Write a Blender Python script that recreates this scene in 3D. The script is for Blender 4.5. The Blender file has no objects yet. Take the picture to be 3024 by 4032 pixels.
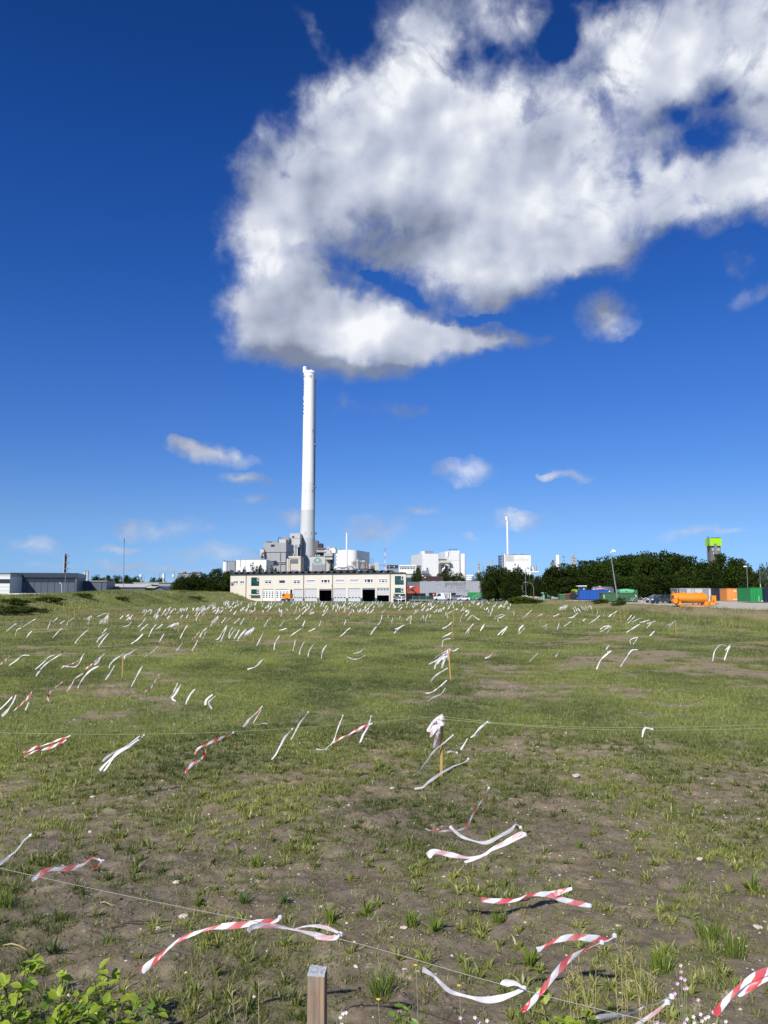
import bpy, math, random
import numpy as np
from mathutils import Vector, Matrix

# ------------------------------------------------------------------ camera, sky, sun, exposure
sc = bpy.context.scene
COL = sc.collection
EYE, PITCH, FPX = 2.8, math.radians(5.92), 3030.0
cd = bpy.data.cameras.new('camera')
cd.sensor_fit = 'VERTICAL'; cd.sensor_height = 34.6; cd.lens = 26.0
cd.clip_start = 0.1; cd.clip_end = 20000
cam = bpy.data.objects.new('camera', cd); COL.objects.link(cam)
cam.location = (0, 0, EYE); cam.rotation_euler = (math.pi / 2 + PITCH, 0, 0)
sc.camera = cam
SUN_EL, SUN_AZ = math.radians(39), math.radians(180 + 24)     # azimuth clockwise from +Y
CP, SP = math.cos(PITCH), math.sin(PITCH)

def ray(px, py):
    dx = (px - 1512) / FPX; dy = (2016 - py) / FPX
    return Vector((dx, CP - dy * SP, SP + dy * CP))
def azel(vx, vy):                      # coordinates of the 1659 px wide view -> azimuth, elevation
    d = ray(vx * 1.8228, vy * 1.8228).normalized()
    return math.atan2(d.x, d.y), math.asin(d.z)

world = bpy.data.worlds.new('World'); sc.world = world; world.use_nodes = True
def build_sky():
    nt = world.node_tree; nt.nodes.clear(); N = nt.nodes; L = nt.links
    def node(t, **k):
        n = N.new(t)
        for a, b in k.items(): setattr(n, a, b)
        return n
    def math_(op, a, b=None, c=None, clamp=False):
        n = node('ShaderNodeMath', operation=op, use_clamp=clamp)
        for i, v in enumerate((a, b, c)):
            if v is None: continue
            if isinstance(v, (int, float)): n.inputs[i].default_value = v
            else: L.new(v, n.inputs[i])
        return n.outputs[0]
    def vmath(op, a, b, s=None):
        n = node('ShaderNodeVectorMath', operation=op)
        for i, v in enumerate((a, b)):
            if isinstance(v, tuple): n.inputs[i].default_value = v
            elif v is not None: L.new(v, n.inputs[i])
        if s is not None: n.inputs['Scale'].default_value = s
        return n.outputs[0]
    def noise(vec, scale, detail, rough, col=False, lac=2.0, dist=0.0):
        n = node('ShaderNodeTexNoise'); L.new(vec, n.inputs['Vector'])
        n.inputs['Scale'].default_value = scale; n.inputs['Detail'].default_value = detail
        n.inputs['Roughness'].default_value = rough; n.inputs['Lacunarity'].default_value = lac
        n.inputs['Distortion'].default_value = dist
        return n.outputs['Color' if col else 'Fac']
    def ramp(v, a, b, lo=0.0, hi=1.0, smooth=True):
        n = node('ShaderNodeMapRange'); n.interpolation_type = 'SMOOTHSTEP' if smooth else 'LINEAR'
        L.new(v, n.inputs['Value'])
        n.inputs['From Min'].default_value = a; n.inputs['From Max'].default_value = b
        n.inputs['To Min'].default_value = lo; n.inputs['To Max'].default_value = hi
        return n.outputs[0]
    geo = node('ShaderNodeTexCoord')
    D = geo.outputs['Generated']
    sep = node('ShaderNodeSeparateXYZ'); L.new(D, sep.inputs[0])
    az = math_('ARCTAN2', sep.outputs[0], sep.outputs[1]); el = math_('ARCSINE', sep.outputs[2])
    cb = node('ShaderNodeCombineXYZ'); L.new(az, cb.inputs[0]); L.new(el, cb.inputs[1])
    P = cb.outputs[0]
    # domain warp gives the frayed outline
    w1 = vmath('SUBTRACT', noise(D, 11.0, 3, 0.55, col=True), (0.5, 0.5, 0.5))
    w2 = vmath('SUBTRACT', noise(D, 34.0, 4, 0.6, col=True), (0.5, 0.5, 0.5))
    PW = vmath('ADD', P, vmath('ADD', vmath('SCALE', w1, None, 0.034), vmath('SCALE', w2, None, 0.026)))
    PW = vmath('MULTIPLY', PW, (1.0, 1.0, 0.0))
    blobs = CLOUD_BLOBS
    def field(vec):
        acc = None
        for (vx, vy, rx, ry, w, rot) in blobs:
            a, e = azel(vx, vy)
            ce = math.cos(e)
            m = node('ShaderNodeMapping', vector_type='TEXTURE'); L.new(vec, m.inputs['Vector'])
            m.inputs['Location'].default_value = (a, e, 0)
            m.inputs['Rotation'].default_value = (0, 0, math.radians(-rot))
            k = 1.8228 / FPX * math.cos(math.atan2(math.hypot(vx * 1.8228 - 1512, vy * 1.8228 - 2016), FPX)) ** 1.5
            m.inputs['Scale'].default_value = (rx * k / ce * 1.25, ry * k * 1.25, 1)
            g = node('ShaderNodeTexGradient', gradient_type='SPHERICAL'); L.new(m.outputs[0], g.inputs[0])
            acc = math_('MULTIPLY_ADD', g.outputs['Fac'], w, acc if acc is not None else 0.0)
        return acc
    F0 = field(PW)
    F1 = field(vmath('ADD', PW, (-0.010, 0.062, 0.0)))
    n_big = noise(D, 13.0, 9, 0.57)
    n_fine = noise(D, 60.0, 8, 0.62)
    up = vmath('ADD', D, (-0.010, -0.004, 0.014))
    n_big_up = noise(up, 13.0, 9, 0.57)
    fb = math_('MULTIPLY_ADD', n_big, 1.9, math_('MULTIPLY_ADD', n_fine, 0.30, -1.10))
    dens = math_('ADD', F0, fb)
    alpha = math_('MULTIPLY', ramp(dens, -0.05, 0.85), ramp(F0, 0.01, 0.12))
    veil = math_('MULTIPLY', ramp(noise(D, 16.0, 7, 0.62, dist=0.6), 0.50, 0.66), ramp(F0, 1.5, 0.5))
    alpha = math_('MULTIPLY', alpha, math_('MULTIPLY_ADD', veil, -0.5, 1.0))
    # light: thick cloud above a place blocks the sun; billows turned to the sun are brighter
    over = ramp(F1, 0.25, 1.5)
    base_ = ramp(math_('SUBTRACT', F1, F0), -0.15, 0.75)      # undersides: little cloud here, much above
    n_soft = noise(D, 8.0, 3, 0.45)
    n_soft_up = noise(vmath('ADD', D, (-0.02, -0.006, 0.026)), 8.0, 3, 0.45)
    lit = math_('MULTIPLY_ADD', over, -0.12, 0.75)
    lit = math_('MULTIPLY_ADD', base_, -0.46, lit)
    lit = math_('ADD', lit, math_('MULTIPLY', math_('SUBTRACT', n_soft, n_soft_up), 2.1))
    lit = math_('ADD', lit, math_('MULTIPLY', math_('SUBTRACT', n_big, n_big_up), 0.55))
    lit = math_('ADD', lit, math_('MULTIPLY', math_('SUBTRACT', noise(D, 5.5, 2, 0.5), 0.5), 0.8))
    thin = ramp(dens, 0.15, 1.0)
    lit = math_('MULTIPLY', lit, math_('MULTIPLY_ADD', thin, 0.28, 0.74))
    cr = node('ShaderNodeValToRGB'); L.new(lit, cr.inputs[0])
    e = cr.color_ramp.elements
    e[0].position = 0.10; e[0].color = (0.21, 0.25, 0.35, 1)
    e[1].position = 1.0; e[1].color = (0.90, 0.92, 0.96, 1)
    for pos, c in ((0.35, (0.33, 0.375, 0.49, 1)), (0.6, (0.49, 0.535, 0.66, 1)), (0.82, (0.66, 0.695, 0.79, 1))):
        q = e.new(pos); q.color = c
    sky = node('ShaderNodeTexSky', sky_type='NISHITA'); sky.sun_disc = False
    sky.sun_elevation = SUN_EL; sky.sun_rotation = SUN_AZ
    sky.altitude = 100; sky.air_density = 1.0; sky.dust_density = 0.35; sky.ozone_density = 3.0
    # the clear air of this day: deep, polarised blue high up, paler towards the horizon
    sr = node('ShaderNodeValToRGB'); L.new(math_('MULTIPLY', el, 1.0 / 0.9), sr.inputs[0])
    e = sr.color_ramp.elements
    e[0].position = 0.0; e[0].color = SKY_RAMP[0][1]
    e[1].position = 1.0; e[1].color = SKY_RAMP[-1][1]
    for pos, c in SKY_RAMP[1:-1]:
        q = e.new(pos); q.color = c
    tint = node('ShaderNodeMix', data_type='RGBA', blend_type='MULTIPLY'); tint.inputs[0].default_value = 1
    L.new(sky.outputs[0], tint.inputs[6]); L.new(sr.outputs[0], tint.inputs[7])
    K = 1.0 / SKY_STRENGTH
    cs = node('ShaderNodeMix', data_type='RGBA', blend_type='MULTIPLY'); cs.inputs[0].default_value = 1
    L.new(cr.outputs[0], cs.inputs[6]); cs.inputs[7].default_value = (K * CLOUD_GAIN, K * CLOUD_GAIN, K * CLOUD_GAIN, 1)
    # distant low clouds sink into the air
    low = ramp(el, 0.02, 0.22, 0.62, 1.0)
    mixa = math_('MULTIPLY', alpha, low)
    mx = node('ShaderNodeMix', data_type='RGBA'); L.new(mixa, mx.inputs[0])
    L.new(tint.outputs[2], mx.inputs[6]); L.new(cs.outputs[2], mx.inputs[7])
    bg = node('ShaderNodeBackground'); L.new(mx.outputs[2], bg.inputs[0]); bg.inputs[1].default_value = SKY_STRENGTH
    # elsewhere round the horizon the same kind of scattered fair-weather cloud goes on
    side = math_('ABSOLUTE', az)
    n_sc = noise(D, 4.0, 5, 0.55)
    a2 = math_('MULTIPLY', ramp(n_sc, 0.55, 0.64), math_('MULTIPLY', ramp(side, 0.95, 1.25), ramp(el, 0.05, 0.3)))
    mx2 = node('ShaderNodeMix', data_type='RGBA'); L.new(a2, mx2.inputs[0])
    L.new(tint.outputs[2], mx2.inputs[6]); mx2.inputs[7].default_value = (0.6 * K, 0.63 * K, 0.69 * K, 1)
    bg2 = node('ShaderNodeBackground'); L.new(mx2.outputs[2], bg2.inputs[0]); bg2.inputs[1].default_value = SKY_STRENGTH
    inside = math_('MULTIPLY', math_('LESS_THAN', side, 0.95), math_('MULTIPLY', math_('LESS_THAN', el, 0.98), math_('GREATER_THAN', el, 0.0)))
    ms = node('ShaderNodeMixShader'); L.new(inside, ms.inputs[0]); L.new(bg2.outputs[0], ms.inputs[1]); L.new(bg.outputs[0], ms.inputs[2])
    out = node('ShaderNodeOutputWorld'); L.new(ms.outputs[0], out.inputs[0])
    world.cycles.sampling_method = 'MANUAL'; world.cycles.sample_map_resolution = 512
SKY_STRENGTH = 0.09
CLOUD_GAIN = 1.0
SKY_RAMP = [(0.0, (0.598, 1.043, 2.032, 1)), (0.0231, (0.454, 0.776, 1.565, 1)), (0.0593, (0.452, 0.73, 1.34, 1)), (0.1078, (0.455, 0.682, 1.16, 1)), (0.1683, (0.375, 0.641, 1.15, 1)), (0.2285, (0.33, 0.61, 1.174, 1)), (0.3172, (0.267, 0.585, 1.207, 1)), (0.4033, (0.196, 0.538, 1.17, 1)), (0.4859, (0.17, 0.503, 1.163, 1)), (0.5642, (0.142, 0.469, 1.134, 1)), (0.638, (0.118, 0.439, 1.07, 1)), (0.6981, (0.105, 0.409, 0.976, 1)), (1.0, (0.095, 0.368, 0.878, 1))]
# (x, y, rx, ry, weight, rotation) in the 1659 px wide view
CLOUD_BLOBS = [
    (600, 450, 135, 125, .85, 0), (700, 350, 170, 150, .8, -20), (850, 290, 190, 160, .8, 0), (940, 410, 200, 170, .85, 0),
    (1080, 480, 240, 140, .9, 8), (1030, 590, 180, 80, .9, 0), (1250, 420, 190, 140, .8, 0), (1290, 540, 130, 60, .75, -8),
    (900, 180, 140, 120, .7, 0), (1080, 250, 190, 160, .7, 0), (1250, 300, 140, 130, .6, 0), (590, 560, 110, 85, .8, 0),
    (900, 50, 90, 100, .5, -20), (1020, 40, 140, 80, .48, 0), (1120, 40, 80, 60, .45, 0), (740, 470, 150, 120, .7, 0),
    (1430, 90, 150, 130, .8, 0), (1560, 60, 180, 130, .8, 0), (1640, 170, 140, 110, .5, 0), (1380, 190, 120, 100, .42, 0), (1300, 60, 90, 70, .3, 0),
    (1530, 410, 160, 90, .85, 0), (1640, 390, 110, 90, .7, 0), (1590, 290, 130, 90, .34, 0), (1410, 320, 110, 150, .42, 10), (1390, 450, 120, 60, .6, 0), (1500, 200, 110, 80, .18, 0),
    (1720, 280, 140, 200, .6, 0), (1820, 60, 180, 180, .6, 0),
    (600, 655, 125, 85, .95, 0), (700, 690, 160, 90, .95, 5), (830, 725, 180, 80, .9, 6), (950, 740, 140, 45, .75, 0),
    (1070, 742, 115, 24, .7, -3), (570, 745, 85, 60, .75, 0), (740, 765, 190, 60, .7, 3), (690, 590, 110, 45, .3, 0),
    (800, 585, 60, 20, -.45, 12), (560, 660, 80, 60, .4, 0), (760, 545, 90, 40, .35, 0), (880, 560, 70, 50, .45, 0), (800, 690, 130, 60, .4, 4), (930, 710, 110, 40, .4, 4), (1150, 600, 130, 55, .5, -6), (1320, 560, 110, 45, .4, -8), (1462, 242, 44, 30, -.42, 10), (1500, 292, 44, 36, -.40, 0), (1440, 345, 20, 46, -.45, 10), (1560, 215, 26, 20, -.4, 0), (1190, 105, 50, 60, -.26, 20), (1240, 70, 30, 50, -.2, 10), (1060, 110, 30, 30, -.3, 0), (890, 640, 50, 14, -.45, 22), (1000, 120, 40, 60, -.2, 0),
    (1640, 225, 35, 26, -.3, 0), (625, 395, 30, 20, -.5, 0), (1010, 690, 70, 12, -.5, 0), (1375, 400, 18, 60, -.35, 0), (840, 300, 60, 18, -.2, 20),
    (1312, 680, 66, 54, .80, 0), (1585, 578, 50, 34, .26, 0), (1625, 640, 60, 28, .26, -20),
    (465, 982, 95, 26, .78, 8), (410, 966, 46, 16, .4, 10), (530, 1040, 60, 17, .74, 3), (540, 1085, 56, 17, .72, 0), (1003, 1018, 64, 30, .82, 0),
    (632, 1115, 42, 20, .66, 0), (848, 885, 64, 20, .40, 0), (738, 875, 40, 26, .28, 0), (1200, 1022, 34, 12, .46, -10), (1252, 1026, 40, 13, .46, 10),
    (800, 1142, 80, 30, .62, 0), (345, 1148, 110, 24, .5, 0), (910, 1105, 36, 10, .5, 0), (1120, 1116, 60, 20, .52, 0),
    (1480, 1156, 90, 14, .60, -3), (1580, 1155, 50, 9, .46, 0), (50, 1178, 90, 22, .46, 8), (1020, 1165, 36, 11, .42, 0),
    (470, 1200, 130, 18, .42, 0), (240, 1190, 60, 10, .34, 0), (670, 80, 60, 22, .18, 40), (300, 1232, 260, 12, .36, 0), (950, 1225, 200, 12, .3, 0),
]
build_sky()

sd = bpy.data.lights.new('sun', 'SUN'); sd.energy = 5.0; sd.angle = math.radians(0.53); sd.color = (1.0, 0.95, 0.87)
sun = bpy.data.objects.new('sun', sd); COL.objects.link(sun)
sdir = Vector((math.sin(SUN_AZ) * math.cos(SUN_EL), math.cos(SUN_AZ) * math.cos(SUN_EL), math.sin(SUN_EL)))
sun.rotation_euler = sdir.to_track_quat('Z', 'Y').to_euler(); sun.location = (-20, -20, 40)
vs = sc.view_settings
vs.view_transform = 'Standard'; vs.look = 'None'; vs.exposure = 0.04; vs.gamma = 1.0; vs.use_curve_mapping = False
sc.cycles.max_bounces = 6; sc.cycles.diffuse_bounces = 2; sc.cycles.transparent_max_bounces = 6

# ------------------------------------------------------------------ helpers
R = random.Random(11)
def at(px, py, Y):
    d = ray(px, py); t = Y / d.y
    return Vector((d.x * t, Y, EYE + d.z * t))
def onz(px, py, z):
    d = ray(px, py); t = (z - EYE) / d.z
    return Vector((d.x * t, d.y * t, z))

def hash2(ix, iy, seed):
    n = (ix * 374761393 + iy * 668265263 + seed * 974711) & 0xffffffff
    n = ((n ^ (n >> 13)) * 1274126177) & 0xffffffff
    return ((n ^ (n >> 16)) & 0xffff) / 65535.0
def vnoise(x, y, seed=0):
    x = np.asarray(x, float); y = np.asarray(y, float)
    ix = np.floor(x).astype(np.int64); iy = np.floor(y).astype(np.int64)
    fx = x - ix; fy = y - iy
    fx = fx * fx * (3 - 2 * fx); fy = fy * fy * (3 - 2 * fy)
    a = hash2(ix, iy, seed); b = hash2(ix + 1, iy, seed); c = hash2(ix, iy + 1, seed); d = hash2(ix + 1, iy + 1, seed)
    return a + (b - a) * fx + (c - a) * fy + (a - b - c + d) * fx * fy
def fbm(x, y, oct=4, seed=0, gain=0.5):
    s = 0; a = 1; t = 0
    for i in range(oct):
        s = s + a * vnoise(x * 2 ** i + 17.3 * i, y * 2 ** i - 9.1 * i, seed + i); t += a; a *= gain
    return s / t
def sstep(a, b, x):
    t = np.clip((np.asarray(x, float) - a) / (b - a), 0, 1); return t * t * (3 - 2 * t)

def ground_z(x, y):
    x = np.asarray(x, float); y = np.asarray(y, float)
    lot = 0.8 * sstep(33.5, 41, x) * sstep(35, 60, y) * (1 - sstep(420, 520, y))
    xe = -41 + 3 * (fbm(y / 14, x * 0 + 3, 2, 5) - .5) + 9 * sstep(192, 214, y)
    end = sstep(55, 92, y) * (1 - sstep(211, 222, y))
    bump = fbm(x / 9, y / 12, 3, 8)
    m = (1.75 + 0.9 * sstep(100, 185, y) + 0.9 * (bump - .5)) * sstep(0, 11, xe - x) * end
    m = m * (1 - 0.75 * sstep(-66, -80, x))
    r = np.hypot(x, y)
    near = (fbm(x / 0.9, y / 0.9, 3, 21) - .5) * 0.10 + (fbm(x / 0.16, y / 0.16, 3, 31) - .5) * 0.075
    roll = (fbm(x / 7, y / 7, 2, 41) - .5) * 0.16 * sstep(3, 12, r) * (1 - sstep(90, 130, r))
    return lot + m + near * (1 - sstep(25, 60, r)) * (1 - sstep(33, 36, x)) + roll * (1 - sstep(33, 36, x))
def gz(x, y): return float(ground_z(x, y))

def cover(x, y):
    """share of the soil that grass hides"""
    x = np.asarray(x, float); y = np.asarray(y, float)
    r = np.hypot(x, y)
    base = np.interp(r, [4, 6, 8, 10.5, 12.5, 15, 22, 30, 60], [.42, .42, .46, .52, .62, .78, .72, .68, .70])
    rightish = sstep(0.02, 0.22, x / np.maximum(y, 1)) * sstep(9, 13, r) * (1 - sstep(30, 60, r))
    base = base - 0.15 * rightish
    hi = 0.62 * fbm(x / 0.34, y / 0.34, 3, 61) + 0.38 * fbm(x / 1.1, y / 1.1, 2, 67)
    lo = 0.55 * fbm(x / 3.0, y / 3.6, 3, 51) + 0.45 * fbm(x / 0.75, y / 0.75, 3, 61)
    k = sstep(12, 17, r)
    n = hi * (1 - k) + lo * k
    th = 0.5 + (0.5 - base) * 0.62
    c = sstep(th - 0.07, th + 0.09, n)
    strip = sstep(96, 100, y) * (1 - sstep(113, 119, y)) * sstep(-26, -18, x) * (1 - sstep(4, 9, x))
    c = c * (1 - 0.75 * strip)
    bank = sstep(33.5, 36.5, x + 2.2 * (fbm(y / 5, x / 5, 2, 81) - .5)) * sstep(45, 60, y)
    return c * (1 - 0.9 * bank)
def redness(x, y):
    return sstep(96, 101, y) * (1 - sstep(113, 119, y)) * sstep(-26, -16, x) * (1 - sstep(4, 9, x))

class MB:
    def __init__(s): s.v = []; s.f = []
    def add(s, vs_, fs):
        o = len(s.v); s.v += [tuple(p) for p in vs_]; s.f += [tuple(i + o for i in q) for q in fs]; return s
    def box(s, x0, y0, z0, x1, y1, z1):
        x0, x1 = min(x0, x1), max(x0, x1); y0, y1 = min(y0, y1), max(y0, y1); z0, z1 = min(z0, z1), max(z0, z1)
        return s.add([(x0, y0, z0), (x1, y0, z0), (x1, y1, z0), (x0, y1, z0), (x0, y0, z1), (x1, y0, z1), (x1, y1, z1), (x0, y1, z1)],
                     [(0, 3, 2, 1), (4, 5, 6, 7), (0, 1, 5, 4), (1, 2, 6, 5), (2, 3, 7, 6), (3, 0, 4, 7)])
    def cyl(s, p0, p1, r0, r1=None, n=12, caps=True):
        r1 = r0 if r1 is None else r1
        p0, p1 = Vector(p0), Vector(p1); d = (p1 - p0).normalized()
        u = d.orthogonal().normalized(); w = d.cross(u)
        vs_ = []
        for p, r in ((p0, r0), (p1, r1)):
            for i in range(n):
                a = 2 * math.pi * i / n; vs_.append(p + (u * math.cos(a) + w * math.sin(a)) * r)
        fs = [(i, (i + 1) % n, n + (i + 1) % n, n + i) for i in range(n)]
        s.add(vs_, fs)
        if caps: s.add(vs_[:n], [tuple(range(n - 1, -1, -1))]); s.add(vs_[n:], [tuple(range(n))])
        return s
    def tube(s, pts, r, n=8, caps=True):
        pts = [Vector(p) for p in pts]; vs_ = []; u = None
        rs = r if isinstance(r, (list, tuple)) else [r] * len(pts)
        for i, p in enumerate(pts):
            d = (pts[min(i + 1, len(pts) - 1)] - pts[max(i - 1, 0)]).normalized()
            u = (u - d * u.dot(d)).normalized() if u is not None and (u - d * u.dot(d)).length > 1e-4 else d.orthogonal().normalized()
            w = d.cross(u)
            for k in range(n):
                a = 2 * math.pi * k / n; vs_.append(p + (u * math.cos(a) + w * math.sin(a)) * rs[i])
        fs = [(i * n + k, i * n + (k + 1) % n, (i + 1) * n + (k + 1) % n, (i + 1) * n + k) for i in range(len(pts) - 1) for k in range(n)]
        s.add(vs_, fs)
        if caps: s.add(vs_[:n], [tuple(range(n - 1, -1, -1))]); s.add(vs_[-n:], [tuple(range(n))])
        return s
    def prism(s, poly, y0, y1, axis='y'):
        n = len(poly)
        if axis == 'y': vs_ = [(a, y0, b) for a, b in poly] + [(a, y1, b) for a, b in poly]
        elif axis == 'x': vs_ = [(y0, a, b) for a, b in poly] + [(y1, a, b) for a, b in poly]
        else: vs_ = [(a, b, y0) for a, b in poly] + [(a, b, y1) for a, b in poly]
        return s.add(vs_, [tuple(range(n)), tuple(range(2 * n - 1, n - 1, -1))] + [(i, n + i, n + (i + 1) % n, (i + 1) % n) for i in range(n)])
    def lathe(s, prof, n=24, c=(0, 0)):
        vs_ = []
        for r, z in prof:
            for k in range(n):
                a = 2 * math.pi * k / n; vs_.append((c[0] + r * math.cos(a), c[1] + r * math.sin(a), z))
        fs = [(i * n + k, i * n + (k + 1) % n, (i + 1) * n + (k + 1) % n, (i + 1) * n + k) for i in range(len(prof) - 1) for k in range(n)]
        s.add(vs_, fs)
        s.add(vs_[:n], [tuple(range(n - 1, -1, -1))]); s.add(vs_[-n:], [tuple(range(n))])
        return s
    def build(s, name, m, parent=None, smooth=False, bevel=0):
        me = bpy.data.meshes.new(name); me.from_pydata(s.v, [], s.f)
        o = bpy.data.objects.new(name, me); COL.objects.link(o)
        if m: me.materials.append(m)
        if smooth:
            for p in me.polygons: p.use_smooth = len(p.vertices) <= 4
        if parent is not None: o.parent = parent
        if bevel:
            b = o.modifiers.new('bevel', 'BEVEL'); b.width = bevel; b.segments = 2; b.limit_method = 'ANGLE'
        return o

def np_mesh(name, verts, faces, m, attrs=None, smooth=False):
    """verts Nx3, faces MxK, attrs {name: per-vertex float}"""
    me = bpy.data.meshes.new(name)
    nv, (nf, k) = len(verts), faces.shape
    me.vertices.add(nv); me.vertices.foreach_set('co', np.asarray(verts, np.float32).ravel())
    me.loops.add(nf * k); me.loops.foreach_set('vertex_index', faces.astype(np.int32).ravel())
    me.polygons.add(nf); me.polygons.foreach_set('loop_start', np.arange(0, nf * k, k, dtype=np.int32))
    if smooth: me.polygons.foreach_set('use_smooth', np.ones(nf, bool))
    me.update(calc_edges=True)
    for an, av in (attrs or {}).items():
        at_ = me.attributes.new(an, 'FLOAT', 'POINT'); at_.data.foreach_set('value', np.asarray(av, np.float32))
    me.materials.append(m)
    o = bpy.data.objects.new(name, me); COL.objects.link(o); return o

def tag(o, label=None, cat=None, group=None, kind=None):
    if label: o['label'] = label
    if cat: o['category'] = cat
    if group: o['group'] = group
    if kind: o['kind'] = kind
    return o
def empty(name, loc, rz=0, label=None, cat=None, group=None):
    o = bpy.data.objects.new(name, None); COL.objects.link(o); o.location = loc; o.rotation_euler = (0, 0, rz)
    o.empty_display_size = 0.2
    return tag(o, label, cat, group)
def copy_tree(root, loc, rz, label, scale=None):
    kids = {}
    for o in list(COL.objects):
        if o.parent: kids.setdefault(o.parent.name, []).append(o)
    def cp(o, par):
        c = o.copy(); COL.objects.link(c); c.parent = par
        for k in kids.get(o.name, []): cp(k, c)
        return c
    r = cp(root, None); r.location = loc; r.rotation_euler = (0, 0, rz); r['label'] = label
    if scale: r.scale = scale
    return r

# ------------------------------------------------------------------ materials
def mat(name, col, rough=0.6, metal=0.0, var=0.12, scale=0.6, bump=0.0, corr=0.0, corr_axis='X', streak=0.0, spec=0.4, coat=0.0, alpha=None):
    """painted or raw surface with uneven tone, vertical dirt streaks and optional corrugation"""
    m = bpy.data.materials.new(name); m.use_nodes = True
    nt = m.node_tree; N = nt.nodes; L = nt.links; b = N['Principled BSDF']
    b.inputs['Roughness'].default_value = rough; b.inputs['Metallic'].default_value = metal
    b.inputs['Specular IOR Level'].default_value = spec; b.inputs['Coat Weight'].default_value = coat
    tc = N.new('ShaderNodeTexCoord')
    nz = N.new('ShaderNodeTexNoise'); nz.inputs['Scale'].default_value = scale; nz.inputs['Detail'].default_value = 6; nz.inputs['Roughness'].default_value = .65
    L.new(tc.outputs['Object'], nz.inputs['Vector'])
    mp = N.new('ShaderNodeMapping'); mp.inputs['Scale'].default_value = (scale * 5, scale * 5, scale * .35); L.new(tc.outputs['Object'], mp.inputs[0])
    st = N.new('ShaderNodeTexNoise'); st.inputs['Scale'].default_value = 1; st.inputs['Detail'].default_value = 4; L.new(mp.outputs[0], st.inputs['Vector'])
    a = N.new('ShaderNodeMath'); a.operation = 'MULTIPLY_ADD'; L.new(nz.outputs['Fac'], a.inputs[0]); a.inputs[1].default_value = 2 * var; a.inputs[2].default_value = 1 - var
    c2 = N.new('ShaderNodeMath'); c2.operation = 'MULTIPLY_ADD'; L.new(st.outputs['Fac'], c2.inputs[0]); c2.inputs[1].default_value = -2 * streak; c2.inputs[2].default_value = 1 + streak * .9
    mu = N.new('ShaderNodeMath'); mu.operation = 'MULTIPLY'; L.new(a.outputs[0], mu.inputs[0]); L.new(c2.outputs[0], mu.inputs[1])
    mx = N.new('ShaderNodeVectorMath'); mx.operation = 'SCALE'; mx.inputs[0].default_value = col[:3]; L.new(mu.outputs[0], mx.inputs['Scale'])
    L.new(mx.outputs[0], b.inputs['Base Color'])
    if corr:
        w = N.new('ShaderNodeTexWave'); w.bands_direction = corr_axis; w.inputs['Scale'].default_value = 0.314 / corr; L.new(tc.outputs['Object'], w.inputs['Vector'])
        bp = N.new('ShaderNodeBump'); bp.inputs['Strength'].default_value = .6; bp.inputs['Distance'].default_value = corr * .25; L.new(w.outputs['Fac'], bp.inputs['Height']); L.new(bp.outputs[0], b.inputs['Normal'])
    elif bump:
        bp = N.new('ShaderNodeBump'); bp.inputs['Strength'].default_value = .5; bp.inputs['Distance'].default_value = bump; L.new(nz.outputs['Fac'], bp.inputs['Height']); L.new(bp.outputs[0], b.inputs['Normal'])
    if alpha is not None: b.inputs['Alpha'].default_value = alpha
    return m

def leafmat(name, col, var=0.5, hue=(1.15, 1.0, .6), transl=0.35, attr='tone', gloss=0.0):
    m = bpy.data.materials.new(name); m.use_nodes = True
    nt = m.node_tree; N = nt.nodes; L = nt.links; N.clear()
    at_ = N.new('ShaderNodeAttribute'); at_.attribute_name = attr
    r = N.new('ShaderNodeValToRGB'); L.new(at_.outputs['Fac'], r.inputs[0])
    e = r.color_ramp.elements
    e[0].position = 0; e[0].color = tuple(c * (1 - var) for c in col) + (1,)
    e[1].position = 1; e[1].color = tuple(c * (1 + var) * h for c, h in zip(col, hue)) + (1,)
    d = N.new('ShaderNodeBsdfDiffuse'); L.new(r.outputs[0], d.inputs[0])
    t = N.new('ShaderNodeBsdfTranslucent'); L.new(r.outputs[0], t.inputs[0])
    mx = N.new('ShaderNodeMixShader'); mx.inputs[0].default_value = transl; L.new(d.outputs[0], mx.inputs[1]); L.new(t.outputs[0], mx.inputs[2])
    last = mx
    if gloss:
        g = N.new('ShaderNodeBsdfGlossy'); g.inputs['Roughness'].default_value = .45
        mg = N.new('ShaderNodeMixShader'); mg.inputs[0].default_value = gloss; L.new(mx.outputs[0], mg.inputs[1]); L.new(g.outputs[0], mg.inputs[2]); last = mg
    o = N.new('ShaderNodeOutputMaterial'); L.new(last.outputs[0], o.inputs[0])
    return m

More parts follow.
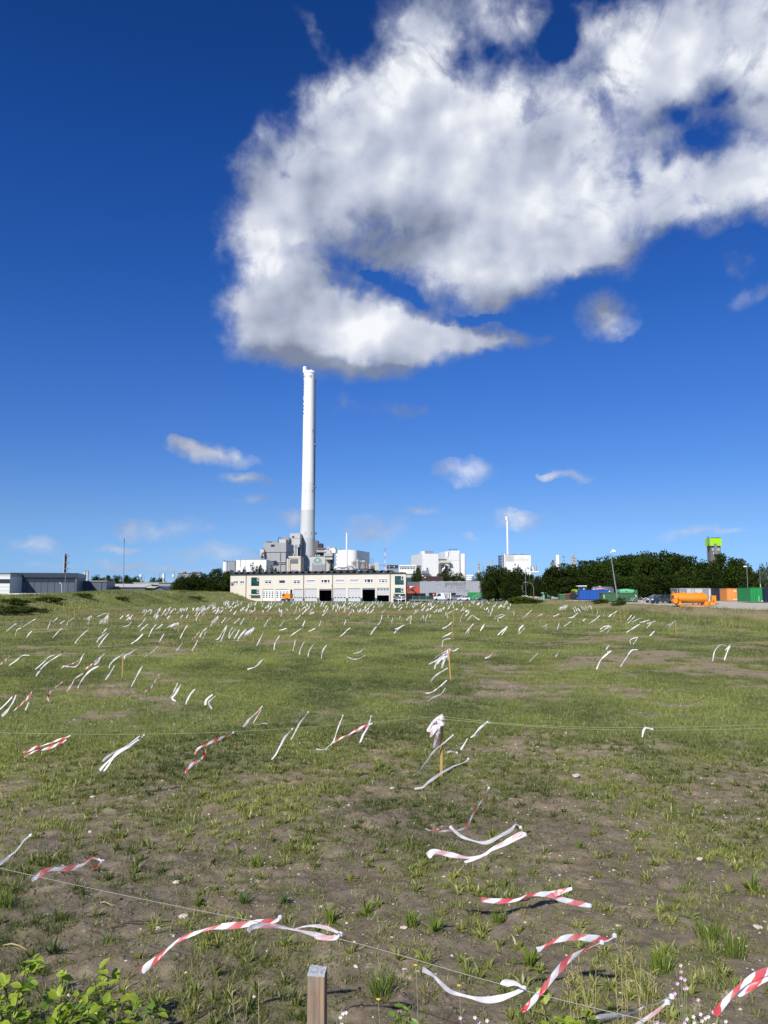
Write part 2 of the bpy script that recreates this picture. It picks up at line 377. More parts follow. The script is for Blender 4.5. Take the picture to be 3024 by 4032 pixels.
W = dict(
    white=mat('white_cladding', (.78, .78, .77), .5, var=.05, scale=.15, streak=.06),
    white2=mat('white_paint', (.8, .8, .8), .45, var=.05, scale=.3, streak=.05),
    cream=mat('cream_render', (.66, .615, .52), .85, var=.05, scale=.25, streak=.05),
    creamd=mat('cream_panel', (.60, .55, .46), .8, var=.08, scale=.4, streak=.08),
    grey=mat('grey_cladding', (.36, .37, .385), .55, var=.07, scale=.12, streak=.12, corr=.5),
    greyd=mat('dark_grey_cladding', (.13, .135, .15), .6, var=.1, scale=.2),
    greym=mat('mid_grey_cladding', (.26, .27, .285), .6, var=.09, scale=.2, streak=.1),
    greyt=mat('dark_tower_concrete', (.15, .145, .14), .85, var=.1, scale=.3, streak=.15),
    greyl=mat('light_grey_concrete', (.50, .50, .48), .8, var=.07, scale=.2, streak=.12),
    hall=mat('grey_hall_cladding', (.34, .355, .385), .6, var=.06, scale=.2, streak=.08, corr=.6),
    hallb=mat('blue_grey_panel', (.105, .125, .165), .5, var=.1, scale=.3, streak=.1),
    hallt=mat('dark_fascia', (.045, .06, .085), .4, var=.1, scale=.3),
    roofd=mat('dark_roof', (.045, .045, .05), .8, var=.2, scale=.5),
    glass=mat('dark_glass', (.02, .026, .03), .08, var=.1, scale=1, spec=.8),
    glassg=mat('green_glass', (.012, .05, .045), .1, var=.2, scale=.6, spec=.8),
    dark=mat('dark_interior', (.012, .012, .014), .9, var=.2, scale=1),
    blind=mat('roller_blind', (.47, .48, .49), .6, var=.05, scale=1),
    door=mat('door_panel', (.56, .565, .56), .55, var=.05, scale=.4, streak=.06),
    steel=mat('galvanised_steel', (.42, .43, .44), .38, .7, var=.15, scale=1.5),
    alu=mat('bright_aluminium', (.72, .70, .66), .35, .55, var=.12, scale=.8),
    beige=mat('beige_silo', (.46, .44, .40), .6, var=.08, scale=.3, streak=.14),
    rust=mat('rusty_red_brown', (.11, .045, .035), .8, var=.3, scale=1.2),
    brown=mat('brown_cladding', (.055, .03, .03), .8, var=.15, scale=.6),
    navy=mat('navy_paint', (.012, .02, .05), .5, var=.2, scale=.8, streak=.2),
    orange=mat('orange_enamel', (.80, .27, .015), .38, var=.06, scale=.7, coat=.3),
    orangew=mat('weathered_orange', (.74, .27, .07), .6, var=.14, scale=1.2, streak=.12),
    green=mat('green_container_paint', (.02, .26, .07), .45, var=.1, scale=1, streak=.15),
    greeno=mat('old_green_paint', (.045, .125, .05), .6, var=.15, scale=1.3, streak=.2),
    mint=mat('mint_green_paint', (.13, .50, .27), .55, var=.1, scale=1),
    blue=mat('blue_container_paint', (.015, .085, .36), .45, var=.1, scale=1, streak=.15),
    red=mat('red_paint', (.55, .05, .03), .5, var=.1, scale=.5),
    redl=mat('orange_red_banner', (.50, .075, .04), .6, var=.08, scale=.3),
    lime=mat('lime_green_cladding', (.33, .68, .01), .5, var=.05, scale=.2),
    limeh=mat('lime_green_enamel', (.35, .50, .03), .4, var=.05, scale=1),
    teal=mat('teal_print', (.13, .30, .31), .6, var=.05, scale=.5),
    tgreen=mat('dark_green_trim', (.03, .13, .10), .5, var=.1, scale=1),
    mesh=mat('dark_green_screen', (.02, .055, .045), .8, var=.2, scale=1.4),
    black=mat('black_rubber', (.02, .02, .022), .8, var=.2, scale=4),
    ink=mat('dark_print', (.03, .035, .05), .7, var=.05),
    inkg=mat('grey_print', (.11, .12, .15), .7, var=.05),
    inkb=mat('blue_print', (.06, .30, .55), .7, var=.05),
    lattice=mat('blue_steel_lattice', (.12, .17, .26), .6, var=.1),
    paint_dark=mat('dark_car_paint', (.012, .028, .03), .2, var=.05, scale=2, coat=1.0, spec=.6),
    paint_grey=mat('grey_car_paint', (.10, .11, .12), .22, .3, var=.05, scale=2, coat=1.0),
    paint_white=mat('white_car_paint', (.75, .76, .77), .25, var=.03, scale=2, coat=1.0),
    paint_silver=mat('silver_car_paint', (.35, .37, .39), .28, .5, var=.04, scale=2, coat=1.0),
    chrome=mat('polished_metal', (.75, .76, .78), .18, .9, var=.05),
    lampw=mat('white_lens', (.85, .86, .88), .15, var=.02),
    asphalt=mat('asphalt', (.20, .20, .195), .9, var=.15, scale=.8, bump=.01),
    gravel=mat('pale_gravel', (.50, .45, .36), .95, var=.2, scale=1.6, bump=.02),
    bark=mat('bark', (.06, .045, .035), .95, var=.3, scale=4, bump=.02),
    twig=mat('dry_stalk', (.42, .34, .16), .8, var=.2, scale=6),
    cord=mat('pale_green_cord', (.30, .36, .17), .7, var=.1, scale=3),
    cordw=mat('white_cord', (.34, .32, .29), .7, var=.1, scale=3),
    stake=mat('yellow_pine_stake', (.46, .29, .10), .75, var=.25, scale=4, streak=.2),
    stone=mat('pale_stone', (.58, .52, .43), .85, var=.3, scale=12),
)
# chimney: five coats of paint, each a shade greyer towards the ground
for i, c in enumerate([(.86, .865, .86), (.86, .865, .86), (.74, .755, .745), (.55, .575, .57), (.47, .505, .50), (.42, .455, .45)]):
    W['shaft%d' % i] = mat('chimney_coat', c, .6, var=.03, scale=.05, streak=.035)

# ------------------------------------------------------------------ the ground
def ground_material():
    m = bpy.data.materials.new('field_soil_and_turf'); m.use_nodes = True
    nt = m.node_tree; N = nt.nodes; L = nt.links; b = N['Principled BSDF']
    b.inputs['Roughness'].default_value = .95; b.inputs['Specular IOR Level'].default_value = .15
    tc = N.new('ShaderNodeTexCoord')
    def noise(s, d=6, r=.6, sc=None):
        n = N.new('ShaderNodeTexNoise'); n.inputs['Scale'].default_value = s; n.inputs['Detail'].default_value = d; n.inputs['Roughness'].default_value = r
        if sc:
            mp = N.new('ShaderNodeMapping'); mp.inputs['Scale'].default_value = sc; L.new(tc.outputs['Object'], mp.inputs[0]); L.new(mp.outputs[0], n.inputs['Vector'])
        else: L.new(tc.outputs['Object'], n.inputs['Vector'])
        return n.outputs['Fac']
    def ramp(v, stops):
        r = N.new('ShaderNodeValToRGB'); L.new(v, r.inputs[0]); e = r.color_ramp.elements
        e[0].position, e[0].color = stops[0][0], stops[0][1] + (1,)
        e[1].position, e[1].color = stops[-1][0], stops[-1][1] + (1,)
        for p, c in stops[1:-1]: q = e.new(p); q.color = c + (1,)
        return r.outputs[0]
    def mix(f, a, b_, mode='MIX'):
        n = N.new('ShaderNodeMix'); n.data_type = 'RGBA'; n.blend_type = mode
        if isinstance(f, float): n.inputs[0].default_value = f
        else: L.new(f, n.inputs[0])
        for i, v in ((6, a), (7, b_)):
            if isinstance(v, tuple): n.inputs[i].default_value = v + (1,)
            else: L.new(v, n.inputs[i])
        return n.outputs[2]
    def rng(v, a, b_, lo=0., hi=1.):
        n = N.new('ShaderNodeMapRange'); n.interpolation_type = 'SMOOTHSTEP'; L.new(v, n.inputs[0])
        for i, q in enumerate((a, b_, lo, hi)): n.inputs[1 + i].default_value = q
        return n.outputs[0]
    def mul(a, b_):
        n = N.new('ShaderNodeMath'); n.operation = 'MULTIPLY'; L.new(a, n.inputs[0])
        if isinstance(b_, float): n.inputs[1].default_value = b_
        else: L.new(b_, n.inputs[1])
        return n.outputs[0]
    n_a, n_b, n_c = noise(.55, 5), noise(3.0, 8, .7), noise(26, 5, .7)
    soil = ramp(n_b, [(.25, (.14, .108, .068)), (.5, (.265, .213, .138)), (.72, (.42, .345, .235))])
    soil = mix(rng(n_a, .50, .70), soil, ramp(n_b, [(.3, (.21, .155, .095)), (.7, (.39, .30, .195))]))
    nearby = N.new('ShaderNodeAttribute'); nearby.attribute_name = 'damp'
    soil = mix(mul(nearby.outputs['Fac'], rng(noise(.9, 6, .7), .36, .56, .35, 1.0)), soil, ramp(n_b, [(.25, (.092, .073, .052)), (.55, (.19, .155, .112)), (.75, (.31, .26, .19))]))
    pale = mul(rng(noise(1.3, 7, .75), .57, .66), rng(n_c, .38, .56))
    soil = mix(pale, soil, (.48, .39, .27))
    grit = rng(noise(42, 3, .6), .655, .70)
    soil = mix(mul(grit, .7), soil, (.58, .52, .42))
    grey = rng(noise(.8, 4, .6, (1, 1.6, 1)), .55, .68)
    soil = mix(mul(grey, .6), soil, (.185, .16, .125))
    cov = N.new('ShaderNodeAttribute'); cov.attribute_name = 'cover'
    red = N.new('ShaderNodeAttribute'); red.attribute_name = 'red'
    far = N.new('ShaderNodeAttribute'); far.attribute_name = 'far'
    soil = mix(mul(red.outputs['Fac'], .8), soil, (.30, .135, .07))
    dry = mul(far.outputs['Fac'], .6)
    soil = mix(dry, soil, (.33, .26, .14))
    turf = ramp(noise(.35, 9, .75), [(.3, (.11, .155, .035)), (.55, (.19, .235, .06)), (.75, (.31, .31, .12))])
    turf = mix(rng(noise(9, 6, .75), .35, .7), mix(.45, turf, (.045, .075, .018)), turf)
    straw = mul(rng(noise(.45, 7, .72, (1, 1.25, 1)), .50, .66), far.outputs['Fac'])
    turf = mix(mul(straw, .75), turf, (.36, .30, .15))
    f = mul(cov.outputs['Fac'], rng(noise(5, 5, .7), .30, .52))
    col = mix(f, soil, turf)
    L.new(col, b.inputs['Base Color'])
    bp = N.new('ShaderNodeBump'); bp.inputs['Strength'].default_value = .9; bp.inputs['Distance'].default_value = .045
    ad = N.new('ShaderNodeMath'); ad.operation = 'MULTIPLY_ADD'; L.new(n_c, ad.inputs[0]); ad.inputs[1].default_value = .35; L.new(n_b, ad.inputs[2])
    L.new(ad.outputs[0], bp.inputs['Height']); L.new(bp.outputs[0], b.inputs['Normal'])
    return m

def build_ground():
    r = np.concatenate([np.linspace(.6, 3.4, 10), np.geomspace(3.5, 16, 330), np.geomspace(16.3, 260, 330), np.geomspace(270, 12000, 30)])
    front = np.radians(np.linspace(-42, 42, 430))
    back = np.radians(np.linspace(42, 318, 40)[1:-1])
    th = np.concatenate([front, back]); n = len(th)
    rr, tt = np.meshgrid(r, th, indexing='ij')
    x = rr * np.sin(tt); y = rr * np.cos(tt)
    z = ground_z(x, y) - np.maximum(rr - 600, 0) * 0.0
    v = np.stack([x, y, z], -1).reshape(-1, 3)
    i, k = np.meshgrid(np.arange(len(r) - 1), np.arange(n), indexing='ij')
    a = i * n + k; b = i * n + (k + 1) % n; c = (i + 1) * n + (k + 1) % n; d = (i + 1) * n + k
    f = np.stack([a, d, c, b], -1).reshape(-1, 4)
    X, Y = v[:, 0], v[:, 1]
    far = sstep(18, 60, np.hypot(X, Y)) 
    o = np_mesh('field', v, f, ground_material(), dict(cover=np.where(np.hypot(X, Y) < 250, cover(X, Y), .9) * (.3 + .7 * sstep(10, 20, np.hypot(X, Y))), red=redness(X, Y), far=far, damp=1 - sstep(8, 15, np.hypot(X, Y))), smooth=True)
    # centre cap
    o['kind'] = 'structure'
    return o
build_ground()

def sheet(name, x0, x1, y0, y1, z, m, nx=20, ny=60, jag=1.0):
    xs = np.linspace(x0, x1, nx); ys = np.linspace(y0, y1, ny)
    X, Y = np.meshgrid(xs, ys)
    X[:, 0] += (fbm(ys / 2.5, ys * 0 + 1, 4, 3) - .5) * 2.4 * jag
    Z = np.full_like(X, z)
    v = np.stack([X, Y, Z], -1).reshape(-1, 3)
    i, k = np.meshgrid(np.arange(ny - 1), np.arange(nx - 1), indexing='ij'); a = i * nx + k
    o = np_mesh(name, v, np.stack([a, a + 1, a + nx + 1, a + nx], -1).reshape(-1, 4), m); o['kind'] = 'structure'; return o
sheet('gravel_lot', 41.6, 150, 62, 330, .812, W['gravel'], 16, 300)
sheet('yard_pavement', -32, 40, 206, 330, .03, W['asphalt'], 10, 10, 0)

# ------------------------------------------------------------------ buildings
class Thing:
    """an Empty on the ground whose local X runs along a front wall, local Y into its depth"""
    def __init__(s, name, label, cat, px, Y, yaw=0.0, group=None, z=None):
        p = at(px, 2300, Y); z = gz(p.x, p.y) if z is None else z
        s.e = empty(name, (p.x, p.y, z), math.radians(yaw), label, cat, group)
        s.M = (Matrix.Translation((p.x, p.y, z)) @ Matrix.Rotation(math.radians(yaw), 4, 'Z')).inverted()
        s.o = s.M @ Vector((0, 0, EYE)); s.R = s.M.to_3x3()
    def l(s, px, py, y=0.0):
        d = s.R @ ray(px, py); t = (y - s.o.y) / d.y; p = s.o + d * t
        return p.x, p.z
    def rect(s, px0, py0, px1, py1, y=0.0):
        x0, z1 = s.l(px0, py0, y); x1, _ = s.l(px1, py0, y)
        z0 = 0.0 if py1 is None else s.l(px0, py1, y)[1]
        return x0, z0, x1, z1
    def box(s, name, px0, py0, px1, py1, m, y0=0.0, y1=1.0, par=None, at_y=None, **k):
        x0, z0, x1, z1 = s.rect(px0, py0, px1, py1, y0 if at_y is None else at_y)
        return MB().box(x0, y0, z0, x1, y1, z1).build(name, W[m], par or s.e, **k)
    def cyl(s, name, pxc, py0, py1, halfpx, m, y=0.0, n=20, par=None, r1=None, dome=0.0):
        x0, z1 = s.l(pxc, py0, y); xr, _ = s.l(pxc + halfpx, py0, y); z0 = 0.0 if py1 is None else s.l(pxc, py1, y)[1]
        r = xr - x0
        prof = [(r, z0), (r, z1)]
        if r1: prof = [(r, z0), (r1 * r, z1)]
        if dome: prof += [(r * .8, z1 + dome * .6), (r * .3, z1 + dome)]
        o = MB().lathe(prof, n, (x0, y)).build(name, W[m], par or s.e, smooth=False)
        for p in o.data.polygons: p.use_smooth = len(p.vertices) == 4
        return o
    def pipe(s, name, pts, halfpx, m, y=0.0, par=None, n=10):
        P = [s.l(q[0], q[1], q[2] if len(q) > 2 else y) + ((q[2] if len(q) > 2 else y),) for q in pts]
        P = [(a, c, b) for a, b, c in P]
        r = abs(s.l(pts[0][0] + halfpx, pts[0][1], y)[0] - s.l(pts[0][0], pts[0][1], y)[0])
        return MB().tube(P, r, n).build(name, W[m], par or s.e, smooth=True)

def holed_wall(w, h, holes, t=.35):
    xs = sorted({0, w, *[v for q in holes for v in (q[0], q[2])]}); zs = sorted({0, h, *[v for q in holes for v in (q[1], q[3])]})
    mb = MB()
    for x0, x1 in zip(xs, xs[1:]):
        for z0, z1 in zip(zs, zs[1:]):
            cx, cz = (x0 + x1) / 2, (z0 + z1) / 2
            if x1 - x0 < 1e-4 or z1 - z0 < 1e-4: continue
            if not any(a < cx < c and b < cz < d for a, b, c, d in holes): mb.box(x0, 0, z0, x1, t, z1)
    return mb

def text_mesh(name, txt, size, m, parent, loc, thick=.02, center=False, wrap=None, font_scale=1.0, rot=None):
    cu = bpy.data.curves.new(name, 'FONT'); cu.body = txt; cu.size = size; cu.extrude = thick; cu.resolution_u = 3
    cu.space_character = font_scale
    if center: cu.align_x = 'CENTER'
    t = bpy.data.objects.new(name, cu); COL.objects.link(t)
    bpy.context.view_layer.update()
    me = bpy.data.meshes.new_from_object(t.evaluated_get(bpy.context.evaluated_depsgraph_get()))
    bpy.data.objects.remove(t)
    if wrap:
        import bmesh
        bm = bmesh.new(); bm.from_mesh(me)
        for _ in range(2):
            bmesh.ops.triangulate(bm, faces=bm.faces[:])
            es = [e for e in bm.edges if e.calc_length() > size * .22]
            bmesh.ops.subdivide_edges(bm, edges=es, cuts=1)
        bm.to_mesh(me); bm.free()
    o = bpy.data.objects.new(name, me); COL.objects.link(o); me.materials.clear(); me.materials.append(m); o.parent = parent
    for v in me.vertices: v.co = wrap(v.co) if wrap else Vector((v.co.x, -v.co.z, v.co.y))
    if not wrap: o.location = loc
    return o

# --- the long cream garage and workshop building
GA = at(907, 2300, 240); GB = at(1598, 2300, 218)
gyaw = math.degrees(math.atan2(GB.y - GA.y, GB.x - GA.x))
G = Thing('garage_building', 'long cream two storey workshop with a row of roller doors and solar roof', 'building', 907, 240, gyaw)
GW = G.l(1598, 2300)[0]; GH = 7.95
holes = []
def hole(px0, py0, px1, py1, to_floor=False):
    x0, z0, x1, z1 = G.rect(px0, py0, px1, None if to_floor else py1)
    r = G.rect(px0, py0, px1, py1 if not to_floor else 2360)
    q = (x0, 0.0 if to_floor else r[1], x1, r[3]); holes.append(q); return q
small_w = [hole(921, 2288, 935.6, 2299), hole(945.7, 2288, 960, 2299)]
stairs_w = [hole(989, 2273.6, 1021, 2307.8), hole(989, 2320.4, 1021, 2340), hole(1554.5, 2268, 1590, 2303), hole(1554.5, 2315, 1590, 2334.5)]
upper = [('half', hole(1043, 2285, 1067.5, 2298)), ('dark', hole(1098, 2285, 1122.5, 2297)), ('half', hole(1156, 2284.5, 1180.5, 2297.5)), ('blind', hole(1207.5, 2284, 1240, 2297)),
         ('three', hole(1265, 2283, 1297.5, 2295)), ('blind', hole(1321, 2282.5, 1354.5, 2295)), ('blind', hole(1378, 2282, 1411, 2294)), ('three', hole(1435.5, 2281, 1467.6, 2294)), ('threehalf', hole(1492, 2280.5, 1524, 2293.5))]
doors = [('windows', hole(1033, 2321, 1078, 0, True)), ('windows', hole(1086, 2321, 1136, 0, True)), ('low', hole(1157, 2320, 1192, 0, True)), ('low', hole(1199.6, 2319, 1248, 0, True)),
         ('open', hole(1257, 2320, 1306, 0, True)), ('lowdoor', hole(1314, 2318.5, 1362.5, 0, True)), ('low', hole(1371, 2318, 1420, 0, True)), ('open', hole(1426.6, 2317, 1477, 0, True)), ('raised', hole(1484, 2316, 1532, 0, True))]
strip_w = hole(1143, 2321, 1151, 0, True); entry = hole(1556, 2340, 1590, 0, True)
holed_wall(GW, GH, holes).build('front_wall', W['cream'], G.e)
D_ = 16
SK = -.349 / .937                      # the side walls run square to the yard road, not to the skewed front
def skew(x, y): return (x + SK * y, y)
MB().prism([skew(0, .353), skew(.35, .353), skew(.35, D_), skew(0, D_)], 0, GH, 'z').prism([skew(GW - .35, .353), skew(GW, .353), skew(GW, D_), skew(GW - .35, D_)], 0, GH, 'z').prism([skew(.351, D_ - .35), skew(GW - .351, D_ - .35), skew(GW - .351, D_), skew(.351, D_)], 0, GH, 'z').build('rear_walls', W['cream'], G.e)
MB().box(.4, 5, 0, GW - 2.6, 5.2, GH - .2).build('inner_wall', W['dark'], G.e)
MB().box(.36, .36, 3.95, GW - 2.6, 4.98, 4.1).build('upper_floor', W['dark'], G.e)
MB().box(.36, .36, .035, GW - 2.6, 4.98, .06).build('workshop_floor', W['dark'], G.e)
MB().prism([skew(-.35, -.3), skew(GW + .1, -.3), skew(GW + .1, D_ + .2), skew(-.35, D_ + .2)], GH, GH + .32, 'z').build('roof', W['roofd'], G.e)
for px in (969.3, 1196, 1310, 1536.8):
    x = G.l(px, 2300)[0]; MB().cyl((x, -.12, 0), (x, -.12, GH), .1, n=8).build('downpipe', W['greyd'], G.e)
for px in (1423, 1480):
    x = G.l(px, 2300)[0]; MB().box(x - .02, -.012, 3.7, x + .02, -.001, GH).build('wall_joint', W['creamd'], G.e)
def window(q, kind):
    x0, z0, x1, z1 = q; w = x1 - x0; h = z1 - z0
    fr = MB(); t = .09
    fr.box(x0, .1, z0, x1, .2, z0 + t).box(x0, .1, z1 - t, x1, .2, z1).box(x0, .1, z0 + t, x0 + t, .2, z1 - t).box(x1 - t, .1, z0 + t, x1, .2, z1 - t)
    nm = {'two': 1, 'three': 2, 'threehalf': 2, 'half': 1}.get(kind, 0)
    f = None
    for i in range(nm):
        c = x0 + w * (i + 1) / (nm + 1) if nm == 1 else x0 + w * (.27 if i == 0 else .73)
        fr.box(c - .12, .1, z0 + t, c + .12, .2, z1 - t)
    f = fr.build('window', W['white2'], G.e)
    MB().box(x0 + t, .21, z0 + t, x1 - t, .23, z1 - t).build('pane', W['blind' if kind == 'blind' else 'glass'], f)
    MB().box(x0 - .08, -.1, z0 - .1, x1 + .08, .09, z0 - .003).build('sill', W['white2'], f)
    if kind in ('half', 'threehalf', 'blind'):
        zb = z0 + h * (.55 if kind == 'half' else .45 if kind == 'threehalf' else .02)
        MB().box(x0 + t, .205 - .03, zb, x1 - t, .208, z1 - t).build('blind', W['blind'], f)
    if kind != 'dark': MB().box(x0 - .03, -.07, z1 + .003, x1 + .03, .09, z1 + .2).build('shutter_box', W['white2'], f)
for q in small_w: window(q, 'two')
for k, q in upper: window(q, k)
for q in stairs_w:
    x0, z0, x1, z1 = q
    f = MB().box(x0, .1, z0, x0 + .12, .2, z1).box(x1 - .12, .1, z0, x1, .2, z1).box(x0 + .12, .1, z1 - .12, x1 - .12, .2, z1).box(x0 + .12, .1, z0, x1 - .12, .2, z0 + .12).build('stair_window', W['tgreen'], G.e)
    MB().box(x0 + .12, .21, z0 + .12, x1 - .12, .23, z1 - .12).build('pane', W['glassg'], f)
    MB().prism([(x0 + .2, z0 + (z1 - z0) * .75), (x0 + .2, z0 + (z1 - z0) * .68), (x1 - .5, z0 + .5), (x1 - .3, z0 + .6)], .183, .205).build('stair_flight', W['tgreen'], f)
    c = x1 - .62
    MB().box(c - .22, .05, z1 - 1.15, c + .5, .18, z1 - 1.03).box(c - .22, .05, z1 - .14, c + .5, .18, z1 - .02).box(c - .22, .05, z1 - 1.03, c - .1, .18, z1 - .14).box(c + .38, .05, z1 - 1.03, c + .5, .18, z1 - .14).build('casement', W['white2'], f)
for q in (stairs_w[1], stairs_w[3]):
    MB().box(q[0] - .1, -1.0, q[1] - .45, q[2] + .4, 0, q[1] - .25).build('canopy', W['tgreen'], G.e)
x0, z0, x1, z1 = entry
MB().box(x0, .2, 0, x1, .26, z1).build('entrance_glazing', W['glass'], G.e)
for i in range(4):
    xx = x0 + (x1 - x0) * i / 3; MB().box(xx - .06, .1, 0, xx + .06, .197, z1).build('entrance_mullion', W['white2' if i in (1, 2) else 'greyd'], G.e)
MB().box(x0 + 1.05, .05, 1.3, x0 + 1.45, .09, 1.8).build('door_notice', W['white2'], G.e)
MB().box(x0 + .7, .06, .55, x1 - .5, .097, .68).build('push_bar', W['white2'], G.e)
x0, z0, x1, z1 = strip_w
f = MB().box(x0, .1, 0, x1, .2, .8).build('strip_window', W['white2'], G.e)
for i in range(3): MB().box(x0 + .08, .15, .85 + i * 1.02, x1 - .08, .2, 1.75 + i * 1.02).build('pane', W['glass'], f)
for kind, (x0, z0, x1, z1) in doors:
    w = x1 - x0
    lint = MB().box(x0 + .01, -.035, z1 + .003, x1 - .01, .0, z1 + .12).build('lintel', W['greym'], G.e)
    if kind == 'open':
        MB().box(x0, .1, z1 - .3, x1, .3, z1).build('rolled_door', W['greym'], G.e); continue
    zb = 0.06 if kind != 'raised' else z1 * .47
    n = 9
    leaf = MB().box(x0 + .04, .16, zb, x1 - .04, .2, z1 - .02).build('roller_door', W['white2' if kind == 'windows' else 'door'], G.e)
    for i in range(n):
        za = zb + (z1 - zb) * i / n; zc = zb + (z1 - zb) * (i + 1) / n
        MB().box(x0 + .05, .12, za + .015, x1 - .05, .158, zc - .015).build('slat', W['white2' if kind == 'windows' else 'door'], leaf)
    rows = {'windows': [.32, .47, .63, .78], 'low': [.3], 'lowdoor': [.3], 'raised': [.78]}[kind]
    for rr in rows:
        for i in range(4):
            cx = x0 + w * (i + .5) / 4; cz = zb + (z1 - zb) * rr
            MB().box(cx - w * .068, .09, cz - .14, cx + w * .068, .118, cz + .14).build('door_window', W['glass'], leaf)
    if kind == 'lowdoor':
        a = x0 + w * .28
        MB().box(a, .1, .1, a + .05, .117, 2.1).box(a + .95, .1, .1, a + 1.0, .117, 2.1).box(a, .1, 2.1, a + 1.0, .117, 2.15).build('wicket_door', W['greym'], leaf)
for a, b in zip(doors[2:], doors[3:]):
    xm = (a[1][2] + b[1][0]) / 2
    MB().box(xm - .28, -.07, 0, xm + .28, -.002, 1.05).build('pillar_foot', W['tgreen'], G.e)
u = MB().box(*[*(lambda q: (q[0], -.55, q[1]))(G.rect(910, 2292, 920, 2301)), *(lambda q: (q[2], -.02, q[3]))(G.rect(910, 2292, 920, 2301))]).build('air_conditioner', W['greym'], G.e)
for i in range(25):           # east-west tents of solar panels
    x = 1.6 + i * 2.12
    if x > GW - 1.5: break
    for k, (a, b, za, zb_) in enumerate(((x - .98, x - .02, GH + .36, GH + 1.0), (x + .02, x + .85, GH + 1.0, GH + .40))):
        MB().prism([(a, za), (b, zb_), (b, zb_ + .05), (a, za + .05)], .8, 4).build('solar_panel', W['hallt'], G.e)
MB().cyl((G.l(1007, 2250)[0], 4, GH + .3), (G.l(1007, 2250)[0], 4, GH + 1.6), .45, n=10).build('roof_vent', W['greyd'], G.e)

# --- the great white chimney
C = Thing('power_station_chimney', 'very tall tapered white concrete chimney turning grey towards its foot', 'chimney', 1209, 430)
prof = [(1463, 21.3), (1560, 21.8), (1680, 22.3), (1795, 23), (1901, 24.2), (2009, 26.6), (2060, 27.8), (2120, 29.3), (2170, 31.2), (2228, 33.5), (2290, 36.5)]
pts = []
for py, hp in prof:
    x, z = C.l(1209, py); xr, _ = C.l(1209 + hp, py); pts.append((xr - x, z))
pts.append((pts[-1][0] * 1.06, 0))
pts.reverse()
rad = lambda z: float(np.interp(z, [p[1] for p in pts], [p[0] for p in pts]))
zc = [C.l(1209, v)[1] for v in (2330, 2228, 2120, 2009, 1901, 1795, 1463)]; zc[0] = 0
for i in range(6):
    zs = np.linspace(zc[i], zc[i + 1], 8)
    o = MB().lathe([(rad(z), z) for z in zs], 96).build('shaft_section', W['shaft%d' % (5 - i)], C.e)
    for p in o.data.polygons: p.use_smooth = len(p.vertices) == 4
ztop = zc[-1]
MB().lathe([(rad(ztop) + .18, ztop - 1.2), (rad(ztop) + .18, ztop), (rad(ztop) - .6, ztop + .02), (rad(ztop) - 1, ztop - .02)], 48).build('rim', W['shaft0'], C.e, smooth=True)
x_, z_ = C.l(1200.5, 1445)
o = MB().lathe([(1.05, ztop - 1), (1.05, z_ - .5), (.85, z_), (.3, z_ + .1)], 20, (x_, -.6)).build('flue_pipe', W['white2'], C.e, smooth=True)
MB().lathe([(.5, ztop), (.5, ztop + .8), (.3, ztop + 1)], 12, (C.l(1226, 1463)[0], -.5)).build('warning_light', W['white2'], C.e)
def slit(ang, z, w=.35, h=2.4):
    r = rad(z) + .03; a = math.radians(ang)
    c = Vector((math.sin(a) * r, -math.cos(a) * r, z)); t = Vector((math.cos(a), math.sin(a), 0)); n_ = Vector((math.sin(a), -math.cos(a), 0))
    vs_ = [c + t * sx * w / 2 + n_ * sy * .04 + Vector((0, 0, sz * h / 2)) for sz in (-1, 1) for sx, sy in ((-1, 1), (1, 1), (1, -1), (-1, -1))]
    MB().add(vs_, [(0, 1, 5, 4), (1, 2, 6, 5), (2, 3, 7, 6), (3, 0, 4, 7), (4, 5, 6, 7), (3, 2, 1, 0)]).build('vent_slit', W['greym'], C.e)
z5 = C.l(1209, 1487)[1]
for a in (-68, -52, -38, 4, 17, 30, 62): slit(a, z5, .32, 1.5)
for py, aa in ((1699, (-12, 48)), (1936, (-14, 46)), (2102, (-12, 38)), (2203, (-40, -14, 8, 40, 62))):
    for a in aa: slit(a, C.l(1209, py)[1], .3, 1.8)
MB().box(-.3, -.25, 20, .3, .25, ztop - 4).build('ladder', W['greyd'], C.e).location = (rad(60) * .985 + .1, .8, 0)
for py in (1750, 1916, 2100):
    z = C.l(1209, py)[1]; MB().box(rad(z) - .3, -1, z - .6, rad(z) + 1.0, 1, z + .5).build('platform', W['greyd'], C.e)
def wrapper(z0, base_ang, size):
    def w(co):                       # text runs upwards, its baseline to the right
        z = z0 + co.x; r = rad(z) + .07 + co.z; a = math.radians(base_ang) - co.y / r
        return Vector((math.sin(a) * r, -math.cos(a) * r, z))
    return w
zA, zB = C.l(1209, 1634)[1], C.l(1209, 1575)[1]
text_mesh('lettering', 'MVV', (zB - zA) / 2.0, W['ink'], C.e, None, .01, wrap=wrapper(zA, -50, 6), font_scale=1.05)
zA, zB = C.l(1209, 1561)[1], C.l(1209, 1498)[1]
text_mesh('lettering', 'umwelt', (zB - zA) / 3.3, W['inkg'], C.e, None, .01, wrap=wrapper(zA, -51, 6), font_scale=1.08)

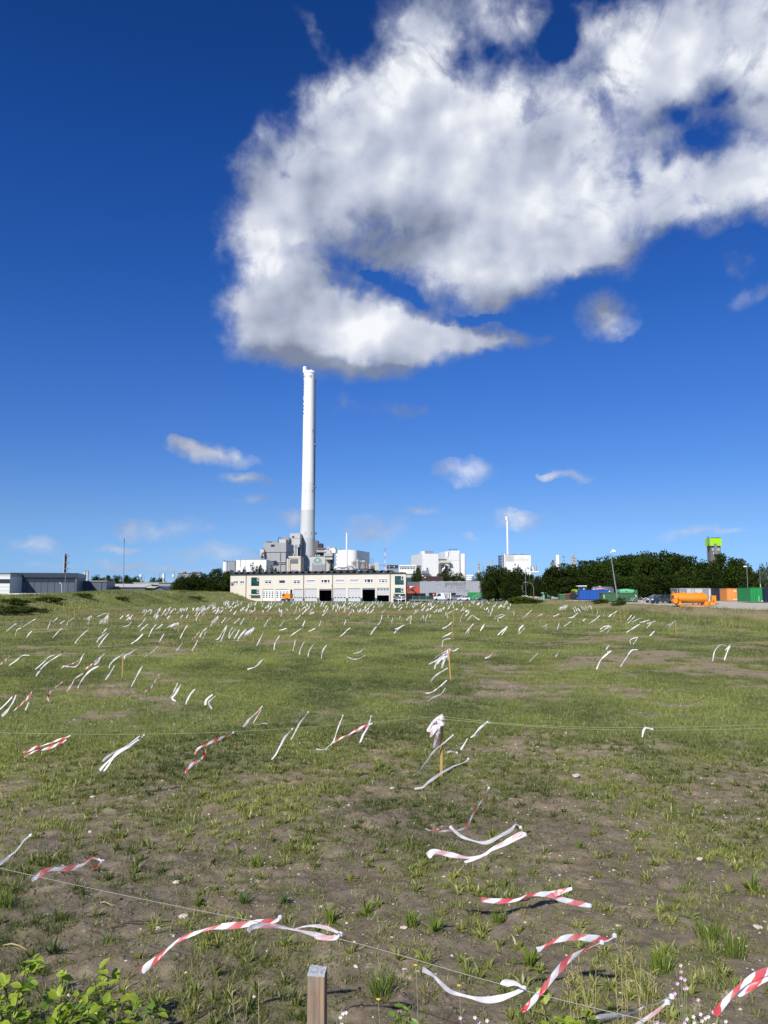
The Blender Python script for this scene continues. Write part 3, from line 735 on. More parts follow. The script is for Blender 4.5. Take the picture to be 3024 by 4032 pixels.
# --- power station behind the garage, left of the chimney
B = Thing('boiler_house', 'big grey clad boiler house left of the tall chimney', 'building', 1039, 385, -4)
B.box('upper_block', 1039, 2137, 1127, 2171, 'grey', 0, 20)
B.box('lower_block', 1041, 2172.4, 1125, None, 'grey', .35, 19.6)
B.box('ledge', 1039, 2171, 1127, 2172.6, 'greyl', -.15, .6)
B.box('window', 1066.5, 2144, 1081, 2153, 'glass', -.08, .05)
B.box('roof_vent', 1049, 2131, 1070, 2137, 'greyd', 3, 8); B.box('roof_vent', 1071, 2131.5, 1093, 2137, 'greym', 3, 8)
B.box('roof_room', 1098.5, 2124, 1126, 2137, 'greyl', 1, 9)
xx, zz = B.l(1118, 2137, 6); r_ = B.l(1131, 2137, 6)[0] - xx
MB().prism([(xx + r_ * 1.2 * math.cos(a), zz + 1.5 + r_ * 1.1 * math.sin(a)) for a in np.linspace(0, math.pi, 13)] + [(xx - r_ * 1.2, zz), (xx + r_ * 1.2, zz)], 9.5, 16).build('barrel_roof', W['greym'], B.e)
B.pipe('bent_pipe', [(1096, 2137), (1096, 2122), (1098, 2116), (1103, 2115), (1107, 2121)], 2.2, 'lattice', 2)
B.pipe('wall_pipe', [(1102, 2172), (1102, 2254)], .5, 'greyl', .1)
B.box('gantry', 1056, 2206, 1084, 2207.5, 'greyl', -2.5, .3); 
for px in (1056.5, 1065, 1075, 1083): B.box('gantry_post', px, 2198, px + .9, 2212, 'greym', -2.4, -2.1)
B.box('lower_ledge', 1046, 2212, 1124, 2213.5, 'greyl', -.2, .34); B.box('lower_ledge', 1046, 2218, 1124, 2220.5, 'greym', -.15, .34)
B.box('annex_post', 1104, 2174, 1105, 2254, 'greym', -.1, .34)
q = Thing('flue_gas_cooler', 'grey box shaped duct hanging from left wall of boiler house', 'duct', 1023.5, 383, -4)
q.box('duct_box', 1024, 2163, 1039, 2189, 'greyl', 0, 6); q.box('duct_cap', 1031, 2159, 1038, 2163, 'greyd', 1, 4)
q.box('duct_leg', 1028, 2189, 1034, 2205, 'greyd', 1, 2); q.box('duct_leg', 1035, 2189, 1036.4, 2205, 'greyl', 1, 2)
q.pipe('elbow', [(1039, 2174), (1031, 2176), (1030, 2183)], 3.4, 'beige', -.3)
T2 = Thing('boiler_tower', 'pale concrete tower block rising directly behind the left side of the chimney', 'building', 1142, 420, -3)
T2.box('tower_wall', 1142, 2100, 1182, None, 'greyl', 0, 14); T2.box('tower_ledge', 1142, 2119, 1182, 2120, 'greym', -.1, .0)
T2.box('window', 1150, 2111, 1159, 2117, 'glass', -.1, .0)
T2.box('tower_ledge', 1143, 2154.5, 1182, 2155.5, 'greym', -.1, .0)
T2.box('side_block', 1128, 2140, 1143, None, 'greyl', .5, 13)
T2.box('balcony', 1160, 2145, 1182, 2158, 'greym', -4, -.02); T2.box('balcony', 1171, 2141, 1178, 2154, 'greyl', -6, -4.02)
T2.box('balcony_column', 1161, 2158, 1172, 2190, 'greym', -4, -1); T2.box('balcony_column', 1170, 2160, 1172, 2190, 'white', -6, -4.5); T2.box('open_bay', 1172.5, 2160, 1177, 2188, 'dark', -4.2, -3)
T2.pipe('hopper', [(1152, 2168), (1152, 2184)], 6, 'greyl', -3)
T2.box('antenna', 1131, 2105.5, 1143, 2106.2, 'greym', 0, .3)
q = Thing('turbine_hall', 'low cream block with a dark grille left of the chimney foot', 'building', 1137, 375, -3)
q.box('wall', 1143, 2191, 1184, None, 'creamd', 0, 10); q.box('parapet', 1136, 2190, 1184, 2196, 'cream', -.3, -.01)
q.box('grille', 1145.5, 2201, 1174, 2219, 'greyd', -.12, -.01)
for i in range(9): q.box('grille_bar', 1148 + i * 2.8, 2203, 1148.8 + i * 2.8, 2217, 'greym', -.2, -.121)
q.box('lower_grille', 1145.5, 2244, 1173, 2252, 'greym', -.12, -.01)
for px in (1129, 1136): q.box('white_column', px, 2200, px + 5, None, 'cream', -.8, 6)
for py in (2224, 2230, 2236): q.box('panel_joint', 1145, py, 1174, py + .7, 'creamd', -.06, -.01)
q = Thing('bunker_building', 'long bright white flat building behind trees left of boiler house', 'building', 929, 345, -2)
q.box('wall', 929.5, 2203.5, 1049, None, 'white', 0, 18); q.box('roof_edge', 929.5, 2202.6, 1049, 2203.5, 'greyl', -.15, .3)
for px in (946, 966): q.box('wall_joint', px, 2204.5, px + .7, 2256, 'greyl', -.1, -.01)
q.box('roof_plant', 995, 2199.5, 1030, 2203, 'greym', 2, 6); q.pipe('mast', [(945.5, 2196), (945.5, 2230)], .4, 'greym', -.5)
q.box('balcony', 931, 2244, 942, 2247.5, 'greyl', -1.5, -.02)
q = Thing('ash_silo_house', 'mid grey block at the left end of the power station', 'building', 896, 350, -2)
q.box('wall', 900, 2211, 925, None, 'greym', 0, 10); q.box('roof_walkway', 888, 2208.5, 930, 2211, 'greyd', 0, 3)
q = Thing('white_silo', 'small white silo at far left end of the power station', 'silo', 887.5, 345)
q.cyl('tank', 887.5, 2212, None, 9, 'white', 0); q.cyl('top_rail', 884, 2207, 2212, 4, 'greyd', 0)

# --- right of the chimney
q = Thing('logo_building', 'grey block with round teal emblem at chimney foot', 'building', 1220, 365, -8)
q.box('wall', 1220, 2190, 1281, None, 'greyl', 0, 12); q.box('roof_edge', 1219, 2188.6, 1283, 2190.6, 'greyd', -.2, 12)
q.box('dark_panel', 1229, 2222, 1280, None, 'greym', -.12, -.005); q.box('dark_panel', 1229, 2216, 1247, 2222.3, 'greym', -.12, -.005)
q.box('side_panel', 1281.2, 2190.6, 1284, None, 'greyd', -.1, 10)
cx, cz = q.l(1250.6, 2213); rr = q.l(1267.4, 2213)[0] - cx
def arc(c, r, a0, a1, n=24): return [(c[0] + r * math.cos(a), c[1] + r * math.sin(a)) for a in np.linspace(math.radians(a0), math.radians(a1), n)]
MB().prism(arc((cx, cz), rr, -14, 194), -.16, -.121).build('emblem', W['teal'], q.e)
MB().prism(arc((cx, cz + rr * .38), rr * .34, 0, 345), -.20, -.161).build('emblem_dot', W['greyl'], q.e)
for sx in (-1, 1):
    for k, (r0, r1) in enumerate(((.98, .80), (.62, .44))):
        c = (cx + sx * rr * 1.02, cz - rr * .92)
        P = arc(c, rr * r0, 90 if sx > 0 else 12, 168 if sx > 0 else 90, 12); Q = arc(c, rr * r1, 90 if sx > 0 else 12, 168 if sx > 0 else 90, 12)
        MB().prism(P + Q[::-1], -.205, -.162).build('emblem_wave', W['greyl'], q.e)
for py in (2240, 2245): q.box('small_vent', 1269, py, 1273, py + 2.4, 'greyd', -.2, -.121)
q = Thing('beige_silo', 'beige round silo with boxy head right of emblem block', 'silo', 1294, 352)
q.cyl('silo_shell', 1294, 2201, None, 10, 'beige', 0, 24)
q.box('silo_collar', 1283, 2195, 1309, 2203, 'greyl', -3, 3); q.box('silo_head', 1275, 2178, 1309, 2190, 'beige', -3, 4); q.box('silo_neck', 1287, 2190, 1311, 2195, 'greyd', -2.5, 3)
q.box('silo_head', 1285, 2165, 1302, 2178, 'greyl', -2, 3)
q.box('dark_casing', 1305, 2185, 1313, None, 'greyd', -1, 4)  # casing box in dark grey cladding right of the silo shell
q = Thing('horizontal_duct', 'fat beige horizontal duct leaving the right side of the chimney', 'duct', 1249, 372)
q.pipe('duct_barrel', [(1248, 2171), (1276, 2171)], 5.8, 'beige', 0, n=16); q.pipe('duct_cone', [(1276, 2170), (1284, 2172)], 7.5, 'greyl', 0, n=12)
q.box('walkway', 1250, 2157, 1279, 2164, 'greyd', -1, 3); q.box('machine_room', 1240, 2176, 1276, 2192, 'roofd', 1, 6)
for px in (1241, 1250, 1256): q.box('work_light', px, 2185, px + 3.4, 2189, 'lampw', -.6, .4)
q = Thing('dark_filter_house', 'stack of dark machine boxes close against right side of the chimney', 'building', 1240, 425)
q.box('dark_box', 1237, 2128, 1252, None, 'greyd', 0, 8); q.box('dark_box', 1252.5, 2140, 1270, 2158, 'roofd', 0, 7); q.box('dark_box', 1252.5, 2158.2, 1281, None, 'greyd', 1, 7); q.box('roof_rail', 1253, 2138.5, 1268, 2140, 'greym', 0, 3)
q = Thing('white_conveyor_head', 'bright white square machine house on dark stilts beside white boiler block', 'building', 1296, 378, -5)
q.box('wall', 1296, 2160, 1321, 2177, 'white', 0, 7); q.box('roof_hood', 1286, 2152, 1301, 2161, 'beige', 0, 5); q.box('roof_hood', 1301.5, 2155, 1318, 2160, 'greyl', 0, 5)
for px in (1313, 1319.4): q.box('stilt', px, 2177, px + 1.2, None, 'greyd', 0, 1)
q.box('stilt', 1303, 2177, 1305, None, 'greyd', 1, 2)
for i in range(6): q.pipe('brace', [(1314, 2178 + i * 12), (1320, 2190 + i * 12)], .4, 'greyd', .4)
for py in (2171, 2189, 2202, 2219): q.box('landing', 1320.6, py, 1324.6, py + 4, 'greyl', -1, 1)
q = Thing('white_boiler_block', 'tall smooth white block with rounded grey right corner behind thin stack', 'building', 1321.5, 400, -16)
q.box('wall', 1321.5, 2166, 1381, None, 'white', 0, 24); 
x0, z0, x1, z1 = q.rect(1381, 2166, 1394, None)
o = MB().lathe([(3.0, 0), (3.0, z1)], 24, (x0 - .2, 3.0)).build('rounded_corner', W['white'], q.e)
for p in o.data.polygons: p.use_smooth = len(p.vertices) == 4
MB().box(x0 - 2, 3.0, 0, x0 + 2.8, 24, z1).build('side_wall', W['white'], q.e)
q.box('roof_rail', 1322, 2162.5, 1345, 2163.2, 'mint', 3, 3.2); q.box('roof_unit', 1330, 2160, 1337, 2166, 'mint', 4, 6)
q = Thing('thin_white_stack', 'thin white steel stack in front of white boiler block', 'chimney', 1365.5, 380)
q.cyl('stack_pipe', 1365.5, 2100, None, 3.5, 'white2', 0, 20); q.cyl('stack_tip', 1365.5, 2096.5, 2100, 2.4, 'greyl', 0); q.box('stack_bracket', 1361, 2104, 1362, 2107, 'greym', -.5, .5)
q = Thing('silver_pipe_run', 'silver insulated pipe with two tilted drums behind the garage roof', 'pipe', 1319, 340)
q.pipe('main_pipe', [(1316, 2240), (1322, 2234), (1332, 2233), (1366, 2233)], 4.6, 'alu', 0, n=14)
q.pipe('tilted_drum', [(1366, 2229), (1378, 2239)], 6.4, 'alu', -2, n=16); q.pipe('tilted_drum', [(1388, 2228), (1402, 2240)], 6.4, 'alu', -2, n=16)
q.pipe('cross_pipe', [(1368, 2232), (1396, 2226)], 3, 'beige', 1, n=12); q.box('pump_box', 1341, 2236, 1359, 2240, 'greyd', -1.8, -1); q.pipe('slant_chute', [(1396, 2236), (1414, 2250)], 4.5, 'greyl', -1)
q = Thing('dark_red_shed', 'low dark red shed under the silver pipe run', 'building', 1316, 325)
q.box('wall', 1316, 2243, 1399, None, 'brown', 0, 8)
q = Thing('filter_plant', 'grey tanks and hoppers in a steel frame right of white boiler block', 'plant', 1386, 365)
for i, px in enumerate((1389, 1396, 1403)): q.cyl('round_tank', px, 2211 - i * 3, None, 5.2, 'beige', 2 + i)
q.box('hopper_box', 1414, 2205, 1437, 2212, 'greyl', 0, 5); q.box('hopper_box', 1418, 2213, 1436, 2239, 'greym', 0, 5); q.box('rusty_box', 1437, 2220, 1446, 2238, 'orangew', 1, 4)
q.box('hopper_box', 1405, 2202, 1412, None, 'greyl', 1, 5); q.box('pipe_deck', 1411, 2239, 1446, 2241, 'hallt', -1, 5)
for px in (1410, 1443.5): q.box('steel_post', px, 2200, px + 1.6, None, 'lattice', -1, -.5)
for a, b in (((1395, 2206), (1411, 2200)), ((1411, 2200), (1445, 2200)), ((1436, 2215), (1443, 2202)), ((1411, 2215), (1444, 2214)), ((1414, 2238), (1420, 2202))): q.pipe('steel_beam', [a, b], .7, 'lattice', -.7)
q.box('grey_module', 1452, 2221, 1472, 2240, 'greyl', 0, 5); q.box('grey_module', 1474, 2214, 1492, 2246, 'greyl', 1, 6); q.box('dark_module', 1447, 2228, 1455, None, 'greyd', 1, 5); q.box('dark_module', 1455, 2241, 1492, None, 'roofd', 1.2, 6)
for px in (1453, 1458, 1464, 1470): q.box('rail_post', px, 2200, px + .7, 2221, 'lattice', 2, 2.3)
q.box('rail', 1453, 2200, 1471, 2201, 'lattice', 2, 2.3); q.box('rail', 1447, 2213, 1472, 2214, 'lattice', 2, 2.3)
q.pipe('white_pipe', [(1492, 2225), (1508, 2225), (1518, 2234)], 1, 'lattice', 2)
q = Thing('radio_mast', 'thin red and white lattice mast right of filter plant', 'mast', 1516, 345)
for i in range(6): q.box('mast_section', 1515.2, 2162 + i * 14, 1517.0, 2175.7 + i * 14, 'red' if i % 2 == 0 else 'white2', 0, .25)
q.box('antenna', 1513, 2164, 1519.5, 2167, 'greym', -.2, .4); q.cyl('mast_tip', 1516, 2157, 2162, .6, 'greyd', 0); q.box('mast_foot', 1515.2, 2246, 1517, None, 'greym', 0, .25)
q = Thing('conical_vent', 'pale cone shaped vent behind the garage roof', 'vent', 1521, 335)
q.cyl('cone', 1521, 2234, None, 8, 'beige', 0, r1=.45)
q = Thing('switch_house', 'small flat building with black fascia behind garage roof end', 'building', 1524, 330)
q.box('fascia', 1524, 2225, 1568, 2236, 'roofd', 0, 6); q.box('wall', 1526, 2236.3, 1567, None, 'greym', .3, 5.7); q.box('roof_pipe', 1535, 2219, 1537, 2225, 'greyd', 1, 1.5)
for px in (1531, 1550): q.box('fascia_lamp', px, 2230, px + 3.5, 2233.5, 'lampw', -.1, -.005)
q = Thing('white_office_block', 'white office block with upper window band behind right end of garage', 'building', 1572, 400, -14)
q.box('wall', 1572, 2229, 1640, None, 'white', 0, 12); q.box('parapet', 1571, 2225, 1641, 2229.3, 'white2', -.4, 12.3)
for i in range(10): q.box('window', 1576 + i * 6.1, 2233, 1579.6 + i * 6.1, 2241, 'glass', -.12, -.01)
q.box('dark_band', 1576, 2252, 1640, 2255, 'greyd', -.12, -.01)
q = Thing('white_round_duct', 'horizontal white duct in front of the white office block', 'duct', 1590, 380); q.pipe('duct_barrel', [(1585, 2257), (1640, 2257)], 5, 'white2', 0, n=14); q.box('duct_stand', 1600, 2262, 1625, None, 'greyl', 0, 2)
# --- white plant in the middle
q = Thing('white_process_building', 'big windowless white building with visible left side and grey roof unit', 'building', 1662, 430, 14)
q.box('wall', 1662, 2180, 1726, None, 'white', 0, 22); q.box('roof_unit', 1672, 2169, 1706, 2180, 'greym', 2, 7); q.box('roof_unit', 1662, 2170, 1674, 2180, 'white', 2, 6)
q.box('stair_landing', 1667, 2247, 1690, 2258, 'greym', -3, -.02); q.box('stair_door', 1680, 2235, 1684.5, 2247, 'lattice', -.5, -.02)
for px in (1667, 1689): q.box('landing_rail', px, 2240, px + .8, 2247, 'greym', -3, -2.8)
q = Thing('white_tower_block', 'tall white tower block with blue rooftop railing beside round silo', 'building', 1774, 430, 12)
q.box('wall', 1774, 2168, 1810, None, 'white', 0, 16); q.box('side_wing', 1753, 2172, 1773.8, None, 'white', 2, 15); q.box('service_slot', 1765, 2173, 1768, 2192, 'greym', 1.8, 2.0)
q.box('wall_joint', 1776, 2205, 1810, 2205.8, 'greyl', -.08, -.005)
for px in (1768, 1775, 1788, 1797.5): q.box('rail_post', px, 2160, px + .9, 2168, 'lattice', 1, 1.3)
q.box('roof_rail', 1768, 2162, 1799, 2164, 'lattice', 1, 1.3); q.box('rust_streaked_pipe', 1810.2, 2178, 1811.4, None, 'rust', -.3, .3)
for px in (1759, 1763, 1767): q.box('vent_pipe', px, 2192 - (px % 3), px + 1.2, 2206, 'greyl', -1, -.5)
q = Thing('round_white_silo', 'tall smooth white round silo right of the white tower block', 'silo', 1822.5, 432)
q.cyl('silo_shell', 1822.5, 2187, None, 11, 'white', 0, 28, dome=1.0); q.cyl('silo_band', 1822.5, 2243.5, 2245, 11.25, 'greyl', 0, 28)
q = Thing('flue_duct_bridge', 'weathered silver duct bridging the gap between two white blocks', 'duct', 1728, 430)
q.pipe('duct_barrel', [(1731, 2214), (1776, 2214)], 7, 'beige', -2, n=16); q.box('bridge_deck', 1727, 2201, 1758, 2207, 'greyd', 0, 4); q.box('pipe_rack', 1727, 2222, 1736, None, 'greyd', 1, 4); q.box('pipe_rack', 1738, 2224, 1760, 2227, 'lattice', -1, 0); q.box('pipe_rack', 1754, 2228, 1765, None, 'greyd', 1, 4)
q.pipe('bent_pipe', [(1764, 2238), (1772, 2232), (1775, 2224), (1770, 2220)], 3, 'greyl', 0); q.pipe('bent_pipe', [(1740, 2255), (1744, 2240), (1752, 2236)], 3, 'alu', -.5)
q = Thing('stacked_pipes', 'pile of fat white pipes right of the round silo', 'pipe', 1836, 420)
for i, py in enumerate((2267, 2275, 2283)): q.pipe('pipe_barrel', [(1836, py), (1862 + i, py)], 3.6, 'white2', 0, n=12)
q.box('pipe_stand', 1842, 2286, 1860, None, 'greyl', 0, 2); q.box('pipe_rail', 1853, 2257, 1862, 2258, 'greym', 0, .3)
q = Thing('distillation_column', 'slender pink grey distillation column far beyond the trees', 'column', 1885, 620)
q.cyl('column_shell', 1885, 2218, None, 3.2, 'beige', 0, 12); q.cyl('column_foot', 1885, 2243, None, 5, 'greyl', 0, 12)
for py in (2221, 2232, 2240): q.cyl('platform', 1885, py, py + 1.3, 5.3, 'greym', 0, 10)
q.cyl('column_tip', 1885, 2213.5, 2218, 1.2, 'greym', 0, 8)
q = Thing('slim_mast', 'slim leaning grey mast right of the distillation column', 'mast', 1900, 560); q.pipe('mast_pole', [(1902.5, 2228), (1899.5, 2300)], .9, 'lattice', 0)
q = Thing('floodlight_tower', 'small lattice lookout tower above the tree tops', 'tower', 1936, 600); q.cyl('tower_shaft', 1936, 2212, None, 2, 'beige', 0, 8); q.cyl('tower_head', 1936, 2203, 2211, 4.2, 'beige', 0, 10); q.box('tower_antenna', 1935.6, 2199, 1936.6, 2203, 'greym', 0, .3)
# --- heating plant with its slim white stack
q = Thing('heating_plant', 'off white cubic plant with sign board and slim stack above trees', 'building', 1985, 480, -3)
q.box('wall', 1990, 2185, 2087, None, 'white', 0, 26); q.box('corner_column', 1985, 2181, 1990, None, 'white2', -.6, 3); q.box('corner_column', 2087, 2185.5, 2089.6, None, 'white2', -.6, 3)
q.box('roof_edge', 1990, 2183.6, 2087, 2185.3, 'greym', -.2, 26); q.box('sign_board', 2024.6, 2189, 2081, 2204, 'white2', -.3, -.01)
q.box('roof_unit', 2021, 2182.4, 2032, 2184, 'greyd', 2, 5); q.box('roof_unit', 2051, 2182.4, 2067, 2184, 'greyd', 2, 5); q.box('wall_window', 2026, 2219, 2030, 2227, 'glass', -.1, -.005)
q.box('wall_panel', 1992, 2188, 2023.5, 2210.5, 'greyl', -.1, -.005); q.box('wall_fin', 2039, 2221, 2041.5, 2240, 'greym', -1, -.01)
a = q.l(2044.5, 2199.6); b = q.l(2053.5, 2190)
text_mesh('lettering', 'w', (b[0] - a[0]) * .95, W['ink'], q.e, (a[0], -.34, a[1] + 0.1))
a = q.l(2053, 2200.4); text_mesh('lettering', 'VV', (b[0] - a[0] + 1.2) * 1.0, W['inkb'], q.e, (a[0] - .05, -.34, a[1] - .1))
q = Thing('slim_white_stack', 'tall slim white stack with thicker head above heating plant', 'chimney', 1996, 485)
q.cyl('stack_pipe', 1997, 2049, None, 4.1, 'white2', 0, 20); q.cyl('stack_head', 1994.5, 2032, 2049, 4.8, 'white2', 0, 20); q.cyl('stack_tip', 1994.5, 2029.5, 2032, 4.2, 'greyd', 0, 16)
q = Thing('lattice_scaffold', 'dark blue lattice scaffold tower left of heating plant', 'scaffold', 1962, 470)
for px in (1962, 1973, 1983): q.box('scaffold_post', px, 2186, px + 1.4, None, 'lattice', 0, .4)
for i in range(4):
    py = 2187 + i * 11
    q.box('scaffold_beam', 1962, py, 1984, py + 1.2, 'lattice', -.3, -.01); q.pipe('scaffold_brace', [(1973, py + 10), (1984, py)], .8, 'lattice', -.4); q.pipe('scaffold_brace', [(1973, py), (1984, py + 10)], .8, 'lattice', -.5)
q.box('scaffold_net', 1962, 2188, 1972, 2232, 'lattice', .6, .8); q.pipe('crane_arm', [(1975, 2186), (1977, 2177)], .9, 'lattice', 0)
q = Thing('pipe_bridge', 'white pipe bridge sticking out right of the heating plant', 'bridge', 2071, 455)
q.pipe('bridge_pipe', [(2071, 2252.5), (2122, 2252.5)], 3, 'white2', 0, n=12); q.box('bridge_rail', 2070, 2236, 2084, 2237, 'greym', 0, .3)
for px in (2074, 2082, 2095): q.box('bridge_post', px, 2240, px + 1, None, 'greyl', 0, .5)
q.pipe('slanted_cone', [(2095, 2232), (2101, 2250)], 3.5, 'white2', 1, n=12); q.box('rusty_column', 2106, 2226, 2111, 2250, 'beige', 2, 4); q.box('lattice_post', 2112, 2224, 2113.4, 2250, 'greym', 2, 3); q.box('dark_unit', 2091, 2230, 2094, 2250, 'greyd', 1, 3)
q = Thing('white_far_tower', 'plain white tower standing alone behind the dark trees', 'tower', 2188, 560); q.box('wall', 2189, 2185, 2201, None, 'white', 0, 5); q.box('roof_unit', 2190, 2183.6, 2193, 2185, 'greyl', 0, 2)
q = Thing('beige_cone_tank', 'beige domed tank with dark top rig behind the trees', 'tank', 2180, 580); q.cyl('tank_shell', 2178, 2240, None, 14, 'beige', 0, 20); q.cyl('tank_cone', 2178, 2226, 2240, 12, 'beige', 0, 20, r1=.6)
q.box('top_rig', 2171, 2214, 2186, 2227, 'lattice', 0, 3); q.box('top_rig', 2176, 2205, 2183, 2214, 'greyd', 0, 3)
for i, (px, top, hw, lab) in enumerate(((2219, 2190, 3, 'single striped refinery stack between white tower and column cluster'), (2253, 2189, 3.2, 'tallest left column of the refinery column cluster'), (2259, 2182, 2.6, 'tallest middle column of the refinery cluster with whip antenna'), (2265, 2194, 3.2, 'right hand stubby column of the refinery cluster'))):
    q = Thing('refinery_column', lab, 'column', px, 700, group='refinery columns beyond the trees')
    q.cyl('column_shell', px, top, None, hw, 'beige', i * .6, 12)
    for k in range(3): q.cyl('platform', px, top + 4 + k * 11, top + 5.2 + k * 11, hw * 1.5, 'greym', i * .6, 10)
    if i == 2: q.box('whip_antenna', px + 3, 2164, px + 3.5, top, 'greym', 0, .2)
    if i == 0: q.cyl('stack_band', px, top - .3, top + 3, hw * 1.05, 'greyd', 0, 12)
# --- lime green tower
q = Thing('lime_green_tower', 'grey concrete tower with a lime green box on top', 'tower', 2790, 300, 3)
q.box('shaft', 2798, 2149, 2837, None, 'greyt', 0, 3.2); q.box('lime_box', 2795, 2119, 2841, 2149, 'lime', -.6, 3.6); q.box('roof_slab', 2802, 2116.5, 2838, 2119, 'roofd', -.2, 3)
q.box('stair_shaft', 2813, 2140, 2823, 2182, 'steel', -1.4, -.62); q.box('flue', 2788, 2112, 2792, 2144, 'steel', -1.4, -.7)
for px in (2804, 2825): q.box('shaft_window', px, 2159, px + 8, 2168, 'blind', -.1, -.005)
q.box('shaft_window', 2809, 2175, 2812, 2182, 'lampw', -.1, -.005)

# --- grey logistics hall with its lettering
q = Thing('grey_hall', 'long pale grey clad hall with printed lettering behind parked vans', 'building', 1653, 290, -3)
q.box('wall', 1653, 2290, 1990, None, 'hall', 0, 18); q.box('roof_edge', 1652, 2289, 1990, 2290.3, 'greyl', -.12, 18)
for i in range(9): 
    q.pipe('roof_light', [(1666 + i * 34, 2289.5), (1680 + i * 34, 2289.5)], 1.3, 'greyl', 3)
for px0, px1 in ((1689, 1716), (1762, 1794)): 
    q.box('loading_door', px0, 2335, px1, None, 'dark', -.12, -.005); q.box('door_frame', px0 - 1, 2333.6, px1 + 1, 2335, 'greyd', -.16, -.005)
q.box('loading_door', 1718, 2335, 1728, 2350, 'greyl', -.1, -.005)
a = q.l(1752, 2305); b = q.l(1835, 2305)
t = text_mesh('lettering', 'golumbusch', 1.9, W['inkg'], q.e, (a[0], -.06, a[1]), .02)
wtx = max(v.co.x for v in t.data.vertices); t.scale = ((b[0] - a[0]) / wtx, 1, 1.1)
for px, py, w, m, seg in ((1798, 2310, 37, 'inkg', 9), (1798, 2317, 35, 'inkg', 8), (1741, 2326, 14, 'greym', 4), (1760, 2326, 30, 'greym', 7), (1800, 2325.5, 18, 'inkg', 6), (1822, 2325.5, 24, 'ink', 7), (1712, 2300, 8, 'greym', 2), (1723, 2300, 13, 'greym', 4)):
    mb = MB()                            # lines of print too small to read from the field
    for i in range(seg):
        x0, z0, x1, z1 = q.rect(px + w * i / seg, py, px + w * (i + .72) / seg, py + 1.6 + .5 * (i % 3 == 0)); mb.box(x0, -.06, z0, x1, -.003, z1)
    mb.build('lettering', W[m], q.e)
for px, py, dx in ((1768, 2318, 2.5), (1773, 2316, 2.5), (1777, 2317, 3), (1783, 2311, 5)):
    MB().prism([q.l(px, py), q.l(px + 1.6, py), q.l(px + dx + 1.6, py - 5), q.l(px + dx, py - 5)], -.06, -.003).build('red_stroke', W['red'], q.e)
q = Thing('banner_building', 'building with orange red banner wall right of the garage', 'building', 1599, 219, -1)
q.box('wall', 1597, 2291, 1652.6, None, 'hallt', .0, 12); q.box('upper_band', 1597, 2291, 1652.6, 2307, 'greyd', -.1, -.003); q.box('banner', 1597, 2307, 1652.6, 2340, 'redl', -.1, -.003)
a = q.l(1598.5, 2327); t = text_mesh('lettering', 'rber', 2.4, W['navy'], q.e, (a[0], -.15, a[1])); wtx = max(v.co.x for v in t.data.vertices); t.scale = ((q.l(1634, 2327)[0] - a[0]) / wtx, 1, 1)
MB().prism([q.l(1610, 2312), q.l(1615, 2308), q.l(1632, 2309), q.l(1622, 2311), q.l(1616, 2316)], -.16, -.101).build('white_stroke', W['white2'], q.e)
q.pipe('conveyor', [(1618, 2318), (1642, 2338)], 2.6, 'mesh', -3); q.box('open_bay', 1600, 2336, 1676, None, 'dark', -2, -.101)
q = Thing('brown_shed', 'dark brown flat roofed shed above the grey hall', 'building', 1599, 330)
q.box('wall', 1642, 2269, 1745, None, 'brown', 0, 8); q.box('side_wing', 1597, 2274, 1641.6, None, 'hallt', .4, 8); q.box('wall_lamp', 1671.5, 2272, 1676, 2275.5, 'lampw', -.2, -.005)
# --- left hall
H = Thing('grey_office_hall', 'blue grey panelled hall with ribbon windows at the left edge', 'building', 42, 200, 16)
HW = H.l(302, 2300)[0]; HH = H.l(45, 2255)[1]
hole_h = H.rect(81, 2281, 295, 2301)
holed_wall(HW, HH - 1.2, [(H.l(81, 2290)[0], 4.55, H.l(295, 2290)[0], 5.6)], .3).build('panel_wall', W['hallb'], H.e)
MB().box(-.2, -.25, HH - 1.2, HW + .2, 24, HH).build('fascia', W['hallt'], H.e); MB().box(0, .303, 0, .3, 24, HH - 1.21).box(HW - .3, .303, 0, HW, 24, HH - 1.21).box(.3, 6, 0, HW - .3, 6.3, HH - 1.21).build('side_walls', W['hallb'], H.e)
for i in range(9):
    px = 81 + i * (295 - 81) / 8; x = H.l(px, 2300)[0]
    MB().box(x - .05, -.05, 0, x + .05, -.004, 4.5).build('panel_joint', W['hallt'], H.e)
    if i < 8:
        x2 = H.l(px + (295 - 81) / 8, 2300)[0]
        f = MB().box(x + .02, .1, 4.56, x + .12, .2, 5.59).box(x2 - .12, .1, 4.56, x2 - .02, .2, 5.59).build('window', W['hallt'], H.e); MB().box(x + .12, .21, 4.56, x2 - .12, .24, 5.59).build('pane', W['glass'], f)
q = Thing('white_loading_wing', 'bright white wing with a dark window strip at left frame edge', 'building', -60, 188, 12)
q.box('wall', -60, 2269, 40, None, 'white', 0, 14); q.box('upper_wall', -60, 2257.5, 41, 2268.5, 'greyl', .2, 14); q.box('window_strip', -50, 2280, 38, 2296, 'glass', -.1, -.005); q.box('roof_edge', -60, 2256, 42, 2257.6, 'greyd', 0, 14)
for py in (2310, 2325, 2338): q.box('panel_joint', -60, py, 40, py + .8, 'greyl', -.06, -.004)
q = Thing('grey_annex', 'lower dark grey annex right of the blue grey hall', 'building', 302, 222, 8)
q.box('wall', 303, 2289, 420, None, 'hallb', 0, 12); q.box('roof_edge', 301, 2286.5, 421, 2289, 'greyl', -.3, 12)
for px in (314, 357, 399): q.box('panel_joint', px, 2289.5, px + 3, None, 'hallt', -.1, -.004)
q = Thing('white_plinth_wall', 'low white concrete wall in front of the blue grey hall', 'wall', 36, 175, 10)
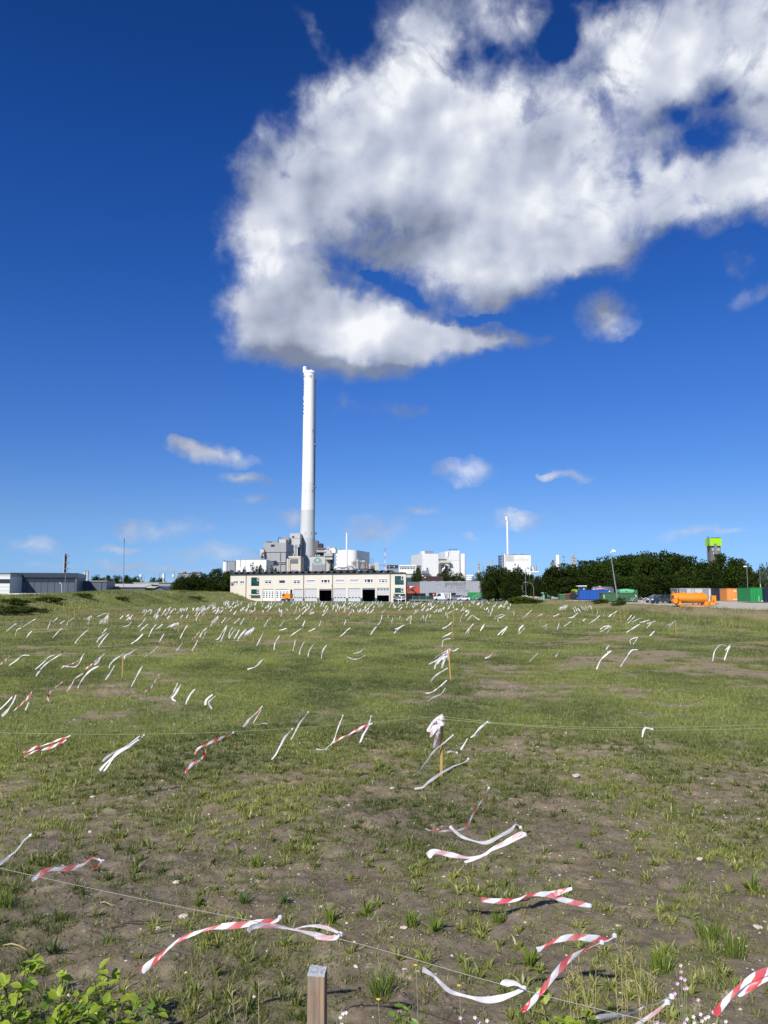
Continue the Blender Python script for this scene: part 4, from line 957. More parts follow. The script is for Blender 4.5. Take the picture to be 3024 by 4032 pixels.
q.box('wall_panel', 20, 2336, 164, None, 'white2', 0, .5); q.box('wall_panel', 165, 2337, 278, None, 'white2', .3, .8); q.box('wall_panel', 279, 2341, 303, None, 'creamd', .5, .9)
x, z = q.l(122, 2344); s_ = q.l(129, 2344)[0] - x
MB().prism([(x - s_, z), (x, z - s_ * .7), (x + s_, z), (x, z + s_ * .7)], -.05, -.004).build('red_diamond', W['red'], q.e)
q = Thing('low_shed_row', 'long low sheds with grey roofs left of the big dark trees', 'building', 420, 235)
q.box('wall', 420, 2314, 570, None, 'hallb', 0, 10)
a = q.l(420, 2314); b = q.l(572, 2314); MB().prism([(0, a[1]), (8, a[1] + 1.1), (8, a[1] + 1.25), (-.5, a[1] + .15)], -.5, b[0], 'x').build('roof', W['greyl'], q.e)
x0, z0 = q.l(596, 2325); x1, _ = q.l(672, 2325); xm, zm = q.l(632, 2311)
MB().prism([(x0, 0), (x1, 0), (x1, z0), (xm, zm), (x0, z0)], -1, 9).build('gable_end', W['hallb'], q.e)
MB().prism([(x0 - .3, z0 - .1), (xm, zm + .02), (x1 + .3, z0 - .1), (x1 + .3, z0 + .15), (xm, zm + .28), (x0 - .3, z0 + .15)], -1.4, 9).build('gable_roof', W['hallt'], q.e)
q.box('gate', 483, 2332, 528, None, 'hallt', -.1, -.004)
for px in (462, 511, 538): q.box('roof_light', px, 2306, px + 24, 2309, 'white2', 7, 9)
q = Thing('flat_grey_warehouse', 'flat grey warehouse behind the low sheds', 'building', 420, 300)
q.box('wall', 420, 2294, 625, None, 'greyl', 0, 10); q.box('wall_dark', 625.3, 2294, 700, None, 'greym', .2, 10); q.box('roof_edge', 420, 2292.6, 700, 2294, 'greyl', -.3, 10)
for px in (521, 549): q.box('roof_unit', px, 2286, px + 10, 2293, 'greyl', 2, 4)
for px in (596, 608): q.box('window', px, 2302, px + 15, 2308, 'glass', -.1, -.005)
q = Thing('grey_plant_block', 'grey plant block with rooftop boxes behind the dark left trees', 'building', 702, 420)
q.box('wall', 702, 2258, 790, None, 'greym', 0, 12); q.box('roof_edge', 700, 2256.5, 792, 2258, 'greyd', -.3, 12); q.box('roof_box', 720, 2251, 729, 2257, 'greyd', 1, 4); q.box('roof_box', 759, 2251, 789, 2257, 'greyd', 1, 4); q.pipe('outside_pipe', [(702, 2260), (690, 2260)], 1.2, 'greyl', 0)
for px in (697, 699): q.pipe('bent_vent', [(px, 2285), (px, 2272), (px + 5, 2270)], .9, 'greyd', -1)
q = Thing('steel_flue_stack', 'shiny triple steel flue in a lattice frame behind the left hall', 'chimney', 257, 290)
for i, px in enumerate((254, 258.5, 262)): q.cyl('steel_flue', px, 2180 + (i % 2) * .8, None, 2.2, 'alu' if i != 1 else 'rust', i * .5, 12)
for px in (251, 265.5): q.pipe('lattice_post', [(px, 2262), (px + (2 if px < 257 else -2), 2186)], .5, 'greym', .5)
for py in (2188, 2215, 2238, 2255): q.box('lattice_ring', 250, py, 267, py + 1.4, 'greym', -.6, 1.6)
for i, (px, lab) in enumerate(((334.5, 'left one of two small pale silos behind dark trees'), (345, 'right one of two small pale silos behind dark trees'))):
    q = Thing('pale_silo', lab, 'silo', px, 420, group='pair of pale silos'); q.cyl('silo_shell', px, 2250, None, 4.4, 'greyl', 0, 14); q.cyl('silo_rail', px, 2247.5, 2250, 4.6, 'greym', 0, 10)
q = Thing('tall_lamp_mast', 'tall thin dark mast with a small head left of the big trees', 'mast', 488, 235)
q.pipe('mast_pole', [(486.5, 2312), (489, 2135)], .95, 'greyd', 0); q.cyl('mast_head', 489.3, 2120, 2137, 1.7, 'greyd', 0, 8)
for px, py0, w, lab in ((555, 2262, 6, 'round white water tank on a stalk far beyond the sheds'), (643, 2259, 6.5, 'plain white box tower far beyond the sheds'), (683, 2262, 5, 'small white plume capped vent left of the grey plant block')):
    q = Thing('far_tower', lab, 'tower', px, 600)
    if px == 643: q.box('tower_block', px - 3.5, py0, px + 3.5, None, 'white', 0, 3); q.box('tower_cap', px - 3.5, py0 - .8, px + 3.5, py0 - .1, 'greyl', 0, 3)
    else: q.cyl('tower_head', px, py0, py0 + 9, w, 'white', 0, 12); q.cyl('tower_stalk', px, py0 + 9, None, w * .35, 'greyl', 0, 8)
for i, (px, top, lab) in enumerate(((627, 2258, 'thin dark mast left of the white box tower'), (687, 2245, 'tall thin antenna mast beside the grey plant block'), (568, 2270, 'short dark pole right of the water tank'))):
    q = Thing('thin_mast', lab, 'mast', px, 560); q.box('mast_pole', px - .5, top, px + .5, None, 'greym', 0, .3); q.box('mast_tip', px - 1.2, top + 4, px + 1.2, top + 5, 'greym', -.1, .4)
# --- green screen fence
q = Thing('green_screen_fence', 'dark green mesh screen fence left of the white van', 'fence', 1625, 214)
for i in range(3): q.box('fence_panel', 1625 + i * 27.5, 2346.5, 1652 + i * 27.5, 2366, 'mesh', 0, .06)
for i in range(4): q.box('fence_post', 1624 + i * 27.5, 2345.5, 1625 + i * 27.5, None, 'greym', -.08, -.001)
q.box('guard_rail', 1612, 2362, 1706, 2363.6, 'creamd', -1, -.9)
q = Thing('stop_sign', 'round red and white road sign in front of the grey hall', 'sign', 1707.5, 262)
cx, cz = q.l(1707.5, 2341); r_ = q.l(1712.3, 2341)[0] - cx
MB().cyl((cx, .0, cz), (cx, .06, cz), r_, n=20).build('sign_disc', W['red'], q.e); MB().box(cx - r_ * .6, -.02, cz - r_ * .14, cx + r_ * .6, -.001, cz + r_ * .14).build('sign_bar', W['white2'], q.e)
MB().cyl((cx, .1, 0), (cx, .1, cz + r_ * .6), .04, n=6).build('sign_post', W['steel'], q.e); q.box('sign_plate', 1705.5, 2347, 1709.5, 2352, 'white2', 0, .05)
q = Thing('green_hut', 'small sage green hut under the dark trees', 'hut', 2136, 210, -6)
q.box('wall', 2138, 2336, 2170, None, 'mint', 0, 3); q.box('hut_roof', 2134.6, 2333, 2171.5, 2336.4, 'greyl', -.4, 3.3); q.box('hut_door', 2144, 2340, 2153, None, 'dark', -.06, -.003); q.box('corner_post', 2155, 2338, 2158, None, 'greyl', -.08, -.003)
W['mintd'] = W['mint']

# ------------------------------------------------------------------ vehicles and yard things
def wheel(par, x, y, r, w=.22, rim='steel', n=18, name='wheel'):
    t = MB().lathe([(r * .62, -w / 2), (r * .92, -w / 2), (r, -w * .35), (r, w * .35), (r * .92, w / 2), (r * .62, w / 2)], n)
    o = t.build(name, W['black'], par, smooth=True); o.rotation_euler = (math.pi / 2, 0, 0); o.location = (x, y, r)
    f = MB().lathe([(r * .15, -w * .42), (r * .6, -w * .34), (r * .6, w * .34), (r * .15, w * .42)], 12).build('rim', W[rim], o, smooth=True)
    return o
def car(name, label, px, Y, yaw, L=4.5, Wd=1.8, Hh=1.45, paint='paint_grey', kind='saloon', group=None):
    """front towards -X"""
    p = at(px, 2340, Y); e = empty(name, (p.x, p.y, gz(p.x, p.y) + (.045 if p.x < 41 else .015)), math.radians(yaw), label, 'van' if kind == 'van' else 'car', group)
    h = L / 2; w = Wd / 2
    if kind == 'van':
        low = [(-h, .35), (-h, .85), (-h + .25, 1.05), (-h + 1.0, 1.3), (-h + 1.75, Hh - .1), (-h + 2.2, Hh), (h - .1, Hh), (h, Hh - .15), (h, .35)]
        glass = [(-h + 1.06, 1.36), (-h + 1.68, Hh - .2), (-h + 2.25, Hh - .28), (-h + 2.25, 1.36)]
        roof = None
    else:
        b = .92 * Hh * .7
        low = [(-h, .32), (-h - .02, .62), (-h + .12, .78), (-h + 1.05, b - .02), (h - .5 if kind == 'saloon' else h - .12, b + .04), (h - .04, b - .05), (h, .6), (h - .05, .32)]
        glass = [(-h + .95, b - .01), (-h + 1.75, Hh - .07), (h - 1.3 if kind == 'saloon' else h - .75, Hh - .06), (h - .35 if kind == 'saloon' else h - .2, b + .03)]
        roof = [(-h + 1.7, Hh - .09), (-h + 1.85, Hh - .02), (0.1, Hh), (h - 1.4 if kind == 'saloon' else h - .85, Hh - .03), (h - 1.2 if kind == 'saloon' else h - .68, Hh - .09)]
    MB().prism(low, -w, w).build('body', W[paint], e, bevel=.07)
    if roof:
        mb = MB(); n = len(glass)
        vs_ = [(a, -w + .04 + .16 * (b > Hh - .2), b) for a, b in glass] + [(a, w - .04 - .16 * (b > Hh - .2), b) for a, b in glass]
        mb.add(vs_, [tuple(range(n)), tuple(range(2 * n - 1, n - 1, -1))] + [(i, n + i, n + (i + 1) % n, (i + 1) % n) for i in range(n)])
        mb.build('windows', W['glass'], e)
        MB().prism(roof, -w + .19, w - .19).build('roof', W[paint], e, bevel=.03)
        for sx in (-.1, .95) if L > 4 else (0.1,):
            MB().prism([(sx, b), (sx + .1, b), (sx + .1, Hh - .06), (sx, Hh - .06)], -w + .045, w - .045).build('door_pillar', W[paint], e)
        for sy in (-1, 1):
            MB().tube([(-h + .95, sy * (w - .05), b), (-h + 1.75, sy * (w - .2), Hh - .06)], .045, 6).build('windscreen_pillar', W[paint], e)
            MB().box(-h + 1.3, sy * (w + .02), b - .05, -h + 1.5, sy * (w + .18), b + .12).build('mirror', W[paint], e)
            MB().box(.1, sy * (w + .004), b - .2, .28, sy * (w + .03), b - .16).build('door_handle', W['chrome'], e)
    else:
        for sy in (-1, 1):
            MB().prism(glass, sy * (w - .02), sy * (w + .012)).build('side_window', W['glass'], e)
            MB().box(-h + 1.15, sy * (w + .02), 1.3, -h + 1.3, sy * (w + .25), 1.65).build('mirror', W['black'], e)
        MB().prism([(-h + 1.0, 1.33), (-h + .97, 1.35), (-h + 1.68, Hh - .12), (-h + 1.74, Hh - .13)], -w + .12, w - .12).build('windscreen', W['glass'], e)
        MB().box(-h - .03, -w + .02, .32, -h + .15, w - .02, .62).build('bumper', W['black'], e)
    for sy in (-1, 1):
        MB().box(-h - .005, sy * (w - .5), .62, -h + .16, sy * (w + .006), .78).build('headlight', W['lampw'], e)
        MB().box(h - .1, sy * (w - .3), .7, h + .012, sy * (w + .006), .9).build('tail_light', W['red'], e)
        for x in (-h + .85, h - .85): wheel(e, x, sy * (w - .08), .33 if kind != 'van' else .35)
    MB().box(-h - .035, -.26, .42, -h - .021, .26, .53).build('number_plate', W['white2'], e)
    return e
v = car('delivery_van', 'big white high roof van with blue grey stripes parked by green fence', 1741, 250, 2, 5.6, 2.0, 2.4, 'paint_white', 'van')
for px0, px1, m in ((0.55, 1.25, 'hallb'), (1.25, 1.6, 'lattice'), (1.95, 2.35, 'inkb')):
    MB().prism([(px0, 2.3), (px0 + .38, 2.3), (px1, .5), (px1 - .3, .5)], -1.012, -1.004).build('blue_stripe', W['hallb' if m != 'inkb' else 'hallb'], v)
car('parked_car', 'white hatchback facing left right of the big white van', 1825, 240, 2, 3.9, 1.7, 1.5, 'paint_white', 'hatch')
car('parked_car', 'grey people carrier in front of dark loading door of grey hall', 1793, 262, 0, 4.4, 1.8, 1.65, 'paint_silver', 'hatch')
car('parked_car', 'silver estate car half hidden behind the white hatchback', 1822, 264, 178, 4.3, 1.8, 1.6, 'paint_silver', 'hatch')
car('parked_car', 'dark grey saloon in front of the long dark green container', 1905, 250, 2, 4.5, 1.8, 1.4, 'paint_grey', 'saloon')
car('delivery_van', 'small white van standing left of the leafy shrub', 1977, 238, 0, 4.3, 1.75, 1.75, 'paint_white', 'hatch')
car('parked_car', 'dark green estate car parked left of the orange tank', 2612, 132, 4, 4.7, 1.85, 1.52, 'paint_dark', 'hatch')
car('parked_car', 'grey saloon nosing out behind the dark green estate car', 2588, 141, 8, 4.7, 1.85, 1.5, 'paint_grey', 'saloon')
car('parked_car', 'white car glimpsed under the trees behind the twin street lamps', 2050, 262, 0, 4.3, 1.8, 1.5, 'paint_white', 'hatch')
x = Thing('black_pickup', 'dark trailer with white grille bars by the workshop entrance', 'trailer', 1572, 213, 0)
x.box('trailer_bed', 1548, 2346, 1596, 2356, 'greyd', 0, 2); x.box('tail_bar', 1574, 2349, 1590, 2351, 'white2', -.15, -.002); x.box('tail_bar', 1558, 2358, 1592, 2360.4, 'white2', -.3, -.15); x.box('upright_bar', 1580, 2351.1, 1582.5, 2358, 'white2', -.14, -.01); x.box('trailer_notice', 1571, 2343, 1576.5, 2348, 'white2', -.1, -.0)
for px in (1554, 1590): wheel(x.e, x.l(px, 2350)[0], .3, .45)

def skip(name, label, px0, px1, py0, py1, Y, yaw, m, depth=2.3, ribs=7, group=None, ends=True, cat='container'):
    q = Thing(name, label, cat, px0, Y, yaw, group)
    x0, z0, x1, z1 = q.rect(px0, py0, px1, py1)
    z0 = max(z0, .12) if z0 < .5 else z0; z0 = .18
    t = .06
    MB().box(x0, 0, z0, x1, t, z1).build('side_wall', W[m], q.e); MB().box(x0, depth - t, z0, x1, depth, z1).build('side_wall', W[m], q.e)
    MB().box(x0, t, z0, x0 + t, depth - t, z1).build('end_wall', W[m], q.e); MB().box(x1 - t, t, z0, x1, depth - t, z1).build('end_door', W[m], q.e)
    MB().box(x0 + t, t, z0, x1 - t, depth - t, z0 + .1).build('floor_pan', W[m], q.e)
    MB().box(x0 - .04, -.07, z1, x1 + .04, .12, z1 + .12).box(x0 - .04, depth - .12, z1, x1 + .04, depth + .07, z1 + .12).box(x0 - .04, .12, z1, x0 + .1, depth - .12, z1 + .12).box(x1 - .1, .12, z1, x1 + .04, depth - .12, z1 + .12).build('top_rim', W[m], q.e)
    for i in range(ribs + 1):
        x = x0 + .02 + (x1 - x0 - .14) * i / ribs; MB().box(x, -.08, z0, x + .1, -.002, z1 - .01).build('rib', W[m], q.e)
    for yy in (.45, depth - .6): MB().box(x0, yy, .03, x1, yy + .16, z0 - .002).build('skid', W['greyd'], q.e)
    return q, (x0, z0, x1, z1)
q, r = skip('blue_container', 'long blue open container in front of the tractor and silver tanker', 2281, 2402, 2324.5, 2358, 182, -2, 'blue', ribs=9)
q.box('label_plate', 2397, 2326.5, 2402, 2330.5, 'white2', -.12, -.085)
q, r = skip('green_roll_container', 'long dark green container with two bicycles leaning on it', 2371, 2511, 2336, 2371, 150, -1, 'greeno', ribs=8)
for px, py in ((2376, 2343), (2376.5, 2348), (2377.5, 2353), (2501, 2343), (2503, 2348)): q.box('reflector', px, py, px + 4, py + 3, 'white2', -.12, -.085)
q = Thing('mint_container', 'light mint green lidded skip behind the dark green container', 'container', 2442, 168, -2)
q.box('bin_body', 2442, 2330, 2494, None, 'mint', 0, 3.5); q.box('bin_body_side', 2494.3, 2322, 2510, None, 'greeno', .2, 3.2)
a = q.l(2442, 2322.5); b = q.l(2494, 2322.5); c = q.l(2468, 2318.5); d = q.l(2442, 2330)
MB().prism([(a[0] - .1, d[1] + .003), (b[0] + .1, d[1] + .003), (b[0] + .1, b[1]), (c[0], c[1]), (a[0] - .1, a[1])], -.1, 3.4).build('lid', W['mint'], q.e)
q.box('latch', 2463, 2326, 2470, 2328.5, 'greyd', -.18, -.101)
q = Thing('old_green_skip', 'small faded green skip beside a rusty one left of the tractor', 'container', 2204, 190); q.box('bin_body', 2204, 2341, 2227, None, 'greeno', 0, 2); q.box('bin_rim', 2203.5, 2339.5, 2227.3, 2341, 'mint', -.08, 2)
q = Thing('rusty_skip', 'small rust red skip beside the tractor wheel', 'container', 2228, 190); q.box('bin_body', 2228, 2339, 2247, None, 'rust', 0, 2); q.box('bin_rim', 2227.6, 2338, 2247.4, 2339, 'orangew', -.08, 2)
q, r = skip('green_far_container', 'long dark green container in front of the right part of grey hall', 1843, 1962, 2334, 2362, 272, -2, 'green', ribs=10)
q = Thing('steel_stairs', 'grey mobile steel staircase in front of dark green container', 'stairs', 1862, 255)
q.pipe('stair_rail', [(1862, 2350), (1885, 2336)], .5, 'greyl', 0); q.pipe('stair_rail', [(1885, 2336), (1905, 2336)], .5, 'greyl', 0); q.pipe('stair_rail', [(1905, 2336), (1925, 2350)], .5, 'greyl', 0)
for px in (1862, 1873, 1885, 1905, 1925): q.box('stair_post', px, 2338 + abs(px - 1893) * .3, px + .8, None, 'greyl', .1, .2)

# row of roll-off containers on the lot
def roll_end(name, label, px0, px1, py0, py1, Y, m, grp='roll off containers in a row on the gravel lot', pan=True, yaw=-3):
    q = Thing(name, label, 'container', px0, Y, yaw, grp)
    x0, z0, x1, z1 = q.rect(px0, py0, px1, py1); z0 = .16
    MB().box(x0, 0, z0, x1, 6, z1).build('body', W[m], q.e)
    MB().box(x0 - .03, -.06, z1 + .003, x1 + .03, 6.02, z1 + .1).build('top_rim', W[m], q.e)
    w = x1 - x0
    for f in (.02, .2, .36): MB().box(x0 + w * f, -.14, z0 - .05, x0 + w * f + .12, -.003, z1 - .05).build('end_post', W[m], q.e)
    return q, x0, z0, x1, z1
q, x0, z0, x1, z1 = roll_end('roll_off_container', 'long weathered orange roll off container with a pale patch', 2861, 2951, 2319, 2367, 164, 'orangew')
for k in range(1, 3): MB().box(x0 + 1.4, -.045, z0 + (z1 - z0) * k / 3, x1 - .1, -.003, z0 + (z1 - z0) * k / 3 + .07).build('side_rib', W['orangew'], q.e)
for k in range(4): MB().box(x0 + 1.45 + k * .85, -.04, z0 + .05, x0 + 1.52 + k * .85, -.003, z1 - .1).build('side_rib', W['orangew'], q.e)
MB().box(x0 + 1.5, -.06, z1 - .62, x0 + 1.9, -.046, z1 - .3).build('notice', W['white2'], q.e); MB().box(x0 + 1.3, -.07, z0 + .05, x0 + 2.1, -.047, z0 + .35).build('pale_patch', W['creamd'], q.e)
q, x0, z0, x1, z1 = roll_end('roll_off_container', 'navy container between grey containers and the weathered orange one', 2829, 2860, 2318, 2366, 168, 'navy')
MB().box(x0 + .7, -.06, z1 - .5, x0 + 1.3, -.003, z1 - .28).build('notice', W['white2'], q.e); MB().prism([(x0 + .75, z0 + .2), (x0 + 1.0, z0 + .2), (x0 + .87, z0 + .5)], -.05, -.003).build('small_mark', W['white2'], q.e)
q, x0, z0, x1, z1 = roll_end('roll_off_container', 'bright green container right of the weathered orange one', 2953, 3007, 2316, 2373, 141, 'green')
MB().box(x0 + 1.1, -.25, z0 - .05, x0 + 1.25, -.145, z1 - .2).build('hook_frame', W['green'], q.e); MB().box(x0 + 1.9, -.05, z0 + .1, x0 + 2.3, -.003, z0 + .25).build('plate', W['white2'], q.e)
for k in range(3): MB().box(x0 + 1.42, -.06, z0 + .2 + k * .3, x0 + 1.54, -.003, z0 + .42 + k * .3).build('reflector', W['creamd'], q.e)
roll_end('roll_off_container', 'navy container cut off by the right frame edge', 3009, 3060, 2318, 2375, 140, 'navy')
for i, (a, b, lab) in enumerate(((2676, 2703, 'leftmost grey container in the row behind the orange tank'), (2704, 2766, 'grey container with window strips behind the orange tank'), (2767, 2789, 'narrow brownish grey container behind the orange tank'), (2790, 2828, 'pale grey container beside the navy one'))):
    q = Thing('storage_container', lab, 'container', a, 172 + i * .2, -2, 'grey storage containers behind the orange tank')
    m = ('steel', 'greyl', 'greym', 'door')[i]
    q.box('body', a, 2318, b, None, m, 0, 6); q.box('top_rim', a, 2316.3, b + .4, 2318, 'greyl', -.08, 6)
    for k in range(int((b - a) / 9)): q.box('panel_rib', a + 4 + k * 9, 2319, a + 5 + k * 9, 2366, m, -.06, -.003)
    if i == 1:
        for k in range(3): q.box('window', 2709 + k * 8, 2323, 2715.5 + k * 8, 2336, 'blind', -.12, -.061)

# orange vacuum tank
q = Thing('orange_tank', 'bright orange horizontal roll off tank lying on the pale gravel lot', 'tank', 2655, 106, -2)
def tl(px, py): return q.l(px, py)
xa, zt = tl(2657, 2335); xb, zb = tl(2787, 2375); yc = 1.0
rz = (zt - zb) / 2; zc_ = (zt + zb) / 2
sec = [(yc + 1.0 * math.cos(a) * (1 if abs(math.cos(a)) < .9 else .98), zc_ + rz * math.sin(a)) for a in np.linspace(0, 2 * math.pi, 29)[:-1]]
o = MB().prism(sec, xa + .25, xb, 'x').build('tank_barrel', W['orange'], q.e, bevel=.06)
for p in o.data.polygons: p.use_smooth = len(p.vertices) == 4
MB().add([(xa, yc + (y - yc) * .86, zc_ + (z - zc_) * .86) for y, z in sec] + [(xa + .249, y, z) for y, z in sec], [tuple(range(27, -1, -1))] + [(i, (i + 1) % 28, 28 + (i + 1) % 28, 28 + i) for i in range(28)]).build('tank_end', W['orange'], q.e)
x, z = tl(2655.5, 2367.5); rr = tl(2665.5, 2367)[0] - x
MB().cyl((x, -.5, z), (x, .3, z), rr * .95, n=24).build('pump_drum', W['orange'], q.e); MB().cyl((x, -.56, z), (x, -.5, z), rr * .8, n=24).build('drum_lid', W['orange'], q.e)
xk, zk = tl(2650, 2341); MB().box(xk, .5, zk - .12, xa + .3, .9, zk + .12).build('top_bracket', W['orange'], q.e)
x1_, z1_ = tl(2680, 2386); x2_, _ = tl(2794, 2386)
MB().box(x1_, .25, .06, x2_, .4, .2).box(x1_, 1.6, .06, x2_, 1.75, .2).build('base_rail', W['orange'], q.e)
for px in (2676, 2779):
    x_, _z = tl(px, 2375); MB().prism([(x_ - .1, .2), (x_ + .35, .2), (x_ + .28, zb + .25), (x_, zb + .25)], .2, 1.8).build('saddle', W['orange'], q.e)
MB().box(tl(2692, 2380)[0], .7, .25, tl(2768, 2380)[0], .8, .36).build('outlet_pipe', W['steel'], q.e)
for px in (2736, 2758): MB().box(tl(px, 2380)[0], .6, .2, tl(px, 2380)[0] + .06, .9, .5).build('pipe_clamp', W['greyd'], q.e)
xs_, zs_ = tl(2796, 2371); xe_, ze_ = tl(2827, 2384)
MB().box(xs_, -.1, ze_ + .05, tl(2815, 2370)[0], 1.9, zs_).build('gear_box', W['orange'], q.e); MB().box(xs_ - .1, 0, .06, xe_ - .1, 1.8, .16).build('gear_frame', W['greyd'], q.e)
MB().box(tl(2788, 2371)[0], .5, .3, xs_, 1.5, zb + .5).build('coupling', W['orange'], q.e)
xg, zg = tl(2818, 2345); MB().prism([(xg - .3, zg - .1), (xg - .12, zg + .0), (tl(2826.5, 2345)[0], zg), (tl(2826.5, 2345)[0], .3), (xg, .3), (xg, zg - .5), (xg - .3, zg - 1.0)], .6, 1.2).build('lifting_hook_mast', W['orange'], q.e)
MB().box(tl(2814, 2377)[0], -.2, tl(2814, 2380)[1], tl(2828, 2377)[0], .3, tl(2814, 2376)[1]).build('bumper_beam', W['greyd'], q.e)
for px, h in ((2661, .22), (2691, .2), (2704, .12), (2777, .14), (2750, .12)):
    x_, _z = tl(px, 2335); MB().cyl((x_, yc, zt - .05), (x_, yc, zt + h), .17 if px != 2661 else .08, n=10).build('hatch', W['orange'], q.e)
for px in (2683, 2692, 2740, 2750): x_, _z = tl(px, 2335); MB().cyl((x_, yc + .5, zt - .2), (x_, yc + .5, zt + .55), .07, n=8).build('vent_pipe', W['chrome'], q.e)
for i in range(4):
    xx_, zz_ = tl(2670.5, 2346 + i * 6); MB().prism([(xx_ - .07, zz_), (xx_ + .03, zz_ + .03), (xx_ + .07, zz_ - .08), (xx_ - .02, zz_ - .10)], .0, .1).build('dark_mark', W['ink'], q.e)
# tractor and tanker
q = Thing('green_tractor', 'lime green tractor with red wheel hubs behind the blue container', 'tractor', 2255, 190, 0)
for yy in (.2, 1.9): wheel(q.e, q.l(2256, 2340)[0], yy, .98, .5, 'red', 24)
for yy in (.1, 2.0): wheel(q.e, q.l(2300, 2340)[0], yy, 1.15, .6, 'red', 24)
q.box('hood', 2258, 2321.5, 2279, 2331, 'limeh', .6, 1.5); q.box('chassis', 2258, 2331, 2300, 2343, 'greyd', .7, 1.4)
q.pipe('fender', [(2250, 2326), (2256, 2322), (2264, 2322)], 1.4, 'limeh', .2); q.box('cab_roof', 2275, 2305.5, 2311, 2309, 'white2', .1, 2.0); q.box('cab_glass', 2279, 2309.1, 2308, 2325, 'glassg', .3, 1.8); q.box('cab_base', 2278, 2325.1, 2308, 2338, 'greyd', .3, 1.8)
for px in (2278, 2306.5): q.box('cab_pillar', px, 2309.1, px + 1.6, 2325, 'greyd', .2, .29)
q.box('mirror', 2297, 2317, 2301, 2322, 'white2', -.1, .0); q.box('headlamp', 2251, 2328, 2253.5, 2331.5, 'lampw', .5, .7)
q = Thing('silver_tanker', 'silver slurry tanker with red lettering behind blue container', 'tanker', 2332, 188, 0)
xa, zt = q.l(2334, 2309.5); xb, zb = q.l(2420, 2345); rz = (zt - zb) / 2
sec = [(1.1 + 1.1 * math.cos(a), (zt + zb) / 2 + rz * math.sin(a)) for a in np.linspace(0, 2 * math.pi, 21)[:-1]]
o = MB().prism(sec, xa + .5, xb - .4, 'x').build('tank_barrel', W['steel'], q.e)
for p in o.data.polygons: p.use_smooth = len(p.vertices) == 4
for x0_, x1_, in ((xa + .05, xa + .499), (xb - .05, xb - .399)):
    MB().add([(x0_, 1.1 + (y - 1.1) * .75, (zt + zb) / 2 + (z - (zt + zb) / 2) * .75) for y, z in sec] + [(x1_, y, z) for y, z in sec], [tuple(range(20))] + [(i, (i + 1) % 20, 20 + (i + 1) % 20, 20 + i) for i in range(20)]).build('tank_end', W['steel'], q.e)
q.box('manhole', 2357, 2307, 2366, 2310, 'alu', .8, 1.4); q.box('axle_frame', 2350, 2345, 2400, 2350, 'greyd', .3, 1.9)
for px in (2370, 2388): wheel(q.e, q.l(px, 2345)[0], .1, .7, .5, 'steel')
q.box('red_lettering_band', 2355, 2318.5, 2378, 2321.5, 'red', -.03, .12)
# bicycles
def bicycle(label, px, Y, yaw, m, s=1.0):
    p = at(px, 2360, Y); e = empty('bicycle', (p.x, p.y, gz(p.x, p.y) + .015), math.radians(yaw), label, 'bicycle')
    for x in (-.52, .52):
        w_ = MB().tube([(x + .33 * math.cos(a), 0, .34 + .33 * math.sin(a)) for a in np.linspace(0, 2 * math.pi, 25)], .022, 6, False).build('wheel', W['black'], e)
        sp = MB()
        for a in np.linspace(0, math.pi, 7)[:-1]: sp.tube([(x - .31 * math.cos(a), 0, .34 - .31 * math.sin(a)), (x + .31 * math.cos(a), 0, .34 + .31 * math.sin(a))], .004, 4)
        sp.build('spokes', W['chrome'], w_)
    fr = MB()
    for a, b in (((-.52, 0, .34), (-.1, 0, .32)), ((-.52, 0, .34), (-.22, 0, .78)), ((-.22, 0, .85), (-.08, 0, .30)), ((-.08, 0, .30), (.36, 0, .74)), ((-.20, 0, .76), (.35, 0, .80)), ((.52, 0, .34), (.34, 0, .92))): fr.tube([a, b], .022, 6)
    fr.build('frame', W[m], e); MB().box(-.34, -.07, .86, -.1, .07, .91).build('saddle', W['black'], e)
    MB().tube([(.30, -.28, .98), (.36, -.1, .95), (.36, .1, .95), (.30, .28, .98)], .016, 6).build('handlebar', W['chrome'], e)
bicycle('dark bicycle leaning on the long green container', 2461, 148.5, 4, 'paint_dark')
bicycle('pale bicycle left one of a tangled pair by the container end', 2491, 148.3, 12, 'white2')
bicycle('pale bicycle closest to the open end of the green container', 2503, 147.9, -18, 'chrome')
# orange sweeper lorry
q = Thing('orange_utility_lorry', 'small orange utility vehicle parked before the second white roller door', 'lorry', 1105, 222, -20)
q.box('cab', 1110.5, 2337, 1124.3, 2358, 'orange', 0, 1.9, at_y=0); q.box('body', 1124.8, 2337.5, 1142.5, 2355, 'orange', .1, 1.9); q.box('chassis', 1106, 2357, 1140, 2364, 'greyd', .2, 1.7)
q.box('cab_window', 1112, 2340, 1120, 2347, 'glass', -.03, -.002); q.box('front_broom', 1104, 2361, 1113, 2368, 'greyd', -.2, 1.8); q.box('grey_tank', 1143.5, 2357, 1152, 2367, 'steel', .2, 1.2); q.box('hatch', 1128, 2341, 1139, 2345, 'orangew', .04, .098)
for px in (1113, 1135): wheel(q.e, q.l(px, 2360)[0], .2, .45, .25)
for i, (dx, lab) in enumerate(((0, 0),)): pass

